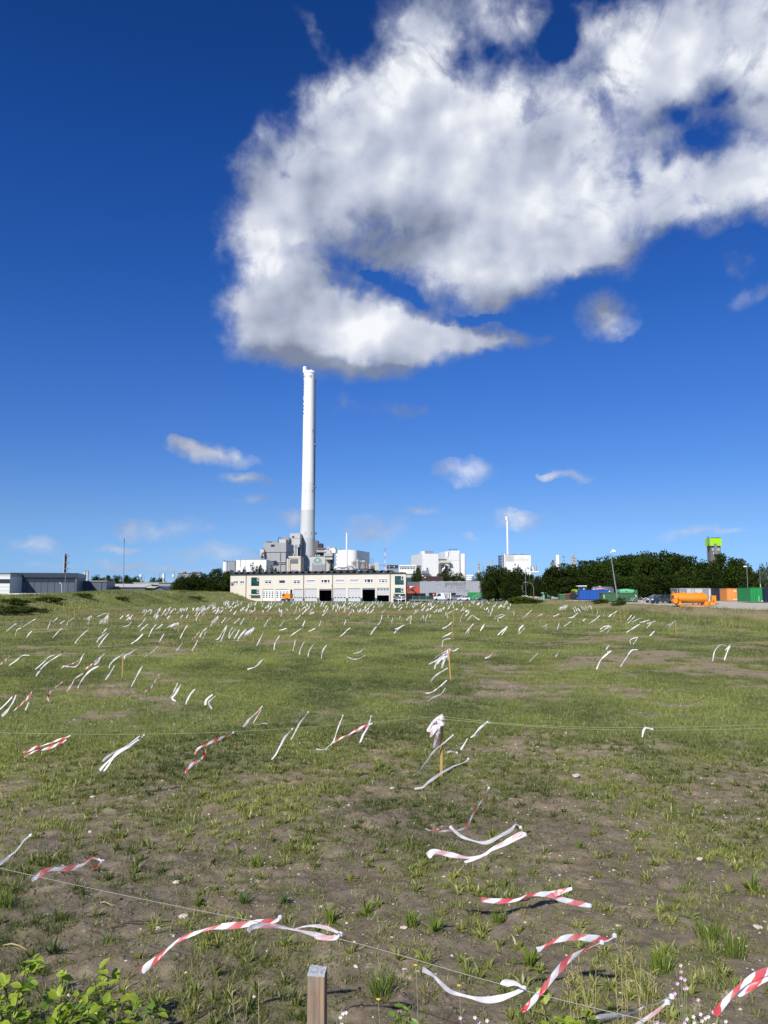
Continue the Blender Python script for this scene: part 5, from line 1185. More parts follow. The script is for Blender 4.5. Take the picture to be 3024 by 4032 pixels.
# street lamps
q = Thing('leaning_lamp_post', 'grey street lamp post leaning left above the green container', 'lamp', 2435, 128, 0)
p0 = q.l(2434, 2376); p1 = q.l(2405, 2185); p2 = q.l(2404, 2176); p3 = q.l(2408, 2171)
MB().tube([(p0[0], 0, 0), (p0[0], 0, p0[1]), (p1[0], 0, p1[1])], [.13, .12, .075], 10).build('pole', W['steel'], q.e, smooth=True)
MB().tube([(p1[0], 0, p1[1]), (p2[0], 0, p2[1]), (p3[0], 0, p3[1])], .05, 8).build('arm', W['steel'], q.e)
a = q.l(2407, 2166); b = q.l(2425, 2171); MB().prism([(a[0], a[1]), (a[0] + .25, a[1] + .12), (b[0], b[1] + .1), (b[0] - .05, b[1] - .06), (a[0], b[1] - .08)], -.16, .16).build('lamp_head', W['white2'], q.e)
q = Thing('bent_street_lamp', 'grey street lamp with short square arm over the shrub', 'lamp', 2070, 215)
q.pipe('pole', [(2071, 2350), (2069.5, 2242), (2070, 2237), (2073, 2235.5), (2082, 2236)], .95, 'steel', 0); q.box('lamp_head', 2078, 2234.5, 2084, 2240, 'greym', -.15, .15)
q = Thing('arched_street_lamp', 'grey street lamp whose arm arches far over to the left', 'lamp', 2101, 215)
q.pipe('pole', [(2101.5, 2352), (2101, 2318), (2099, 2306), (2093, 2298), (2084, 2294.5), (2072, 2293)], .95, 'steel', 0); q.box('lamp_head', 2063, 2291, 2072, 2294, 'greym', -.15, .15)
q = Thing('right_street_lamp', 'slim street lamp above the weathered orange container', 'lamp', 2944, 182)
q.pipe('pole', [(2945, 2330), (2940.5, 2234)], 1.0, 'steel', 0); q.box('lamp_head', 2929, 2228, 2941, 2232.5, 'white2', -.18, .18)
q = Thing('far_right_pole', 'thin pale pole between dark trees and the navy container', 'pole', 2994, 190); q.pipe('pole', [(2994.5, 2318), (2991.5, 2240)], .7, 'steel', 0); q.box('yellow_guard', 2993.5, 2300, 2995.5, 2312, 'creamd', -.1, .1)
q = Thing('leaning_pole', 'leaning white pole in front of the blue grey hall', 'pole', 252, 165, 0)
q.pipe('pole', [(251.5, 2346), (258.5, 2262)], .95, 'steel', 0)
q = Thing('small_lamp', 'small white street lamp before the hall panels beside leaning pole', 'lamp', 242.6, 170); q.pipe('pole', [(242.8, 2336), (242.4, 2300), (240, 2296), (236, 2295)], .9, 'white2', 0); q.box('lamp_head', 233.5, 2294, 237, 2296.5, 'white2', -.1, .1)
q = Thing('wall_lamp_post', 'thin crooked lamp post before the wall between two roller doors', 'lamp', 1309, 214); q.pipe('pole', [(1308.8, 2364), (1308, 2312), (1305, 2305)], .55, 'greyd', 0); q.box('lamp_head', 1303, 2303.5, 1306, 2306, 'greyd', -.1, .1)

# ------------------------------------------------------------------ trees
NR = np.random.default_rng(5)
TREE_M = [leafmat('dark_foliage', (.024, .043, .012), .6, (1.3, 1.1, .8), .25), leafmat('mid_foliage', (.034, .060, .015), .55, (1.25, 1.1, .8), .25), leafmat('greyish_foliage', (.085, .115, .070), .35, (1.1, 1.05, .9), .25)]
def crown_mesh(name, n_clump, leaf, m, seed, wide=1.0, low=.12, per=70):
    """unit tree: crown radius about 1 sideways, from low to 1 in height (x 2)"""
    g = np.random.default_rng(seed)
    C_ = []
    while len(C_) < n_clump:
        p = g.uniform(-1, 1, 3)
        if np.dot(p, p) < 1 and np.dot(p, p) > .2: C_.append(p * np.array([1, 1, 1]))
    C_ = np.array(C_); rad_ = g.uniform(.15, .28, n_clump)
    P = []; T = []
    for c, r in zip(C_, rad_):
        d = g.normal(size=(per, 3)); d /= np.linalg.norm(d, axis=1)[:, None]
        P.append(c * .86 + d * r * g.uniform(.55, 1.12, (per, 1))); T.append(np.clip(g.normal(.45, .2) + d[:, 2] * .08 + g.normal(0, .18, per), 0, 1))
    P = np.concatenate(P); T = np.concatenate(T); n = len(P)
    P[:, :2] *= 1.08; P[:, 2] = np.where(P[:, 2] < -.55, -.55 + (P[:, 2] + .55) * .3, P[:, 2])
    P[:, 2] = low + (P[:, 2] + .72) / 1.72 * (1 - low)
    P[:, 0] *= wide * .5; P[:, 1] *= wide * .5
    a = g.normal(size=(n, 3)); a /= np.linalg.norm(a, axis=1)[:, None]; b = np.cross(a, g.normal(size=(n, 3))); b /= np.linalg.norm(b, axis=1)[:, None]
    s = leaf * g.uniform(.6, 1.4, (n, 1))
    V = np.stack([P - a * s, P + b * s * .7, P + a * s, P - b * s * .7], 1).reshape(-1, 3)
    F = np.arange(4 * n).reshape(-1, 4)
    o = np_mesh(name, V, F, m, dict(tone=np.repeat(T, 4))); COL.objects.unlink(o); me = o.data; bpy.data.objects.remove(o); return me
CROWNS = [crown_mesh('crown', 120, .022, TREE_M[k % 2], 100 + k, low=.06) for k in range(5)] + [crown_mesh('crown', 50, .03, TREE_M[2], 120)]
SPARSE = crown_mesh('crown', 34, .030, TREE_M[0], 130, per=50)
def trunk_mesh(seed):
    g = random.Random(seed); mb = MB(); mb.tube([(0, 0, -.01), (.01, 0, .2), (g.uniform(-.03, .03), g.uniform(-.03, .03), .5), (0, 0, .8)], [.032, .024, .016, .006], 8)
    for i in range(7):
        a = g.uniform(0, 6.28); z = g.uniform(.16, .5); r = g.uniform(.22, .42)
        mb.tube([(0, 0, z), (r * .5 * math.cos(a), r * .5 * math.sin(a), z + .12), (r * math.cos(a), r * math.sin(a), z + .3)], [.013, .009, .003], 5)
    o = mb.build('trunk', W['bark']); me = o.data; bpy.data.objects.remove(o); return me
TRUNKS = [trunk_mesh(i) for i in range(3)]
def tree(px, Y, top_py, half_px, label, k=None, group='dark trees along the yard edge', crown=None, sink=0.0):
    p = at(px, 2300, Y); z0 = gz(p.x, p.y); top = at(px, top_py, Y).z; h = top - z0
    hw = abs(at(px + half_px, 2300, Y).x - p.x)
    e = empty('broadleaf_tree', (p.x, p.y, z0), R.uniform(0, 6.28), label, 'tree', group)
    me = crown or CROWNS[R.randrange(5) if k is None else k]
    c = bpy.data.objects.new('crown', me); COL.objects.link(c); c.parent = e; c.scale = (hw * 2.1, hw * 2.1, h * 1.0); c.location = (0, 0, -sink)
    t = bpy.data.objects.new('trunk', TRUNKS[R.randrange(3)]); COL.objects.link(t); t.parent = e; t.scale = (hw * 1.7 + .5, hw * 1.7 + .5, h * .95)
    return e
trees = [
    # left group
    (720, 232, 2262, 38, 'bushy mid green tree at the left end of the dark left group'), (765, 236, 2252, 40, 'mid green tree second from left in the dark left group'), (812, 238, 2262, 48, 'mid tree of dark left group beside the garage'),
    (862, 242, 2234, 54, 'tallest dark tree touching the left end of the garage'), (902, 250, 2245, 30, 'dark tree rising just behind the garage left corner'), (838, 236, 2285, 36, 'low dark tree below the tallest tree beside the garage'),
    (690, 240, 2288, 24, 'low shrub like tree at the outer left of the dark group'),
    (318, 300, 2266, 22, 'small dark tree right of the blue grey hall roof'), (378, 300, 2262, 30, 'dark spreading tree left of the tall lamp mast'), (420, 305, 2262, 30, 'dark tree just left of the tall lamp mast'),
    (465, 300, 2264, 30, 'dark tree directly behind the foot of tall lamp mast'), (500, 300, 2261, 26, 'dark tree directly right of the tall lamp mast'), (538, 302, 2266, 26, 'dark tree left of the far water tank'),
    (605, 305, 2274, 26, 'low dark tree crown before the white box tower'), (635, 306, 2273, 22, 'low dark tree right of the white box tower'),
    (588, 205, 2318, 12, 'tiny dark tree before the gable shed'),
    # behind the garage roof
    (960, 325, 2224, 16, 'sparse tree left one before the white bunker building'), (1008, 325, 2208, 27, 'tallest sparse tree before the white bunker building'), (1040, 325, 2222, 18, 'sparse tree beside the boiler house foot'), (1075, 325, 2219, 18, 'sparse tree before the boiler house lower wall'), (1100, 325, 2235, 12, 'smallest sparse tree before the boiler house'),
    (1212, 325, 2240, 12, 'little bush like tree at the chimney foot'), (1306, 335, 2215, 12, 'dark slim tree between beige silo and white block'), (1466, 345, 2222, 11, 'dark little tree before the filter plant'),
    (1642, 320, 2230, 22, 'dark pointed tree left of the white process building'), (1762, 345, 2242, 40, 'broad dark tree below the silver duct bridge'), (1810, 345, 2252, 26, 'dark tree before the round white silo'), (1728, 340, 2258, 20, 'low dark tree right of the brown shed'),
    (1882, 345, 2252, 24, 'dark round tree right of the stacked white pipes'),
    # middle right
    (1950, 232, 2220, 58, 'big leafy tree left one of the three before the heating plant'), (1992, 236, 2230, 58, 'big dark tree middle one before the heating plant'), (2034, 232, 2234, 56, 'big dark tree right one before the heating plant'), (2098, 246, 2258, 36, 'dark tree behind the twin street lamps'),
    (2125, 240, 2266, 26, 'dark tree behind the sage green hut'), (1924, 225, 2262, 30, 'dark drooping tree at the right end of grey hall'), (2015, 222, 2290, 40, 'low dark tree in the middle under the heating plant trees'),
    (2168, 244, 2236, 34, 'dark tree before the beige cone tank'),
]
edge = [(2218, 2212), (2262, 2218), (2300, 2205), (2338, 2198), (2376, 2188), (2412, 2184), (2450, 2178), (2490, 2174), (2532, 2165), (2572, 2166), (2612, 2164), (2650, 2174), (2690, 2178), (2728, 2188), (2762, 2208)]
nth = ['leftmost', 'second', 'third', 'fourth', 'fifth', 'sixth', 'seventh', 'eighth', 'ninth', 'tenth', 'eleventh', 'twelfth', 'thirteenth', 'fourteenth', 'fifteenth']
for i, (px, py) in enumerate(edge): trees.append((px, 205 + (i % 3) * 9, py + 3, 78, '%s tree from the left in the tall dark belt behind the containers' % nth[i]))
for i, (px, py) in enumerate([(2240, 2268), (2330, 2262), (2420, 2262), (2510, 2255), (2600, 2258), (2690, 2262), (2775, 2268)]): trees.append((px, 196, py, 74, '%s low tree in the front skirt of the dark belt' % nth[i]))
for px, Y, py, hw, lab in trees: tree(px, Y, py, hw, lab, crown=SPARSE if 940 < px < 1110 else None)
tree(2856, 200, 2174, 74, 'large round dark tree right below the lime green tower', 1)
tree(2905, 202, 2198, 62, 'dark tree right half behind the weathered orange container', 3)
tree(2812, 198, 2225, 40, 'dark tree filling the gap left of the lime green tower', 2)
tree(2945, 212, 2232, 44, 'dark tree at the right street lamp', 0)
tree(2992, 222, 2224, 38, 'grey green loose tree beside the thin pale pole', 5, 'pale trees at the right edge')
tree(3030, 215, 2216, 36, 'grey green tree cut by the right frame edge', 5, 'pale trees at the right edge')
tree(2968, 240, 2250, 24, 'small grey green tree behind the green container', 5, 'pale trees at the right edge')
# shrubs: small plants in one body
SHRUB_M = leafmat('shrub_leaves', (.085, .125, .028), .5, (1.2, 1.05, .7), .35)
SHRUB = crown_mesh('foliage', 46, .035, SHRUB_M, 140, low=0.02, per=60)
DSHRUB = crown_mesh('foliage', 40, .034, leafmat('bank_bush_leaves', (.060, .095, .028), .5, (1.2, 1.05, .8), .3), 141, low=0.02, per=50)
def shrub(px, Y, h, w, label, me=None, group=None):
    p = at(px, 2350, Y); e = empty('shrub', (p.x, p.y, gz(p.x, p.y) - .05), R.uniform(0, 6.28), label, 'shrub', group)
    c = bpy.data.objects.new('foliage', me or SHRUB); COL.objects.link(c); c.parent = e; c.scale = (w, w * .7, h)
    s = MB()
    for k in range(4): a = R.uniform(0, 6.28); s.tube([(0, 0, 0), (.2 * w * math.cos(a), .15 * w * math.sin(a), h * .5)], [.03, .012], 5)
    s.build('stem', W['bark'], e); return e
shrub(2048, 178, 1.9, 7.5, 'broad leafy green shrub left of the twin street lamps'); shrub(2078, 176, 1.7, 6, 'leafy green shrub at the foot of the twin street lamps'); shrub(2112, 180, 1.1, 4, 'low green shrub just before the sage green hut')
shrub(2445, 127, 1.5, 1.8, 'dark scrubby shrub at the foot of the leaning lamp post', DSHRUB); shrub(2430, 126, 1.0, 2.2, 'low tangle of dark twigs left of leaning lamp foot', DSHRUB)
shrub(2360, 140, 1.0, 4, 'grassy shrub before the joint of blue and green containers')
for i, (px, Y, h, w) in enumerate(((15, 89, 1.2, 5), (75, 93, .9, 4.5), (150, 98, .6, 4))):
    shrub(px, Y, h, w, '%s dark bush from the left along the foot of the grassy bank' % nth[i], DSHRUB, 'dark bushes along the foot of the grassy bank')
for i, (px, Y, h, w) in enumerate(((60, 100, 1.0, 5), (190, 112, .9, 5), (330, 128, .9, 5), (480, 140, .8, 4), (770, 190, .9, 6))):
    shrub(px, Y, h, w, '%s pale green bush from the left on the slope of the bank' % nth[i], None, 'pale bushes on the slope of the bank')

# ------------------------------------------------------------------ grass, weeds, stones
GG = np.random.default_rng(77)
GRASS_M = leafmat('grass_blades', (.235, .295, .085), .5, (1.25, 1.06, .9), .45, gloss=.04)
def wedge(n, r0, r1, half=36.0):
    r = np.sqrt(GG.uniform(r0 ** 2, r1 ** 2, n)); t = np.radians(GG.uniform(-half, half, n)); return r * np.sin(t), r * np.cos(t)
def blades(cx, cy, per, h, w, spread, lean, tone, segs=1, zoff=0.0, droop=.35):
    """per blades round each centre; arrays in, one triangle soup out"""
    n = len(cx) * per
    rep = lambda a: np.repeat(np.broadcast_to(a, (len(cx),)), per)
    X, Y, H, Wd, S, T = rep(cx), rep(cy), rep(h), rep(w), rep(spread), rep(tone)
    a = GG.uniform(0, 2 * np.pi, n); d = np.sqrt(GG.uniform(0, 1, n)) * S
    bx = X + d * np.cos(a); by = Y + d * np.sin(a); a2 = a + GG.normal(0, .7, n)
    H = H * GG.uniform(.5, 1.25, n); L = lean * GG.uniform(.2, 1.5, n)
    bz = ground_z(bx, by) - .004 + zoff
    dx, dy = np.cos(a2), np.sin(a2); th = GG.uniform(0, np.pi, n); wx, wy = np.cos(th) * Wd / 2, np.sin(th) * Wd / 2
    tx, ty, tz = bx + dx * H * np.sin(L), by + dy * H * np.sin(L), bz + H * np.cos(L)
    base0 = np.stack([bx - wx, by - wy, bz], -1); base1 = np.stack([bx + wx, by + wy, bz], -1)
    T = np.clip(T + GG.normal(0, .16, n), 0, 1)
    if segs == 1:
        V = np.stack([base0, base1, np.stack([tx, ty, tz], -1)], 1).reshape(-1, 3); F = np.arange(3 * n).reshape(-1, 3)
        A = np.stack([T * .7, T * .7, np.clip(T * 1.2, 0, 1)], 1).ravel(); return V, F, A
    mx, my, mz = bx + dx * H * np.sin(L) * .38, by + dy * H * np.sin(L) * .38, bz + H * np.cos(L) * .62
    tz = tz - H * droop * np.sin(L)
    m0 = np.stack([mx - wx * .8, my - wy * .8, mz], -1); m1 = np.stack([mx + wx * .8, my + wy * .8, mz], -1)
    V = np.stack([base0, base1, m0, m1, np.stack([tx, ty, tz], -1)], 1).reshape(-1, 3)
    o = np.arange(n)[:, None] * 5
    F = np.concatenate([o + np.array([[0, 1, 3]]), o + np.array([[0, 3, 2]]), o + np.array([[2, 3, 4]])], 0)
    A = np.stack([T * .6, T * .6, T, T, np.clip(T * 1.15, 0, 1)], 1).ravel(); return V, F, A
def merge(parts):
    V, F, A, o = [], [], [], 0
    for v, f, a in parts: V.append(v); F.append(f + o); A.append(a); o += len(v)
    return np.concatenate(V), np.concatenate(F), np.concatenate(A)
def pick(n, r0, r1, keep=None, half=36.0):
    x, y = wedge(n, r0, r1, half); p = cover(x, y) if keep is None else keep(x, y)
    k = GG.uniform(0, 1, n) < p; return x[k], y[k]
def tonef(x, y): return np.clip(.44 + (fbm(x / 1.6, y / 2.6, 3, 91) - .5) * 1.7 + (fbm(x / 9, y / 14, 2, 95) - .5) * .7, .05, 1.0)
near = []
x, y = pick(10500, 4.3, 17); s_ = GG.uniform(.6, 1.25, len(x)); near.append(blades(x, y, 17, .095 * s_, .0075 * s_ ** .5, .058 * s_, .8, tonef(x, y) - .06 - .12 * (np.hypot(x, y) < 9), 3))
x, y = wedge(15000, 4.3, 15); near.append(blades(x, y, 5, .05, .007, .03, .9, tonef(x, y) - .12, 3))
x, y = pick(3000, 4.3, 16, lambda a, b: .25 + .5 * cover(a, b)); near.append(blades(x, y, 22, .11, .017, .02, 1.15, tonef(x, y) - .05, 3, droop=.1))
x, y = pick(4200, 4.3, 14, lambda a, b: sstep(.46, .60, fbm(a / .6, b / .6, 2, 99))); near.append(blades(x, y, 26, .055, .008, .075, 1.0, tonef(x, y) - .22, 1))
V, F, A = merge(near)
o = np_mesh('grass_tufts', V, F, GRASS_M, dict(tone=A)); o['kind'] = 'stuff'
mid = []
x, y = pick(42000, 15, 34); s_ = GG.uniform(.7, 1.3, len(x)); mid.append(blades(x, y, 11, .105 * s_, .010, .10, .7, tonef(x, y), 1))
x, y = pick(44000, 30, 62); s_ = GG.uniform(.7, 1.35, len(x)); mid.append(blades(x, y, 9, .115 * s_, .017, .18, .65, tonef(x, y), 1))
x, y = pick(56000, 56, 215, lambda a, b: cover(a, b) * (a < 37) * (b < 204), 32); s_ = GG.uniform(.7, 1.4, len(x)); mid.append(blades(x, y, 6, .19 * s_, .045, .5, .6, tonef(x, y) + .05, 1))
STRAW_M = leafmat('dry_grass', (.42, .34, .17), .35, (1.1, 1.05, .95), .35)
x, y = pick(42000, 11, 120, lambda a, b: sstep(.50, .64, fbm(a / 2.6, b / 2.2, 3, 111)) * (a < 36), 34); d_ = np.hypot(x, y)
V, F, A = blades(x, y, 7, .09 + d_ * .0006, .007 + d_ * .0003, .12 + d_ * .003, .95, .5, 1)
o = np_mesh('dry_grass', V, F, STRAW_M, dict(tone=A)); o['kind'] = 'stuff'
x, y = pick(9000, 14, 90, lambda a, b: sstep(.60, .68, fbm(a / 1.9, b / 1.5, 3, 121)) * (a < 36), 34); d_ = np.hypot(x, y)
mid.append(blades(x, y, 16, .10 + d_ * .0008, .012 + d_ * .0005, .12 + d_ * .002, 1.0, .12, 1))
# tall growth on the bank at the left and on the lot edge at the right
k = 9000; bx = GG.uniform(-80, -38, k); by = GG.uniform(75, 222, k); kk = (ground_z(bx, by) > .25) & (by < 218); bx, by = bx[kk], by[kk]
mid.append(blades(bx, by, 9, .38 + .5 * fbm(bx / 4, by / 4, 2, 7) ** 2, .06, .5, .5, np.clip(.1 + (fbm(bx / 5, by / 7, 3, 9) - .32) * 2.0, 0, 1), 1))
k = 5200; bx = GG.uniform(25, 42, k); by = 36 + 130 * GG.uniform(0, 1, k) ** 1.6; kk = GG.uniform(0, 1, k) < sstep(25, 31, bx) * (1 - .93 * sstep(33.2, 36.2, bx + (fbm(by / 6, by * 0, 2, 4) - .5) * 3)); bx, by = bx[kk], by[kk]
mid.append(blades(bx, by, 12, .50, .026, .28, .35, tonef(bx, by) + .05, 1))
k = 700; bx = GG.uniform(36, 41, k); by = GG.uniform(45, 190, k); mid.append(blades(bx, by, 8, .35, .03, .3, .5, tonef(bx, by) - .1, 1))
V, F, A = merge(mid)
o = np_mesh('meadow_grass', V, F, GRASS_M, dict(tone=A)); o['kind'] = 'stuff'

def lumps(name, x, y, size, m, flat=.6):
    n = len(x); base = np.array([[1, 0, 0], [0, 1, 0], [-1, 0, 0], [0, -1, 0], [0, 0, 1], [.6, .6, .55], [-.6, .6, .5], [-.6, -.6, .55], [.6, -.6, .5]], float)
    f = np.array([[0, 5, 8], [1, 6, 5], [2, 7, 6], [3, 8, 7], [4, 5, 6], [4, 6, 7], [4, 7, 8], [4, 8, 5], [0, 1, 5], [1, 2, 6], [2, 3, 7], [3, 0, 8]])
    s = size[:, None, None] * GG.uniform(.6, 1.3, (n, 9, 1)); a = GG.uniform(0, 6.28, n); c, d = np.cos(a), np.sin(a)
    P = np.broadcast_to(base, (n, 9, 3)) * s; P = P * np.array([1, 1, flat]) * np.stack([GG.uniform(.8, 1.5, n), np.ones(n), np.ones(n)], -1)[:, None, :]
    Q = np.stack([P[..., 0] * c[:, None] - P[..., 1] * d[:, None], P[..., 0] * d[:, None] + P[..., 1] * c[:, None], P[..., 2]], -1)
    Q += np.stack([x, y, ground_z(x, y) - size * .05], -1)[:, None, :]
    o = np_mesh(name, Q.reshape(-1, 3), (f[None] + np.arange(n)[:, None, None] * 9).reshape(-1, 3), m); o['kind'] = 'stuff'; return o
CLOD = mat('soil_clod', (.17, .135, .097), .95, var=.35, scale=9, bump=.01)
x, y = wedge(11000, 4.3, 14); k = GG.uniform(0, 1, len(x)) < .25 + .9 * (1 - cover(x, y)) * fbm(x / .8, y / .8, 2, 15); x, y = x[k], y[k]
lumps('soil_clods', x, y, np.clip(GG.gamma(2.0, .0055, len(x)) + .005, 0, .026), CLOD)
x, y = wedge(7000, 4.3, 24); k = GG.uniform(0, 1, len(x)) < sstep(.42, .62, fbm(x / 1.3, y / 1.3, 3, 25)) + .10; x, y = x[k], y[k]
lumps('pebbles', x, y, np.clip(GG.gamma(1.6, .0034, len(x)) + .003 + np.hypot(x, y) * .00035, 0, .022), W['stone'])
def stone(px, py, s, lab):
    p = onz(px, py, 0.02); g = np.random.default_rng(int(px)); mb = MB(); pr = []
    import bmesh
    bm = bmesh.new(); bmesh.ops.create_icosphere(bm, subdivisions=2, radius=1)
    for v in bm.verts: v.co = Vector((v.co.x * 1.4, v.co.y, v.co.z * .55)) * s * .6 * float(g.uniform(.82, 1.15))
    me = bpy.data.meshes.new('stone'); bm.to_mesh(me); bm.free(); me.materials.append(W['stone'])
    o = bpy.data.objects.new('stone', me); COL.objects.link(o); o.location = (p.x, p.y, gz(p.x, p.y) + s * .2); o.rotation_euler = (0, 0, g.uniform(0, 3)); tag(o, lab, 'stone', 'larger stones lying in the soil')
for q in ((2268, 3052, .10, 'grey flat stone on bare soil right of the nearest stake'), (1545, 3097, .05, 'pale stone on bare soil left of the nearest stake'), (365, 3133, .045, 'small white stone in grass below the white ribbon'), (355, 3282, .04, 'pale rounded stone between the two lower left ribbons'), (722, 3610, .055, 'beige stone above the long striped ribbon'), (698, 3475, .05, 'flat beige stone right of the fluttering folded ribbon'), (620, 3655, .04, 'small tan stone left of long striped ribbon'), (2755, 3390, .05, 'white stone in the pebble patch at right'), (1590, 3655, .04, 'tan flat stone near the twin leafy weeds'), (2985, 3650, .05, 'pale stone near the right frame edge')): stone(*q)

x, y = wedge(2600, 4.3, 15)
V, F, A = blades(x, y, 1, .13, .003, .01, 1.0, .6, 3, zoff=.008, droop=.9); V = V.copy(); k_ = V.reshape(-1, 5, 3); k_[:, 2:, 2] = np.minimum(k_[:, 2:, 2], ground_z(k_[:, 2:, 0], k_[:, 2:, 1]) + .022)
o = np_mesh('dead_straw', k_.reshape(-1, 3), F, STRAW_M, dict(tone=A)); o['kind'] = 'stuff'
# flowers that nobody could count
FLW = mat('white_petals', (.80, .80, .76), .7, var=.05); FLY = mat('yellow_petals', (.80, .60, .03), .7, var=.05)
def flowers(name, x, y, h, s, m):
    n = len(x); z = ground_z(x, y) + h; a = GG.uniform(0, 6.28, n); t = GG.uniform(-.5, .5, (n, 2)); k = 6
    V = []
    for i in range(k):
        c, d = np.cos(a + i * 6.283 / k) * s, np.sin(a + i * 6.283 / k) * s; V.append(np.stack([x + c, y + d, z + c * t[:, 0] + d * (t[:, 1] - .45)], -1))
    V = np.stack(V, 1).reshape(-1, 3); o = np_mesh(name, V, np.arange(k * n).reshape(-1, k), m); o['kind'] = 'stuff'; return o
fx, fy, fh, fs = [], [], [], []
k = 1700; x = GG.uniform(24, 35, k); y = 42 + 90 * GG.uniform(0, 1, k) ** 1.5; kk = GG.uniform(0, 1, k) < sstep(.42, .60, fbm(x / 3, y / 4, 2, 33)) * sstep(24, 28, x); fx.append(x[kk]); fy.append(y[kk]); fh.append(GG.uniform(.35, .55, kk.sum())); fs.append(GG.uniform(.03, .055, kk.sum()))
for r0, r1, n, sz in ((17, 30, 700, .014), (30, 60, 2600, .022), (58, 95, 1500, .035)):
    x, y = wedge(n, r0, r1, 30); kk = (GG.uniform(0, 1, n) < sstep(.56, .66, fbm(x / 3.5, y / 2.5, 2, 35))) & (x > -6 + .0 * y); fx.append(x[kk]); fy.append(y[kk]); fh.append(GG.uniform(.06, .14, kk.sum())); fs.append(GG.uniform(.7, 1.3, kk.sum()) * sz)
flowers('daisies', np.concatenate(fx), np.concatenate(fy), np.concatenate(fh), np.concatenate(fs), FLW)
x, y = wedge(3000, 16, 110, 30); kk = GG.uniform(0, 1, 3000) < sstep(.60, .70, fbm(x / 5, y / 4, 2, 45)); flowers('buttercups', x[kk], y[kk], .12, .012 + np.hypot(x[kk], y[kk]) * .0006, FLY)

# single weeds that stand out in the foreground
WEED_M = [leafmat('weed_leaves', (.16, .25, .045), .5, (1.3, 1.1, .7), .35, gloss=.05), leafmat('weed_leaves_dark', (.09, .155, .045), .5, (1.2, 1.1, .8), .3, gloss=.05)]
def weed(px, py, kind, s, lab):
    p = onz(px, py, .03); n = {'rosette': 34, 'grass': 70, 'broad': 22}[kind]
    wd = {'rosette': .013, 'grass': .007, 'broad': .03}[kind]; V, F, A = blades(np.array([0.]), np.array([0.]), n, s, wd, s * (.12 if kind != 'grass' else .35), {'rosette': .95, 'grass': .45, 'broad': 1.1}[kind], .5, 3, droop=.1)
    V = V.copy(); V[:, 2] -= gz(0, 0)
    o = np_mesh('weed', V, F, WEED_M[1 if kind == 'rosette' else 0], dict(tone=A)); o.location = (p.x, p.y, gz(p.x, p.y)); tag(o, lab, 'weed', 'weeds standing out in the foreground')
for q in ((212, 3745, 'rosette', .16, 'dark spiky rosette weed above the brambles at left'), (425, 3705, 'rosette', .11, 'smaller dark rosette weed left of the striped ribbon end'), (785, 3560, 'broad', .15, 'broad leafed weed above the long striped ribbon'), (960, 3560, 'rosette', .14, 'feathery weed between two broad leafed weeds'), (1118, 3555, 'rosette', .10, 'little spiky weed left of dandelion like weed'),
          (1300, 3620, 'broad', .17, 'dandelion like weed above the knotted pale ribbon'), (1440, 3590, 'broad', .15, 'leafy weed with brown dead leaf beside it'), (1622, 3640, 'grass', .13, 'left one of twin leafy weeds above the grey twine'), (1712, 3655, 'broad', .17, 'right one of twin leafy weeds above the grey twine'), (1965, 3610, 'grass', .14, 'grassy weed under the red and white ribbon fold'),
          (2088, 3790, 'broad', .20, 'big sprawling weed left of the steep striped ribbon'), (2785, 3700, 'grass', .22, 'upright bright grass tuft with clear black shadow'), (2605, 3800, 'grass', .20, 'dense grass tuft above the pink flowers'), (2890, 3760, 'grass', .22, 'wide bluish grass tuft left of right edge ribbon'), (1500, 3900, 'grass', .22, 'tall leafy weed with a red leaf right of the post'), (20, 3570, 'grass', .2, 'grass clump cut off by the left frame edge'), (2960, 3500, 'broad', .2, 'fresh green bushy weed at right frame edge'), (1010, 3400, 'grass', .15, 'soft grass tuft in the middle of bare soil')): weed(*q)

# ------------------------------------------------------------------ stakes, strings and barrier tape
def stake(tx, ty, bx, by, lab, w=.040):
    b = onz(bx, by, 0.0)
    for _ in range(3): b = onz(bx, by, gz(b.x, b.y))
    t = at(tx, ty, b.y); e = empty('wooden_stake', (b.x, b.y, b.z), R.uniform(-.5, .5), lab, 'stake', 'wooden stakes holding the strings')
    h = t.z - b.z; lean = Matrix.Rotation(-e.rotation_euler.z, 3, 'Z') @ Vector((t.x - b.x, 0, 0))
    d = w / 2; v = [(-d, -d * .7, -.12), (d, -d * .7, -.12), (d, d * .7, -.12), (-d, d * .7, -.12)]
    v += [(x + lean.x, y + lean.y, h) for x, y, _ in v]
    MB().add(v, [(0, 3, 2, 1), (4, 5, 6, 7), (0, 1, 5, 4), (1, 2, 6, 5), (2, 3, 7, 6), (3, 0, 4, 7)]).build('shaft', W['stake'], e)
    MB().add([(x * .9 + lean.x, y * .9 + lean.y, h + (.001 if i < 4 else .012)) for i, (x, y, _) in enumerate(v[:4] * 2)], [(0, 3, 2, 1), (4, 5, 6, 7), (0, 1, 5, 4), (1, 2, 6, 5), (2, 3, 7, 6), (3, 0, 4, 7)]).build('stake_top', W['stone'], e)
    return t
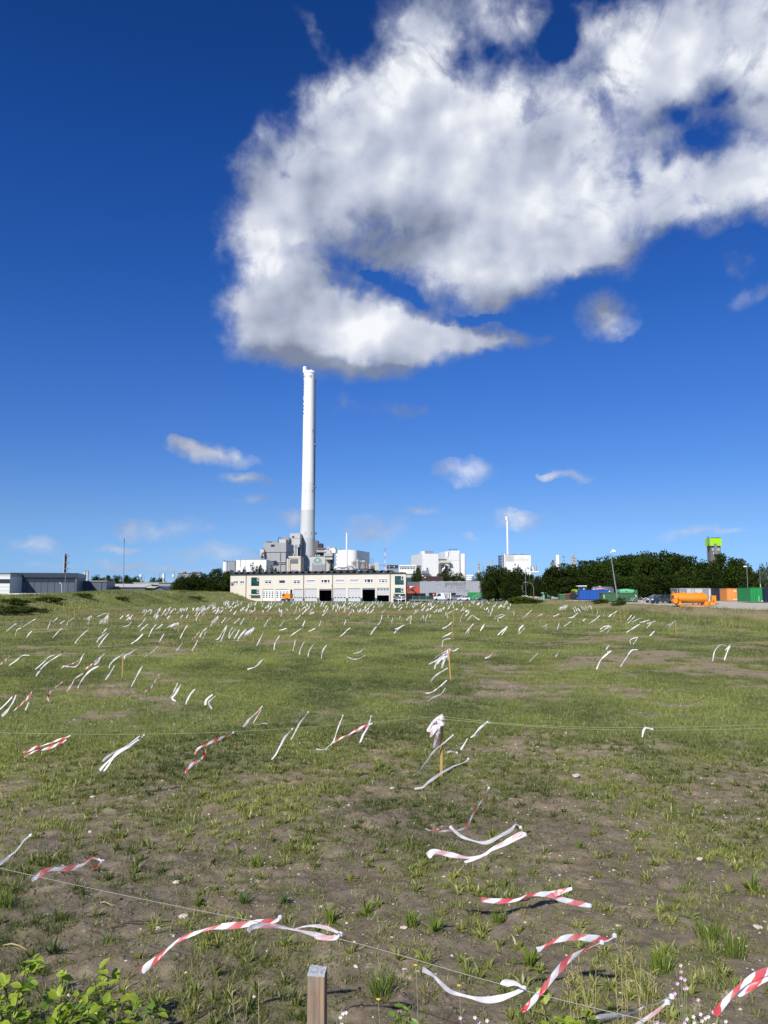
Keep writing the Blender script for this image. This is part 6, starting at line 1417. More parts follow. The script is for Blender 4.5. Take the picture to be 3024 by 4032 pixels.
STK = [((1740, 2815, 1738, 3058), 'nearest pine stake wrapped in a white tape bundle'), ((1766, 2555, 1776, 2680), 'second stake of the middle column with a pink tape bundle'), ((1780, 2461, 1785, 2518), 'third stake of the middle column'), ((1784, 2404, 1787, 2455), 'fourth stake of the middle column'), ((1782, 2361, 1784, 2400), 'fifth and smallest stake of the middle column'),
       ((1835, 2374, 1835, 2411), 'far stake just right of the middle column'), ((484, 2575, 480, 2682), 'dark stake nearest on the left side of the field'), ((702, 2452, 706, 2508), 'stake left of the pale dry patch'), ((998, 2470, 998, 2531), 'upright stake at the right end of the dense ribbon cluster'), ((858, 2428, 860, 2465), 'short stake behind the dense ribbon cluster'),
       ((1360, 2402, 1360, 2424), 'far stake on the reddish soil strip'), ((294, 2398, 293, 2426), 'orange tinted stake at foot of the grassy bank'), ((427, 2413, 425, 2462), 'dark stake inside the pink ribbon cluster'), ((2659, 2443, 2664, 2508), 'stake at right from which a white cord hangs'), ((2456, 2399, 2461, 2442), 'stake below the leaning lamp post'), ((2330, 2385, 2333, 2426), 'stake before the blue container'), ((2440, 2402, 2446, 2458), 'slightly leaning stake left of the lamp foot ribbons'), ((1616, 2422, 1616, 2457), 'lone far stake left of the middle column')]
for q, lab in STK: stake(*q, lab)
# the squared post close to the camera
pm = bpy.data.materials.new('weathered_post_wood'); pm.use_nodes = True
def post_material():
    nt = pm.node_tree; N = nt.nodes; L = nt.links; b = N['Principled BSDF']; b.inputs['Roughness'].default_value = .85
    tc = N.new('ShaderNodeTexCoord'); mp = N.new('ShaderNodeMapping'); mp.inputs['Scale'].default_value = (75, 75, 2.6); L.new(tc.outputs['Object'], mp.inputs[0])
    n1 = N.new('ShaderNodeTexNoise'); n1.inputs['Scale'].default_value = 1; n1.inputs['Detail'].default_value = 6; n1.inputs['Distortion'].default_value = .4; L.new(mp.outputs[0], n1.inputs['Vector'])
    r = N.new('ShaderNodeValToRGB'); L.new(n1.outputs['Fac'], r.inputs[0]); e = r.color_ramp.elements; e[0].position = .36; e[0].color = (.075, .038, .018, 1); e[1].position = .66; e[1].color = (.46, .29, .16, 1); q = e.new(.5); q.color = (.24, .135, .065, 1)
    n2 = N.new('ShaderNodeTexNoise'); n2.inputs['Scale'].default_value = 6; n2.inputs['Detail'].default_value = 4; L.new(tc.outputs['Object'], n2.inputs['Vector'])
    mr = N.new('ShaderNodeMapRange'); L.new(n2.outputs['Fac'], mr.inputs[0]); mr.inputs[1].default_value = .4; mr.inputs[2].default_value = .65; mr.inputs[3].default_value = 0; mr.inputs[4].default_value = .85
    mx = N.new('ShaderNodeMix'); mx.data_type = 'RGBA'; L.new(mr.outputs[0], mx.inputs[0]); L.new(r.outputs[0], mx.inputs[6]); mx.inputs[7].default_value = (.27, .235, .20, 1); L.new(mx.outputs[2], b.inputs['Base Color'])
    bp = N.new('ShaderNodeBump'); bp.inputs['Distance'].default_value = .004; bp.inputs['Strength'].default_value = .9; L.new(n1.outputs['Fac'], bp.inputs['Height']); L.new(bp.outputs[0], b.inputs['Normal'])
post_material()
pt = at(1250, 3818, 3.80); e = empty('wooden_post', (pt.x, pt.y, gz(pt.x, pt.y)), math.radians(-5), 'weathered squared wooden post with grey end grain top in the foreground', 'post')
hz = pt.z - e.location.z; d = .0405
o = MB().box(-d, -d, -.1, d, d, hz - .012).build('shaft', pm, e, bevel=.003)
TOPM = mat('grey_end_grain', (.40, .41, .43), .9, var=.35, scale=60, bump=.004)
g = np.random.default_rng(4); n = 9; X_, Y_ = np.meshgrid(np.linspace(-d, d, n), np.linspace(-d, d, n)); Z_ = hz + g.normal(0, .0022, (n, n)); 
V = np.concatenate([np.stack([X_, Y_, Z_], -1).reshape(-1, 3), np.array([[-d, -d, hz - .0118], [d, -d, hz - .0118], [d, d, hz - .0118], [-d, d, hz - .0118]])])
F = [(i * n + k, i * n + k + 1, (i + 1) * n + k + 1, (i + 1) * n + k) for i in range(n - 1) for k in range(n - 1)]; B_ = n * n
F += [tuple([B_, B_ + 1] + [k for k in range(n - 1, -1, -1)]), tuple([B_ + 1, B_ + 2] + [k * n + n - 1 for k in range(n - 1, -1, -1)]), tuple([B_ + 3, B_] + [k * n for k in range(n)]), tuple([B_ + 2, B_ + 3] + [(n - 1) * n + k for k in range(n)])]
MB().add([tuple(v) for v in V], F).build('end_grain_top', TOPM, e)

def string_(pts, lab, m='cord', r=.0030, z=.88, name='string'):
    P = [onz(a, b, z) if len(q) == 2 else onz(a, b, q[2]) for q in pts for a, b in (q[:2],)]
    Q = []
    for a, b in zip(P, P[1:]):
        k = max(3, int((b - a).length / .8))
        for i in range(k): t = i / k; Q.append(a.lerp(b, t) - Vector((0, 0, .02 * math.sin(math.pi * t))))
    Q.append(P[-1])
    for _ in range(5): Q = [Q[0]] + [Q[i] * .5 + (Q[i - 1] + Q[i + 1]) * .25 for i in range(1, len(Q) - 1)] + [Q[-1]]
    o = MB().tube(Q, r, 5).build(name, W[m]); tag(o, lab, 'string', 'strings stretched between the stakes'); return o
string_([(-60, 2884), (570, 2893), (1000, 2880), (1740, 2820)], 'nearest long green string from the left edge to the nearest stake')
string_([(1740, 2820), (2024, 2855), (2500, 2869), (3080, 2850)], 'upper of two green strings running right from the nearest stake'); string_([(1745, 2832), (2224, 2871), (2600, 2875), (3080, 2866)], 'lower of two green strings running right from the nearest stake')
string_([(-40, 2582), (484, 2575), (800, 2591), (1150, 2594), (1766, 2556)], 'long string from the dark left stake to the pink bundle stake'); string_([(1766, 2556), (2224, 2563), (2500, 2558), (2885, 2539)], 'string running right from the pink bundle stake')
string_([(-40, 2462), (350, 2489), (702, 2494), (998, 2472), (1400, 2471), (1784, 2461)], 'string crossing the field at the third stake'); string_([(1784, 2461), (2300, 2472), (2659, 2444)], 'string from the third stake to the right stake'); string_([(-30, 2448), (294, 2470), (640, 2474)], 'faint string in front of left ribbon clusters', r=.004)
string_([(-30, 2424), (294, 2399), (440, 2396), (660, 2374), (1000, 2368)], 'far string along the foot of the grassy bank', r=.006); string_([(200, 2431), (702, 2440), (1360, 2440), (1784, 2436)], 'far string behind the dense ribbon cluster', r=.005); string_([(1784, 2404), (2150, 2418), (2456, 2400)], 'far string right of the fourth stake', r=.005)
string_([(484, 2575), (845, 2735), (1215, 2806), (1480, 2822), (1740, 2820)], 'slanting string from the dark left stake to the nearest stake', r=.0009); string_([(998, 2470), (1163, 2518), (1287, 2540), (1600, 2570), (1766, 2556)], 'slanting string from the ribbon cluster stake to the pink bundle stake', r=.0011)
string_([(1740, 2820), (1925, 3103), (2050, 3250), (2240, 3490), (2420, 3690), (2645, 3930), (2770, 4090)], 'thin grey twine from the nearest stake towards the lower right', 'cordw', .0007); string_([(-80, 3400), (500, 3520), (880, 3600), (1341, 3678), (1700, 3790), (2030, 3885), (2500, 3998), (2750, 4055)], 'thin grey twine crossing behind the wooden post', 'cordw', .0018)
string_([(1740, 2820), (1766, 2556)], 'string joining the first two stakes of the middle column', r=.001); string_([(1766, 2556), (1782, 2461), (1784, 2404)], 'string joining the far stakes of the middle column', r=.001)
o = string_([(2659, 2443, .95), (2700, 2470, .85), (2745, 2490, .6), (2790, 2503, .35), (2900, 2511, .25), (3080, 2506, .1)], 'thick white cord drooping from the right stake to the ground', 'cord', .008, name='drooping_string')

def tape_material(name, red, white, mixr, back=.30):
    m = bpy.data.materials.new(name); m.use_nodes = True; nt = m.node_tree; N = nt.nodes; L = nt.links; N.clear()
    u = N.new('ShaderNodeAttribute'); u.attribute_name = 'along'; v = N.new('ShaderNodeAttribute'); v.attribute_name = 'across'
    a = N.new('ShaderNodeMath'); a.operation = 'MULTIPLY_ADD'; L.new(u.outputs['Fac'], a.inputs[0]); a.inputs[1].default_value = 1 / .16
    b = N.new('ShaderNodeMath'); b.operation = 'MULTIPLY'; L.new(v.outputs['Fac'], b.inputs[0]); b.inputs[1].default_value = .38; L.new(b.outputs[0], a.inputs[2])
    f = N.new('ShaderNodeMath'); f.operation = 'FRACT'; L.new(a.outputs[0], f.inputs[0]); g = N.new('ShaderNodeMath'); g.operation = 'GREATER_THAN'; L.new(f.outputs[0], g.inputs[0]); g.inputs[1].default_value = .5
    nz = N.new('ShaderNodeTexNoise'); nz.inputs['Scale'].default_value = 5; tc = N.new('ShaderNodeTexCoord'); L.new(tc.outputs['Object'], nz.inputs['Vector'])
    mr = N.new('ShaderNodeMapRange'); L.new(nz.outputs['Fac'], mr.inputs[0]); mr.inputs[1].default_value = .35; mr.inputs[2].default_value = .65; mr.inputs[3].default_value = max(mixr - .35, 0); mr.inputs[4].default_value = min(mixr + .2, 1)
    h = N.new('ShaderNodeMath'); h.operation = 'MULTIPLY'; L.new(g.outputs[0], h.inputs[0]); L.new(mr.outputs[0], h.inputs[1])
    c = N.new('ShaderNodeMix'); c.data_type = 'RGBA'; L.new(h.outputs[0], c.inputs[0]); c.inputs[6].default_value = white + (1,); c.inputs[7].default_value = red + (1,)
    d = N.new('ShaderNodeBsdfPrincipled'); L.new(c.outputs[2], d.inputs['Base Color']); d.inputs['Roughness'].default_value = .32; d.inputs['Specular IOR Level'].default_value = .5
    t = N.new('ShaderNodeBsdfTranslucent'); L.new(c.outputs[2], t.inputs[0]); x = N.new('ShaderNodeMixShader'); x.inputs[0].default_value = back; L.new(d.outputs[0], x.inputs[1]); L.new(t.outputs[0], x.inputs[2])
    o = N.new('ShaderNodeOutputMaterial'); L.new(x.outputs[0], o.inputs[0]); return m
TAPE = dict(s=tape_material('striped_tape', (.75, .012, .02), (.85, .86, .88), 1.0), f=tape_material('faded_tape', (.80, .20, .28), (.90, .88, .89), .55), w=tape_material('bleached_tape', (.84, .62, .66), (.93, .93, .93), .25))
WORD = dict(s='red and white striped', f='faded pink and white', w='sun bleached white')
def strip_data(P, width, g, twist=1.0):
    """world points -> verts, quads, along, across"""
    P = [Vector(p) for p in P]; Q = []
    if len(P) == 2: P = [P[0], P[0].lerp(P[1], .5) + Vector((0, 0, -.03 * (P[1] - P[0]).length)), P[1]]
    n = len(P)
    for i in range(n - 1):
        a, b, c, d = P[max(i - 1, 0)], P[i], P[i + 1], P[min(i + 2, n - 1)]; k = 6 if n > 3 and width > .03 else 5
        for j in range(k):
            t = j / k; Q.append(.5 * ((2 * b) + (c - a) * t + (2 * a - 5 * b + 4 * c - d) * t * t + (3 * b - a - 3 * c + d) * t ** 3))
    Q.append(P[-1]); V, al, ac = [], [], []; L_ = 0; ph = g.uniform(0, 6.28); fr = g.uniform(1.5, 4.0) * twist; base = g.uniform(-.25, .25); k1, k2 = g.uniform(6, 14), g.uniform(17, 30); width = width * g.uniform(.82, 1.12)
    for i, q in enumerate(Q):
        if i: L_ += (q - Q[i - 1]).length
        t = (Q[min(i + 1, len(Q) - 1)] - Q[max(i - 1, 0)]).normalized(); vw = Vector((0, -1, .15)).normalized(); s = t.cross(vw)
        s = s.normalized() if s.length > 1e-3 else Vector((0, 0, 1)); nn = t.cross(s)
        a = base + .62 * math.sin(ph + fr * L_) * min(1, twist); w = s * math.cos(a) + nn * math.sin(a)
        cr = nn * (.006 * math.sin(L_ * 37 + ph) + .004 * math.sin(L_ * 91)); wd = width / 2 * (1 if 0 < i < len(Q) - 1 else .75) * max(.28, 1 + .36 * math.sin(k1 * L_ + ph) + .22 * math.sin(k2 * L_ + 2 * ph)) * (.55 + .45 * min(1, L_ / .12))
        V += [q - w * wd, q + cr, q + w * wd]; al += [L_] * 3; ac += [0, .5, 1]
    F = []
    for i in range(len(Q) - 1):
        for k in range(2): F.append((3 * i + k, 3 * i + k + 1, 3 * i + k + 4, 3 * i + k + 3))
    return V, F, al, ac
def tape_obj(name, strips, style, parent=None):
    V, F, A, B = [], [], [], []
    for v, f, a, b in strips: o_ = len(V); V += v; F += [tuple(i + o_ for i in q) for q in f]; A += a; B += b
    V = np.array([tuple(v) for v in V]); c = V.mean(0) if parent is None else np.zeros(3)
    o = np_mesh(name, V - c, np.array(F), TAPE[style], dict(along=A, across=B), smooth=True); o.location = c
    if parent is not None: o.parent = parent
    return o
def trail(pix, g, z=.88, drift=None):
    p0 = onz(pix[0][0], pix[0][1], z); Y = p0.y; dr = g.uniform(-.12, .12) if drift is None else drift; P = []
    for i, (a, b) in enumerate(pix):
        q = at(a, b, Y * (1 + .0 * i) + dr * i / max(len(pix) - 1, 1)); zz = gz(q.x, q.y) + .035; q.z = max(q.z, zz); P.append(q)
    return P
gR = random.Random(3)
# near ribbons, one by one: style, width, label, strips of pixel points (first point = knot on the string)
NEAR = [
 ('s', .07, 'striped double ribbon under the nearest string, leftmost in view', [[(276, 2897), (181, 2931), (142, 2942), (93, 2965)], [(262, 2912), (199, 2943), (133, 2960), (96, 2982)]]),
 ('w', .06, 'bunch of three bleached ribbons second from left on nearest string', [[(567, 2895), (518, 2934), (458, 2968), (422, 3019), (408, 3037)], [(550, 2898), (494, 2940), (434, 2971), (404, 2998)], [(545, 2912), (458, 2973), (422, 3001), (392, 3034)]]),
 ('s', .07, 'striped ribbon with a thin tail third from left on nearest string', [[(919, 2885), (868, 2907), (814, 2931), (778, 2949), (766, 2971)], [(810, 2945), (802, 2980), (760, 3007), (735, 3031), (732, 3043)]]),
 ('w', .06, 'white ribbon entering from the left frame edge above the folded ribbon', [[(121, 3289), (90, 3314), (60, 3353), (24, 3383), (-8, 3404)]]),
 ('s', .06, 'folded striped ribbon fluttering low at the left', [[(405, 3392), (362, 3377), (338, 3398), (289, 3417), (241, 3421), (181, 3427), (145, 3453), (124, 3466)], [(386, 3380), (398, 3396), (362, 3423)]]),
 ('w', .05, 'crossed white ribbon standing up over the nearest string', [[(1214, 2804), (1181, 2846), (1163, 2880), (1145, 2913)]]),
 ('w', .055, 'white ribbon hanging down below the crossed one', [[(1151, 2871), (1121, 2904), (1102, 2940), (1084, 2973), (1069, 2991)]]),
 ('w', .05, 'steep white ribbon left of the striped one before the nearest stake', [[(1350, 2818), (1329, 2871), (1313, 2919), (1289, 2943), (1282, 2955)], [(1286, 2948), (1268, 2952), (1244, 2950)]]),
 ('s', .075, 'broad striped ribbon between the steep white ones', [[(1464, 2849), (1422, 2865), (1374, 2892), (1338, 2908), (1313, 2925)], [(1455, 2856), (1420, 2876), (1385, 2893), (1350, 2900)]]),
 ('w', .05, 'white ribbon dropping steeply right of broad striped one', [[(1461, 2821), (1449, 2859), (1431, 2892), (1416, 2925)]]),
 ('f', .06, 'pinkish ribbon with crumpled end beyond the nearest string', [[(1032, 2782), (1013, 2803), (981, 2832), (969, 2849), (957, 2861)], [(1027, 2796), (1006, 2832), (998, 2847), (1020, 2852), (1035, 2848), (1053, 2850)]]),
 ('w', .055, 'long white ribbon crossing in front of the nearest stake', [[(1783, 2895), (1741, 2931), (1711, 2955), (1675, 3003), (1648, 3039), (1627, 3054)]]),
 ('w', .055, 'longest white ribbon passing the foot of the nearest stake', [[(1844, 2988), (1832, 3000), (1778, 3021), (1723, 3054), (1681, 3085), (1663, 3100), (1632, 3106)]]),
 ('w', .05, 'forked white ribbon just right of the nearest stake', [[(1919, 2842), (1886, 2870), (1868, 2892), (1853, 2904)], [(1931, 2846), (1906, 2850), (1880, 2888), (1858, 2904)], [(1841, 2907), (1828, 2930), (1814, 2952)]]),
 ('f', .05, 'short curled pale ribbon right beside the nearest stake', [[(1799, 2964), (1778, 2958), (1759, 2963)]]),
 ('s', .055, 'striped ribbon swinging in a long curve right of centre', [[(1925, 3103), (1904, 3142), (1868, 3196), (1832, 3259), (1771, 3271), (1699, 3271), (1674, 3261)]]),
 ('w', .06, 'white ribbon crossing the end of the curved striped one', [[(2050, 3258), (2030, 3246), (2008, 3272), (1970, 3290), (1916, 3318), (1844, 3305), (1802, 3283), (1771, 3253)]]),
 ('f', .07, 'pale ribbon sagging below the crossing white one', [[(2066, 3284), (2045, 3283), (1990, 3320), (1945, 3338), (1898, 3371), (1844, 3377), (1771, 3365), (1711, 3353), (1684, 3371)]]),
 ('w', .05, 'short white ribbon lowest of the three stacked curved ribbons', [[(2068, 3288), (2000, 3320), (1928, 3353), (1874, 3380), (1829, 3395)]]),
 ('s', .075, 'bold striped ribbon lying level above the steep one', [[(2322, 3566), (2262, 3554), (2214, 3542), (2166, 3524), (2123, 3521), (2075, 3527), (2027, 3545), (1942, 3547), (1894, 3541)], [(2253, 3498), (2214, 3509), (2178, 3520), (2130, 3523)]]),
 ('s', .075, 'arched striped ribbon over the steep striped one', [[(2420, 3684), (2395, 3700), (2340, 3696), (2280, 3690), (2232, 3693), (2178, 3708), (2135, 3732), (2114, 3740)]]),
 ('s', .065, 'steep bold striped ribbon falling towards lower left', [[(2370, 3711), (2316, 3732), (2268, 3759), (2226, 3789), (2184, 3838), (2141, 3892), (2099, 3940), (2057, 3985)]]),
 ('w', .065, 'pale ribbon sagging like a hammock from the grey twine', [[(2063, 3892), (2027, 3910), (1967, 3931), (1906, 3937), (1834, 3922), (1774, 3904), (1732, 3868), (1701, 3838), (1662, 3816)], [(2064, 3893), (2030, 3872), (1990, 3872), (1984, 3880)]]),
 ('s', .06, 'very long striped ribbon streaming to lower left behind the post', [[(1103, 3612), (1079, 3627), (1012, 3633), (946, 3642), (874, 3648), (825, 3657), (759, 3678), (705, 3702), (663, 3735), (621, 3771), (584, 3801), (557, 3826)]]),
 ('f', .055, 'knotted pink ribbon loop on twine above the post', [[(1341, 3678), (1296, 3693), (1247, 3681), (1181, 3666), (1127, 3654), (1067, 3645), (1000, 3648), (976, 3669)], [(1332, 3672), (1278, 3651), (1223, 3645), (1163, 3658)], [(1335, 3680), (1317, 3697), (1247, 3692), (1241, 3669)]]),
 ('w', .07, 'crumpled white ribbon with black speck at lower right', [[(2645, 3924), (2591, 3949), (2542, 3961), (2494, 3985), (2440, 3997), (2349, 4003)]]),
 ('f', .04, 'narrow pink edged ribbon running out of the bottom edge', [[(2627, 3946), (2579, 3988), (2512, 4030), (2470, 4060)]]),
 ('s', .075, 'striped ribbon entering at right frame edge with torn slit', [[(3050, 3812), (2964, 3849), (2904, 3894), (2862, 3937), (2832, 3973), (2812, 3996)], [(3030, 3850), (2964, 3882), (2905, 3918)]]),
 ('w', .06, 'small crumpled white ribbon alone on the right hand string', [[(2569, 2871), (2542, 2866), (2533, 2880), (2529, 2903)]]),
]
for st, w, lab, strips in NEAR:
    P0 = trail(strips[0], gR, drift=-.15); Y = P0[0].y; data = [strip_data(P0, w * .44, gR)]
    for s2 in strips[1:]:
        P = []
        for a, b in s2: q = at(a, b, Y - .04); q.z = max(q.z, gz(q.x, q.y) + .03); P.append(q)
        data.append(strip_data(P, w * .40, gR))
    c_ = onz(*strips[0][0], .88); e = empty('barrier_tape', tuple(c_), 0, lab, 'barrier tape', 'pieces of barrier tape near the camera')
    for d_ in data:
        v, f, a, b = d_; o = tape_obj('strip', [([x - c_ for x in v], f, a, b)], st, e)
    kn = MB(); kn.lathe([(.004, -.012), (.014, -.006), (.013, .008), (.004, .013)], 7); kn.build('knot', TAPE[st], e)

M1 = "s41,2584,19,2601,-2,2620;w116,2581,89,2581,63,2601,34,2621;w212,2581,193,2586,169,2610,137,2637;w241,2576,203,2598,169,2625,140,2663;s333,2572,309,2601,280,2615,239,2630;w328,2576,309,2615,289,2626,246,2622;s423,2565,391,2591,362,2615,333,2636;w400,2582,386,2605,371,2618;w487,2574,453,2596,434,2615,429,2631;w538,2555,511,2572,492,2581,490,2596;w452,2619,434,2649,414,2678;w388,2622,357,2639,333,2663,316,2688,305,2710;f328,2651,294,2673,284,2692,263,2722;s247,2684,212,2712,190,2736,190,2765;w561,2621,545,2649,530,2678,517,2703;s627,2654,612,2678,593,2709,563,2728;f699,2689,685,2721,670,2748;w713,2693,694,2726,678,2750,692,2760;w767,2713,748,2736,736,2760,731,2774;w63,2736,48,2770,24,2803,7,2820;w48,2743,24,2770,-2,2794;s126,2722,111,2745,87,2770,51,2801;w113,2765,99,2797;f622,2544,598,2567,567,2586;w563,2496,540,2519,516,2535;f646,2495,625,2529;w718,2531,694,2562;w738,2462,723,2485,709,2514;f779,2520,757,2562;s786,2489,757,2517;w420,2474,400,2495;w420,2491,395,2509,380,2528;w427,2495,410,2514,386,2548;w352,2475,328,2495,309,2514,295,2533;w246,2473,231,2485,207,2512;w126,2483,111,2500,104,2513;w84,2473,67,2480,59,2507;w140,2437,116,2451,87,2470;w65,2454,48,2466,24,2487;w583,2457,564,2472,550,2486;w615,2458,598,2480,585,2508;w641,2457,612,2479;w574,2432,559,2454,543,2468;w227,2432,207,2449;f200,2442,186,2479;w256,2442,236,2456;w294,2432,270,2446,263,2462;w518,2449,504,2463,482,2468"
M2 = "w813,2471,796,2490,786,2509;f813,2475,798,2519;s786,2487,756,2517;f779,2520,755,2562;w895,2461,875,2490,861,2514,845,2550;w892,2468,868,2528;w916,2470,904,2490,902,2514;w928,2475,907,2504,904,2514;w943,2478,921,2516;w967,2476,938,2516;w969,2478,943,2504,936,2524;f1001,2470,977,2495,957,2514;w996,2473,962,2500;w1039,2485,1025,2514,1010,2543;w1101,2503,1083,2531,1079,2559;w1163,2519,1153,2564;w1199,2525,1184,2552,1178,2579;w1239,2532,1218,2562,1213,2586;w1286,2539,1271,2562,1265,2593;w1438,2552,1416,2567,1391,2573;f1437,2581,1401,2596,1366,2586;w1042,2597,1030,2601,1006,2625,974,2635;w837,2734,813,2755,808,2777;w849,2740,822,2765,834,2791;w1128,2474,1098,2482;w1188,2474,1160,2492,1142,2505;w1242,2473,1215,2486;w1379,2471,1363,2483;w1367,2481,1353,2495,1337,2507;w1483,2466,1469,2483,1459,2500;f859,2430,842,2449,827,2466;w890,2430,871,2454;s914,2430,890,2442;w945,2433,922,2454;w962,2432,945,2460;s1011,2431,1000,2452;w1056,2439,1039,2468;s1066,2431,1054,2442;w1121,2441,1101,2466;w1184,2420,1165,2439;w1201,2443,1191,2466;w1264,2443,1256,2466;w1362,2439,1355,2462;w1505,2420,1498,2446,1488,2461"
M3 = "w1505,2420,1502,2439;w1529,2422,1527,2434;w1548,2430,1541,2451;w1576,2425,1572,2439;w1618,2423,1599,2442;w1620,2423,1616,2456;w1666,2421,1654,2442;w1666,2421,1669,2439;w1686,2417,1676,2437,1677,2455;w1697,2418,1691,2432;w1592,2460,1572,2473,1551,2494;w1592,2460,1555,2477;w1784,2404,1763,2417,1763,2434;w1756,2408,1755,2425;w1780,2449,1765,2463,1741,2476;w1779,2490,1741,2509;w1775,2514,1746,2521,1741,2548;w1763,2579,1727,2596,1688,2616;w1763,2582,1722,2606,1711,2635;w1764,2630,1731,2649,1707,2668,1694,2688;f1760,2678,1727,2707,1698,2726,1675,2729;w1754,2709,1736,2733,1707,2745,1685,2761;w1805,2553,1785,2563,1770,2553;w1826,2413,1813,2437,1812,2451;w1847,2410,1833,2425;w1859,2420,1840,2442;w1859,2420,1875,2433,1888,2440;w1864,2456,1845,2478,1832,2495;w1850,2478,1842,2494;w1907,2457,1891,2484;w1934,2408,1929,2427;w1982,2418,1963,2425,1961,2449;w1989,2421,1965,2434;w1956,2423,1946,2439;w1998,2466,1977,2485,1958,2502;w1998,2466,1975,2500;w2062,2460,2045,2478,2044,2496;w2067,2471,2045,2495;w2024,2401,2023,2422;f2094,2402,2069,2422,2055,2439;w2090,2404,2062,2432;w2136,2417,2114,2427;w2202,2417,2179,2427;w2274,2413,2257,2430,2238,2432;w2248,2446,2221,2466;f2156,2459,2137,2468;w2149,2463,2150,2480;w2202,2451,2194,2480;w1941,2568,1929,2584,1909,2592;w2118,2572,2098,2591,2083,2606;w2198,2570,2187,2586"
M4 = "w2407,2466,2383,2466,2363,2478;w2407,2466,2388,2494;w2398,2468,2364,2487;w2276,2412,2258,2427,2238,2432;w2354,2396,2350,2425;w2382,2400,2374,2432;w2362,2423,2340,2442,2318,2454;w2304,2436,2294,2446;w2436,2401,2414,2416,2393,2432;w2429,2408,2398,2422;w2424,2415,2417,2427;w2475,2408,2467,2415;w2487,2422,2470,2442;w2500,2426,2472,2454;w2523,2433,2494,2446,2487,2448;w2557,2441,2518,2451;w2581,2445,2547,2455;w2566,2449,2547,2473;w2518,2457,2489,2476,2466,2490;w2579,2482,2558,2504;w2659,2442,2644,2454,2627,2461;w2653,2449,2634,2467;w2512,2508,2482,2519,2484,2537;w2512,2508,2493,2537;w2398,2540,2386,2557;w2407,2562,2383,2581,2364,2601,2349,2635;w2405,2562,2390,2565;w2512,2559,2487,2561,2465,2591,2443,2625;w2878,2535,2856,2560;w2875,2543,2865,2562,2852,2599;w2861,2543,2839,2538,2815,2562,2806,2604;w2313,2557,2311,2572"
def parse(s): 
    for q in s.split(';'):
        v = [float(t) for t in q[1:].split(',')]; yield q[0], [(v[i], v[i + 1]) for i in range(0, len(v), 2)]
items = []
for s in (M1, M2, M3, M4): items += list(parse(s))
BANDS = [(2690, 3000, 'first'), (2600, 2690, 'second'), (2548, 2600, 'third'), (2505, 2548, 'fourth'), (2470, 2505, 'fifth'), (2450, 2470, 'sixth'), (2430, 2450, 'seventh'), (2412, 2430, 'eighth'), (0, 2412, 'ninth')]
def th_(n): return '%d%s' % (n, 'th' if 10 < n % 100 < 14 else {1: 'st', 2: 'nd', 3: 'rd'}.get(n % 10, 'th'))
for lo, hi, nm in BANDS:
    row = sorted([q for q in items if lo <= q[1][0][1] < hi], key=lambda q: q[1][0][0])
    for i, (st, pix) in enumerate(row):
        P = trail(pix, gR); o = tape_obj('barrier_tape', [strip_data(P, .033 if pix[0][1] > 2500 else .048, gR, .8)], st)
        tag(o, '%s tape ribbon, %s from left in %s row beyond nearest string' % ({'s': 'red striped', 'f': 'pinkish', 'w': 'bleached white'}[st], th_(i + 1), nm), 'barrier tape', 'barrier tape ribbons tied along the strings')
# bundles wound round stake heads
def bundle(px, py, z, n, spanx, spany, lab, style='f'):
    c = onz(px, py, z); e = empty('tape_bundle', tuple(c), 0, lab, 'tape bundle')
    k = c.y / FPX
    for i in range(n):
        g = gR; a0 = Vector((g.uniform(-.2, .1) * spanx * k, g.uniform(-.03, .03), g.uniform(-.35, .05) * spany * k)); P = [a0]; dx = -g.uniform(.1, 1.0) * spanx * k; dz = -g.uniform(.35, 1.0) * spany * k
        for t in (.33, .66, 1.0): P.append(a0 + Vector((dx * t, g.uniform(-.04, .04), dz * t * (.7 + .3 * t) + g.uniform(-.01, .01))))
        v, f, a, b = strip_data(P, .038, g, 1.2); tape_obj('strip', [(v, f, a, b)], g.choice([style, 'w', 'w']), e)
    for i in range(5):
        r = .035; z0 = -.02 - i * .022; P = [Vector((r * math.cos(a), r * math.sin(a), z0 + gR.uniform(-.01, .01))) for a in np.linspace(0, 6.2, 9)]
        v, f, a, b = strip_data(P, .05, gR, .3); tape_obj('wrap', [(v, f, a, b)], style, e)
bundle(1738, 2818, .93, 14, 55, 95, 'white and pink tape bundle tied round the nearest stake head'); bundle(1768, 2556, .9, 14, 60, 60, 'pink tape bundle with many loose ends at second stake')
bundle(1783, 2366, .9, 6, 12, 30, 'pinkish tape bundle at the far end of middle column'); bundle(998, 2470, .88, 7, 45, 30, 'white tape bundle on the stake ending the dense cluster'); bundle(702, 2452, .9, 6, 40, 22, 'small tape bundle on stake left of dry patch'); bundle(858, 2426, .9, 7, 30, 26, 'white tape bundle on the short stake behind the cluster')
bundle(846, 2372, .9, 12, 40, 42, 'dense pink tape bundle far left of the orange lorry'); bundle(428, 2415, .9, 12, 40, 40, 'dense pink tape bundle below the grassy bank'); bundle(360, 2424, .9, 9, 30, 26, 'pink tape bundle left of the densest one under bank'); bundle(806, 2384, .9, 9, 32, 30, 'loose pale tape bundle left of the dense far pink one')
bundle(1360, 2386, .9, 7, 10, 24, 'upright white tape bundle on the reddish soil strip'); bundle(1994, 2366, .9, 7, 10, 26, 'white tape bundle in front of the leafy shrub'); bundle(2232, 2382, .9, 12, 36, 22, 'white tape bundle in the right far cluster', 'w')
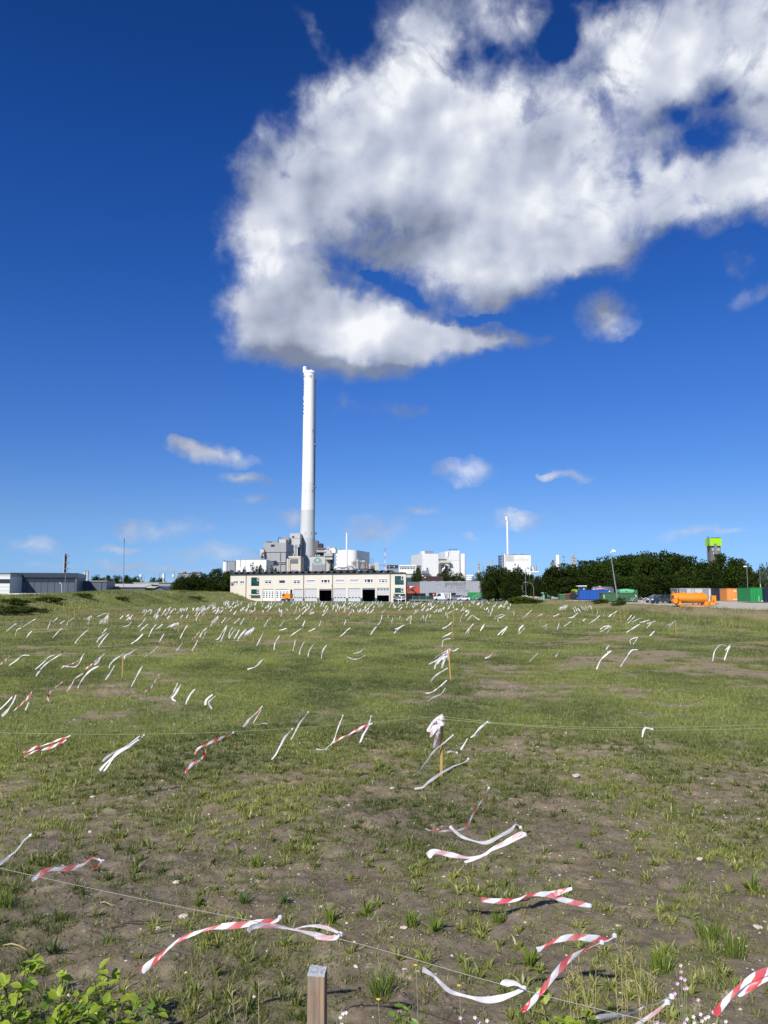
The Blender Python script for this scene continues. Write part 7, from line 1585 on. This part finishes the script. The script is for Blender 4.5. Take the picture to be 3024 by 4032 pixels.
# many small far ribbons that still can be told one by one
FAR = []
for k in range(112):
    px = gR.choice([gR.uniform(560, 1800), gR.uniform(900, 2000)]); py = 2366 + (gR.random() ** 1.4) * 44
    if px < 900: py = gR.uniform(2388, 2425)
    FAR.append((px, py))
for k in range(10): FAR.append((2255 + k * 8 + gR.uniform(-3, 3), gR.uniform(2380, 2396)))
for k in range(14): FAR.append((gR.uniform(460, 860), gR.uniform(2392, 2428)))
FAR.sort()
nr = sum(q[0] <= 2240 for q in FAR)
for i, (px, py) in enumerate(FAR):
    right = px > 2240; sl = gR.uniform(4, 16) * (-.8 if right else 1); ln = gR.uniform(9, 20)
    pix = [(px, py), (px - sl * .5, py + ln * .5), (px - sl, py + ln)]
    P = trail(pix, gR, drift=0); o = tape_obj('barrier_tape', [strip_data(P, .085, gR, .6)], gR.choice('wwwf'))
    tag(o, 'tiny ribbon, %s from left in the far sprinkling before the cream workshop' % th_(i + 1) if not right else 'tiny ribbon, %s from left in the far cluster before the blue container' % th_(i + 1 - nr), 'barrier tape', 'tiny far ribbons before the workshop' if not right else 'tiny far ribbons before the blue container')
V, F, A, B = [], [], [], []
for k in range(230):
    px = gR.uniform(560, 2010); py = 2364 + gR.random() ** 1.6 * 38; sl = gR.uniform(-2, 9); ln = gR.uniform(6, 13)
    if px < 880: py = max(py, 2388 + (880 - px) * .04)
    v, f, a, b = strip_data(trail([(px, py), (px - sl, py + ln)], gR, drift=0), .10, gR, .6); o_ = len(V); V += v; F += [tuple(i + o_ for i in q) for q in f]; A += a; B += b
o = np_mesh('distant_tape_scraps', np.array([tuple(v) for v in V]), np.array(F), TAPE['w'], dict(along=A, across=B)); o['kind'] = 'stuff'

# ------------------------------------------------------------------ foreground plants
def leaf_mesh(name, L_=1.0, Wd=.62, m=None, lobes=7):
    """toothed oval leaf folded along its midrib, length 1 along +X"""
    n = 9; up, dn, mid = [], [], []
    for i in range(n):
        t = i / (n - 1); w = Wd / 2 * math.sin(math.pi * min(1, t * .94 + .03)) ** .8 * (1 + (.12 if i % 2 else -.06)); z = -.16 * t * t
        mid.append((t * L_, 0, z)); up.append((t * L_ - .02, w, z + w * .28)); dn.append((t * L_ - .02, -w, z + w * .28))
    V = np.array(mid + up + dn); F = []
    for i in range(n - 1): F += [(i, i + 1, n + i + 1, n + i), (i + 1, i, 2 * n + i, 2 * n + i + 1)]
    tone = [.35] * n + [.65] * n + [.65] * n
    o = np_mesh(name, V, np.array(F), m, dict(tone=tone), smooth=True); me = o.data; bpy.data.objects.remove(o); return me
BR_M = [leafmat('bramble_leaf', (.33, .46, .045), .3, (1.15, 1.05, .8), .42, gloss=.05), leafmat('bramble_leaf_dark', (.15, .28, .04), .3, (1.1, 1.05, .8), .35, gloss=.05)]
LEAF = [leaf_mesh('leaf', 1, .62, BR_M[0]), leaf_mesh('leaf', 1, .55, BR_M[1])]
gB = random.Random(19)
def bramble(px, py, Y, h, w, n, lab):
    p = at(px, py, Y); z0 = gz(p.x, p.y); e = empty('bramble', (p.x, p.y, z0), 0, lab, 'bramble', 'brambles along the bottom edge')
    for s in range(max(3, n // 3)):
        a = gB.uniform(0, 6.28); rr = gB.uniform(.2, 1) * w; hh = h * gB.uniform(.55, 1.05)
        P = [Vector((0, 0, 0)), Vector((rr * .35 * math.cos(a), rr * .35 * math.sin(a), hh * .8)), Vector((rr * .7 * math.cos(a), rr * .7 * math.sin(a), hh)), Vector((rr * math.cos(a), rr * math.sin(a), hh * .9))]
        MB().tube(P, [.005, .004, .003, .002], 5).build('stem', W['bark'], e)
        for k in range(3):
            b = P[1 + k]
            for j in range(3):
                o = bpy.data.objects.new('leaf', LEAF[0 if gB.random() < .75 else 1]); COL.objects.link(o); o.parent = e
                sz = gB.uniform(.04, .085); o.scale = (sz, sz, sz); o.location = b + Vector((gB.uniform(-.02, .02), gB.uniform(-.02, .02), gB.uniform(-.01, .03)))
                o.rotation_euler = (gB.uniform(-.7, .7), gB.uniform(-.9, .5), a + (j - 1) * 1.4 + gB.uniform(-.4, .4))
for q in ((60, 3900, 4.75, .55, .36, 40, 'leftmost bramble clump in the lower left corner'), (240, 3890, 4.8, .52, .34, 40, 'second bramble clump from the lower left corner'), (420, 3900, 4.7, .48, .32, 36, 'third bramble clump before the bare soil'), (150, 3990, 4.4, .58, .36, 44, 'low bramble clump at the bottom edge under the leftmost'), (360, 4000, 4.4, .56, .34, 40, 'low bramble clump at the bottom edge, second from left'), (520, 3980, 4.55, .46, .2, 18, 'small bramble sprig right of the left thicket'), (30, 4000, 4.3, .66, .3, 36, 'bramble clump cut off by the lower left corner'),
          (1590, 3995, 4.5, .52, .14, 14, 'small bright leafed sprig right of the wooden post'), (2170, 4020, 4.35, .58, .18, 18, 'leafy sprig below the steep striped ribbon'), (2290, 4030, 4.3, .58, .14, 14, 'leafy sprig at the bottom edge under dry stalks')):
    bramble(*q)
def stalks(px, py, Y, h, n, lab):
    p = at(px, py, Y); e = empty('dry_weed', (p.x, p.y, gz(p.x, p.y)), 0, lab, 'dry weed', 'dry stalks in the lower right')
    for s in range(n):
        a = gB.uniform(0, 6.28); r = gB.uniform(.02, .18); b0 = Vector((gB.uniform(-.06, .06), gB.uniform(-.05, .05), 0)); hh = h * gB.uniform(.6, 1.05); t = b0 + Vector((r * math.cos(a), r * math.sin(a), hh)); m = b0.lerp(t, .5) + Vector((gB.uniform(-.02, .02), 0, 0))
        mb = MB().tube([b0, m, t], [.0028, .0022, .0012], 5)
        for k in range(7):
            c = b0.lerp(t, gB.uniform(.5, .98)); aa = gB.uniform(0, 6.28); mb.tube([c, c + Vector((.045 * math.cos(aa), .045 * math.sin(aa), .03))], [.001, .002], 4)
        mb.build('stalk', W['twig'], e)
for q in ((2310, 3960, 4.55, .80, 4, 'leftmost group of dry stalks under the striped ribbons'), (2400, 3990, 4.45, .84, 4, 'second group of dry stalks before the crumpled ribbon'), (2490, 3970, 4.5, .90, 5, 'third and densest group of dry stalks'), (2240, 3900, 4.7, .66, 3, 'thin bent dry stalks crossing steep striped ribbon'), (1010, 3920, 4.6, .62, 2, 'lone dry stalks with a yellow bloom left of the post'), (2580, 3900, 4.7, .66, 3, 'last group of dry stalks before the pink flowers')): stalks(*q)
PINK = mat('pink_petals', (.74, .50, .66), .6, var=.1); PALE = mat('pale_petals', (.80, .74, .76), .6, var=.08)
def flower_plant(px, py, Y, h, n, lab, m, sp=.09):
    p = at(px, py, Y); e = empty('flowering_plant', (p.x, p.y, gz(p.x, p.y)), 0, lab, 'flower', 'pink flowering plants near the bottom edge')
    for s in range(n):
        t = Vector((gB.uniform(-sp, sp), gB.uniform(-sp * .6, sp * .6), h * gB.uniform(.8, 1.08))); MB().tube([(0, 0, 0), (t.x * .3, t.y * .3, t.z * .6), t], [.002, .0016, .001], 4).build('stem', W['cord'], e)
        mb = MB()
        for k in range(5):
            a = k * 1.2566; c = t + Vector((.005 * math.cos(a), -.003, .005 * math.sin(a))); d1 = Vector((math.cos(a), -.3, math.sin(a))) * .0065; d2 = Vector((-math.sin(a), 0, math.cos(a))) * .0045
            mb.add([t, t + d1 + d2, t + d1 * 1.9, t + d1 - d2], [(0, 1, 2, 3)])
        mb.build('blossom', m, e)
for q in ((2690, 3960, 4.55, .68, 9, 'tall pink flowering plant between two striped ribbons', PINK, .07), (2620, 4010, 4.4, .50, 14, 'low pink flower cluster at the bottom edge', PINK, .12), (2790, 4005, 4.4, .53, 16, 'mixed pale flower cluster under the right edge ribbon', PALE, .12), (1850, 4010, 4.4, .52, 8, 'pink flower head right of the wooden post', PINK, .06), (1890, 4010, 4.38, .51, 6, 'white flower head beside pink one at bottom edge', PALE, .04), (520, 4010, 4.4, .48, 6, 'small mauve flowers at the right side of the brambles', PINK, .05), (1360, 3985, 4.45, .52, 6, 'little white flowers close to the right of the post', PALE, .05), (1430, 4015, 4.4, .48, 5, 'white flower pair low at the bottom edge', PALE, .03)): flower_plant(*q)
for px, py, Y, c, lab in ((1637, 3800, 4.9, 'y', 'yellow flower head at the tip of the hammock ribbon'), (1808, 3880, 4.7, 'y', 'yellow flower head inside the hammock ribbon curve'), (173, 2993, 0, 'r', 'single red poppy under the leftmost striped ribbon'), (331, 2759, 0, 'r', 'single orange red poppy in green grass farther off'), (1490, 3935, 4.6, 'y', 'small yellow flower right of the post')):
    p = onz(px, py, .1) if Y == 0 else at(px, py, Y); e = empty('single_flower', (p.x, p.y, gz(p.x, p.y)), 0, lab, 'flower'); h = p.z - e.location.z; s = .025 if Y == 0 else .012
    MB().tube([(0, 0, 0), (.01, 0, h * .6), (0, 0, h)], .0015, 4).build('stem', W['cord'], e)
    MB().lathe([(s * .4, h - s * .4), (s, h), (s * 1.1, h + s * .3), (s * .3, h + s * .15)], 8).build('blossom', FLY if c == 'y' else W['red'], e, smooth=True)
# sticks and dead straw
for px, py, L_, a, lab in ((1010, 3470, .0, 0, ''), (560, 3640, .5, .25, 'dark curved twig lying on soil left of centre'), (830, 3990, .35, .7, 'dark twig on the pale soil patch at bottom'), (1560, 3130, .25, .9, 'short dark twig left of the nearest stake'), (420, 3570, .12, -.1, 'pale straw piece above the rosette weed'), (60, 3715, .2, -.1, 'pale straw piece at the left frame edge')):
    if not L_: continue
    p = onz(px, py, .02); P = [(p.x + L_ * (t - .5) * math.cos(a), p.y + L_ * (t - .5) * math.sin(a), 0) for t in (0, .33, .66, 1)]; P = [Vector((x, y, gz(x, y) + .012 + .02 * (i in (1, 2)))) for i, (x, y, _) in enumerate(P)]
    o = MB().tube([q - P[0] for q in P], [.004, .007, .006, .003], 6).build('twig', W['twig' if 'straw' in lab else 'bark']); o.location = P[0]; tag(o, lab, 'twig')
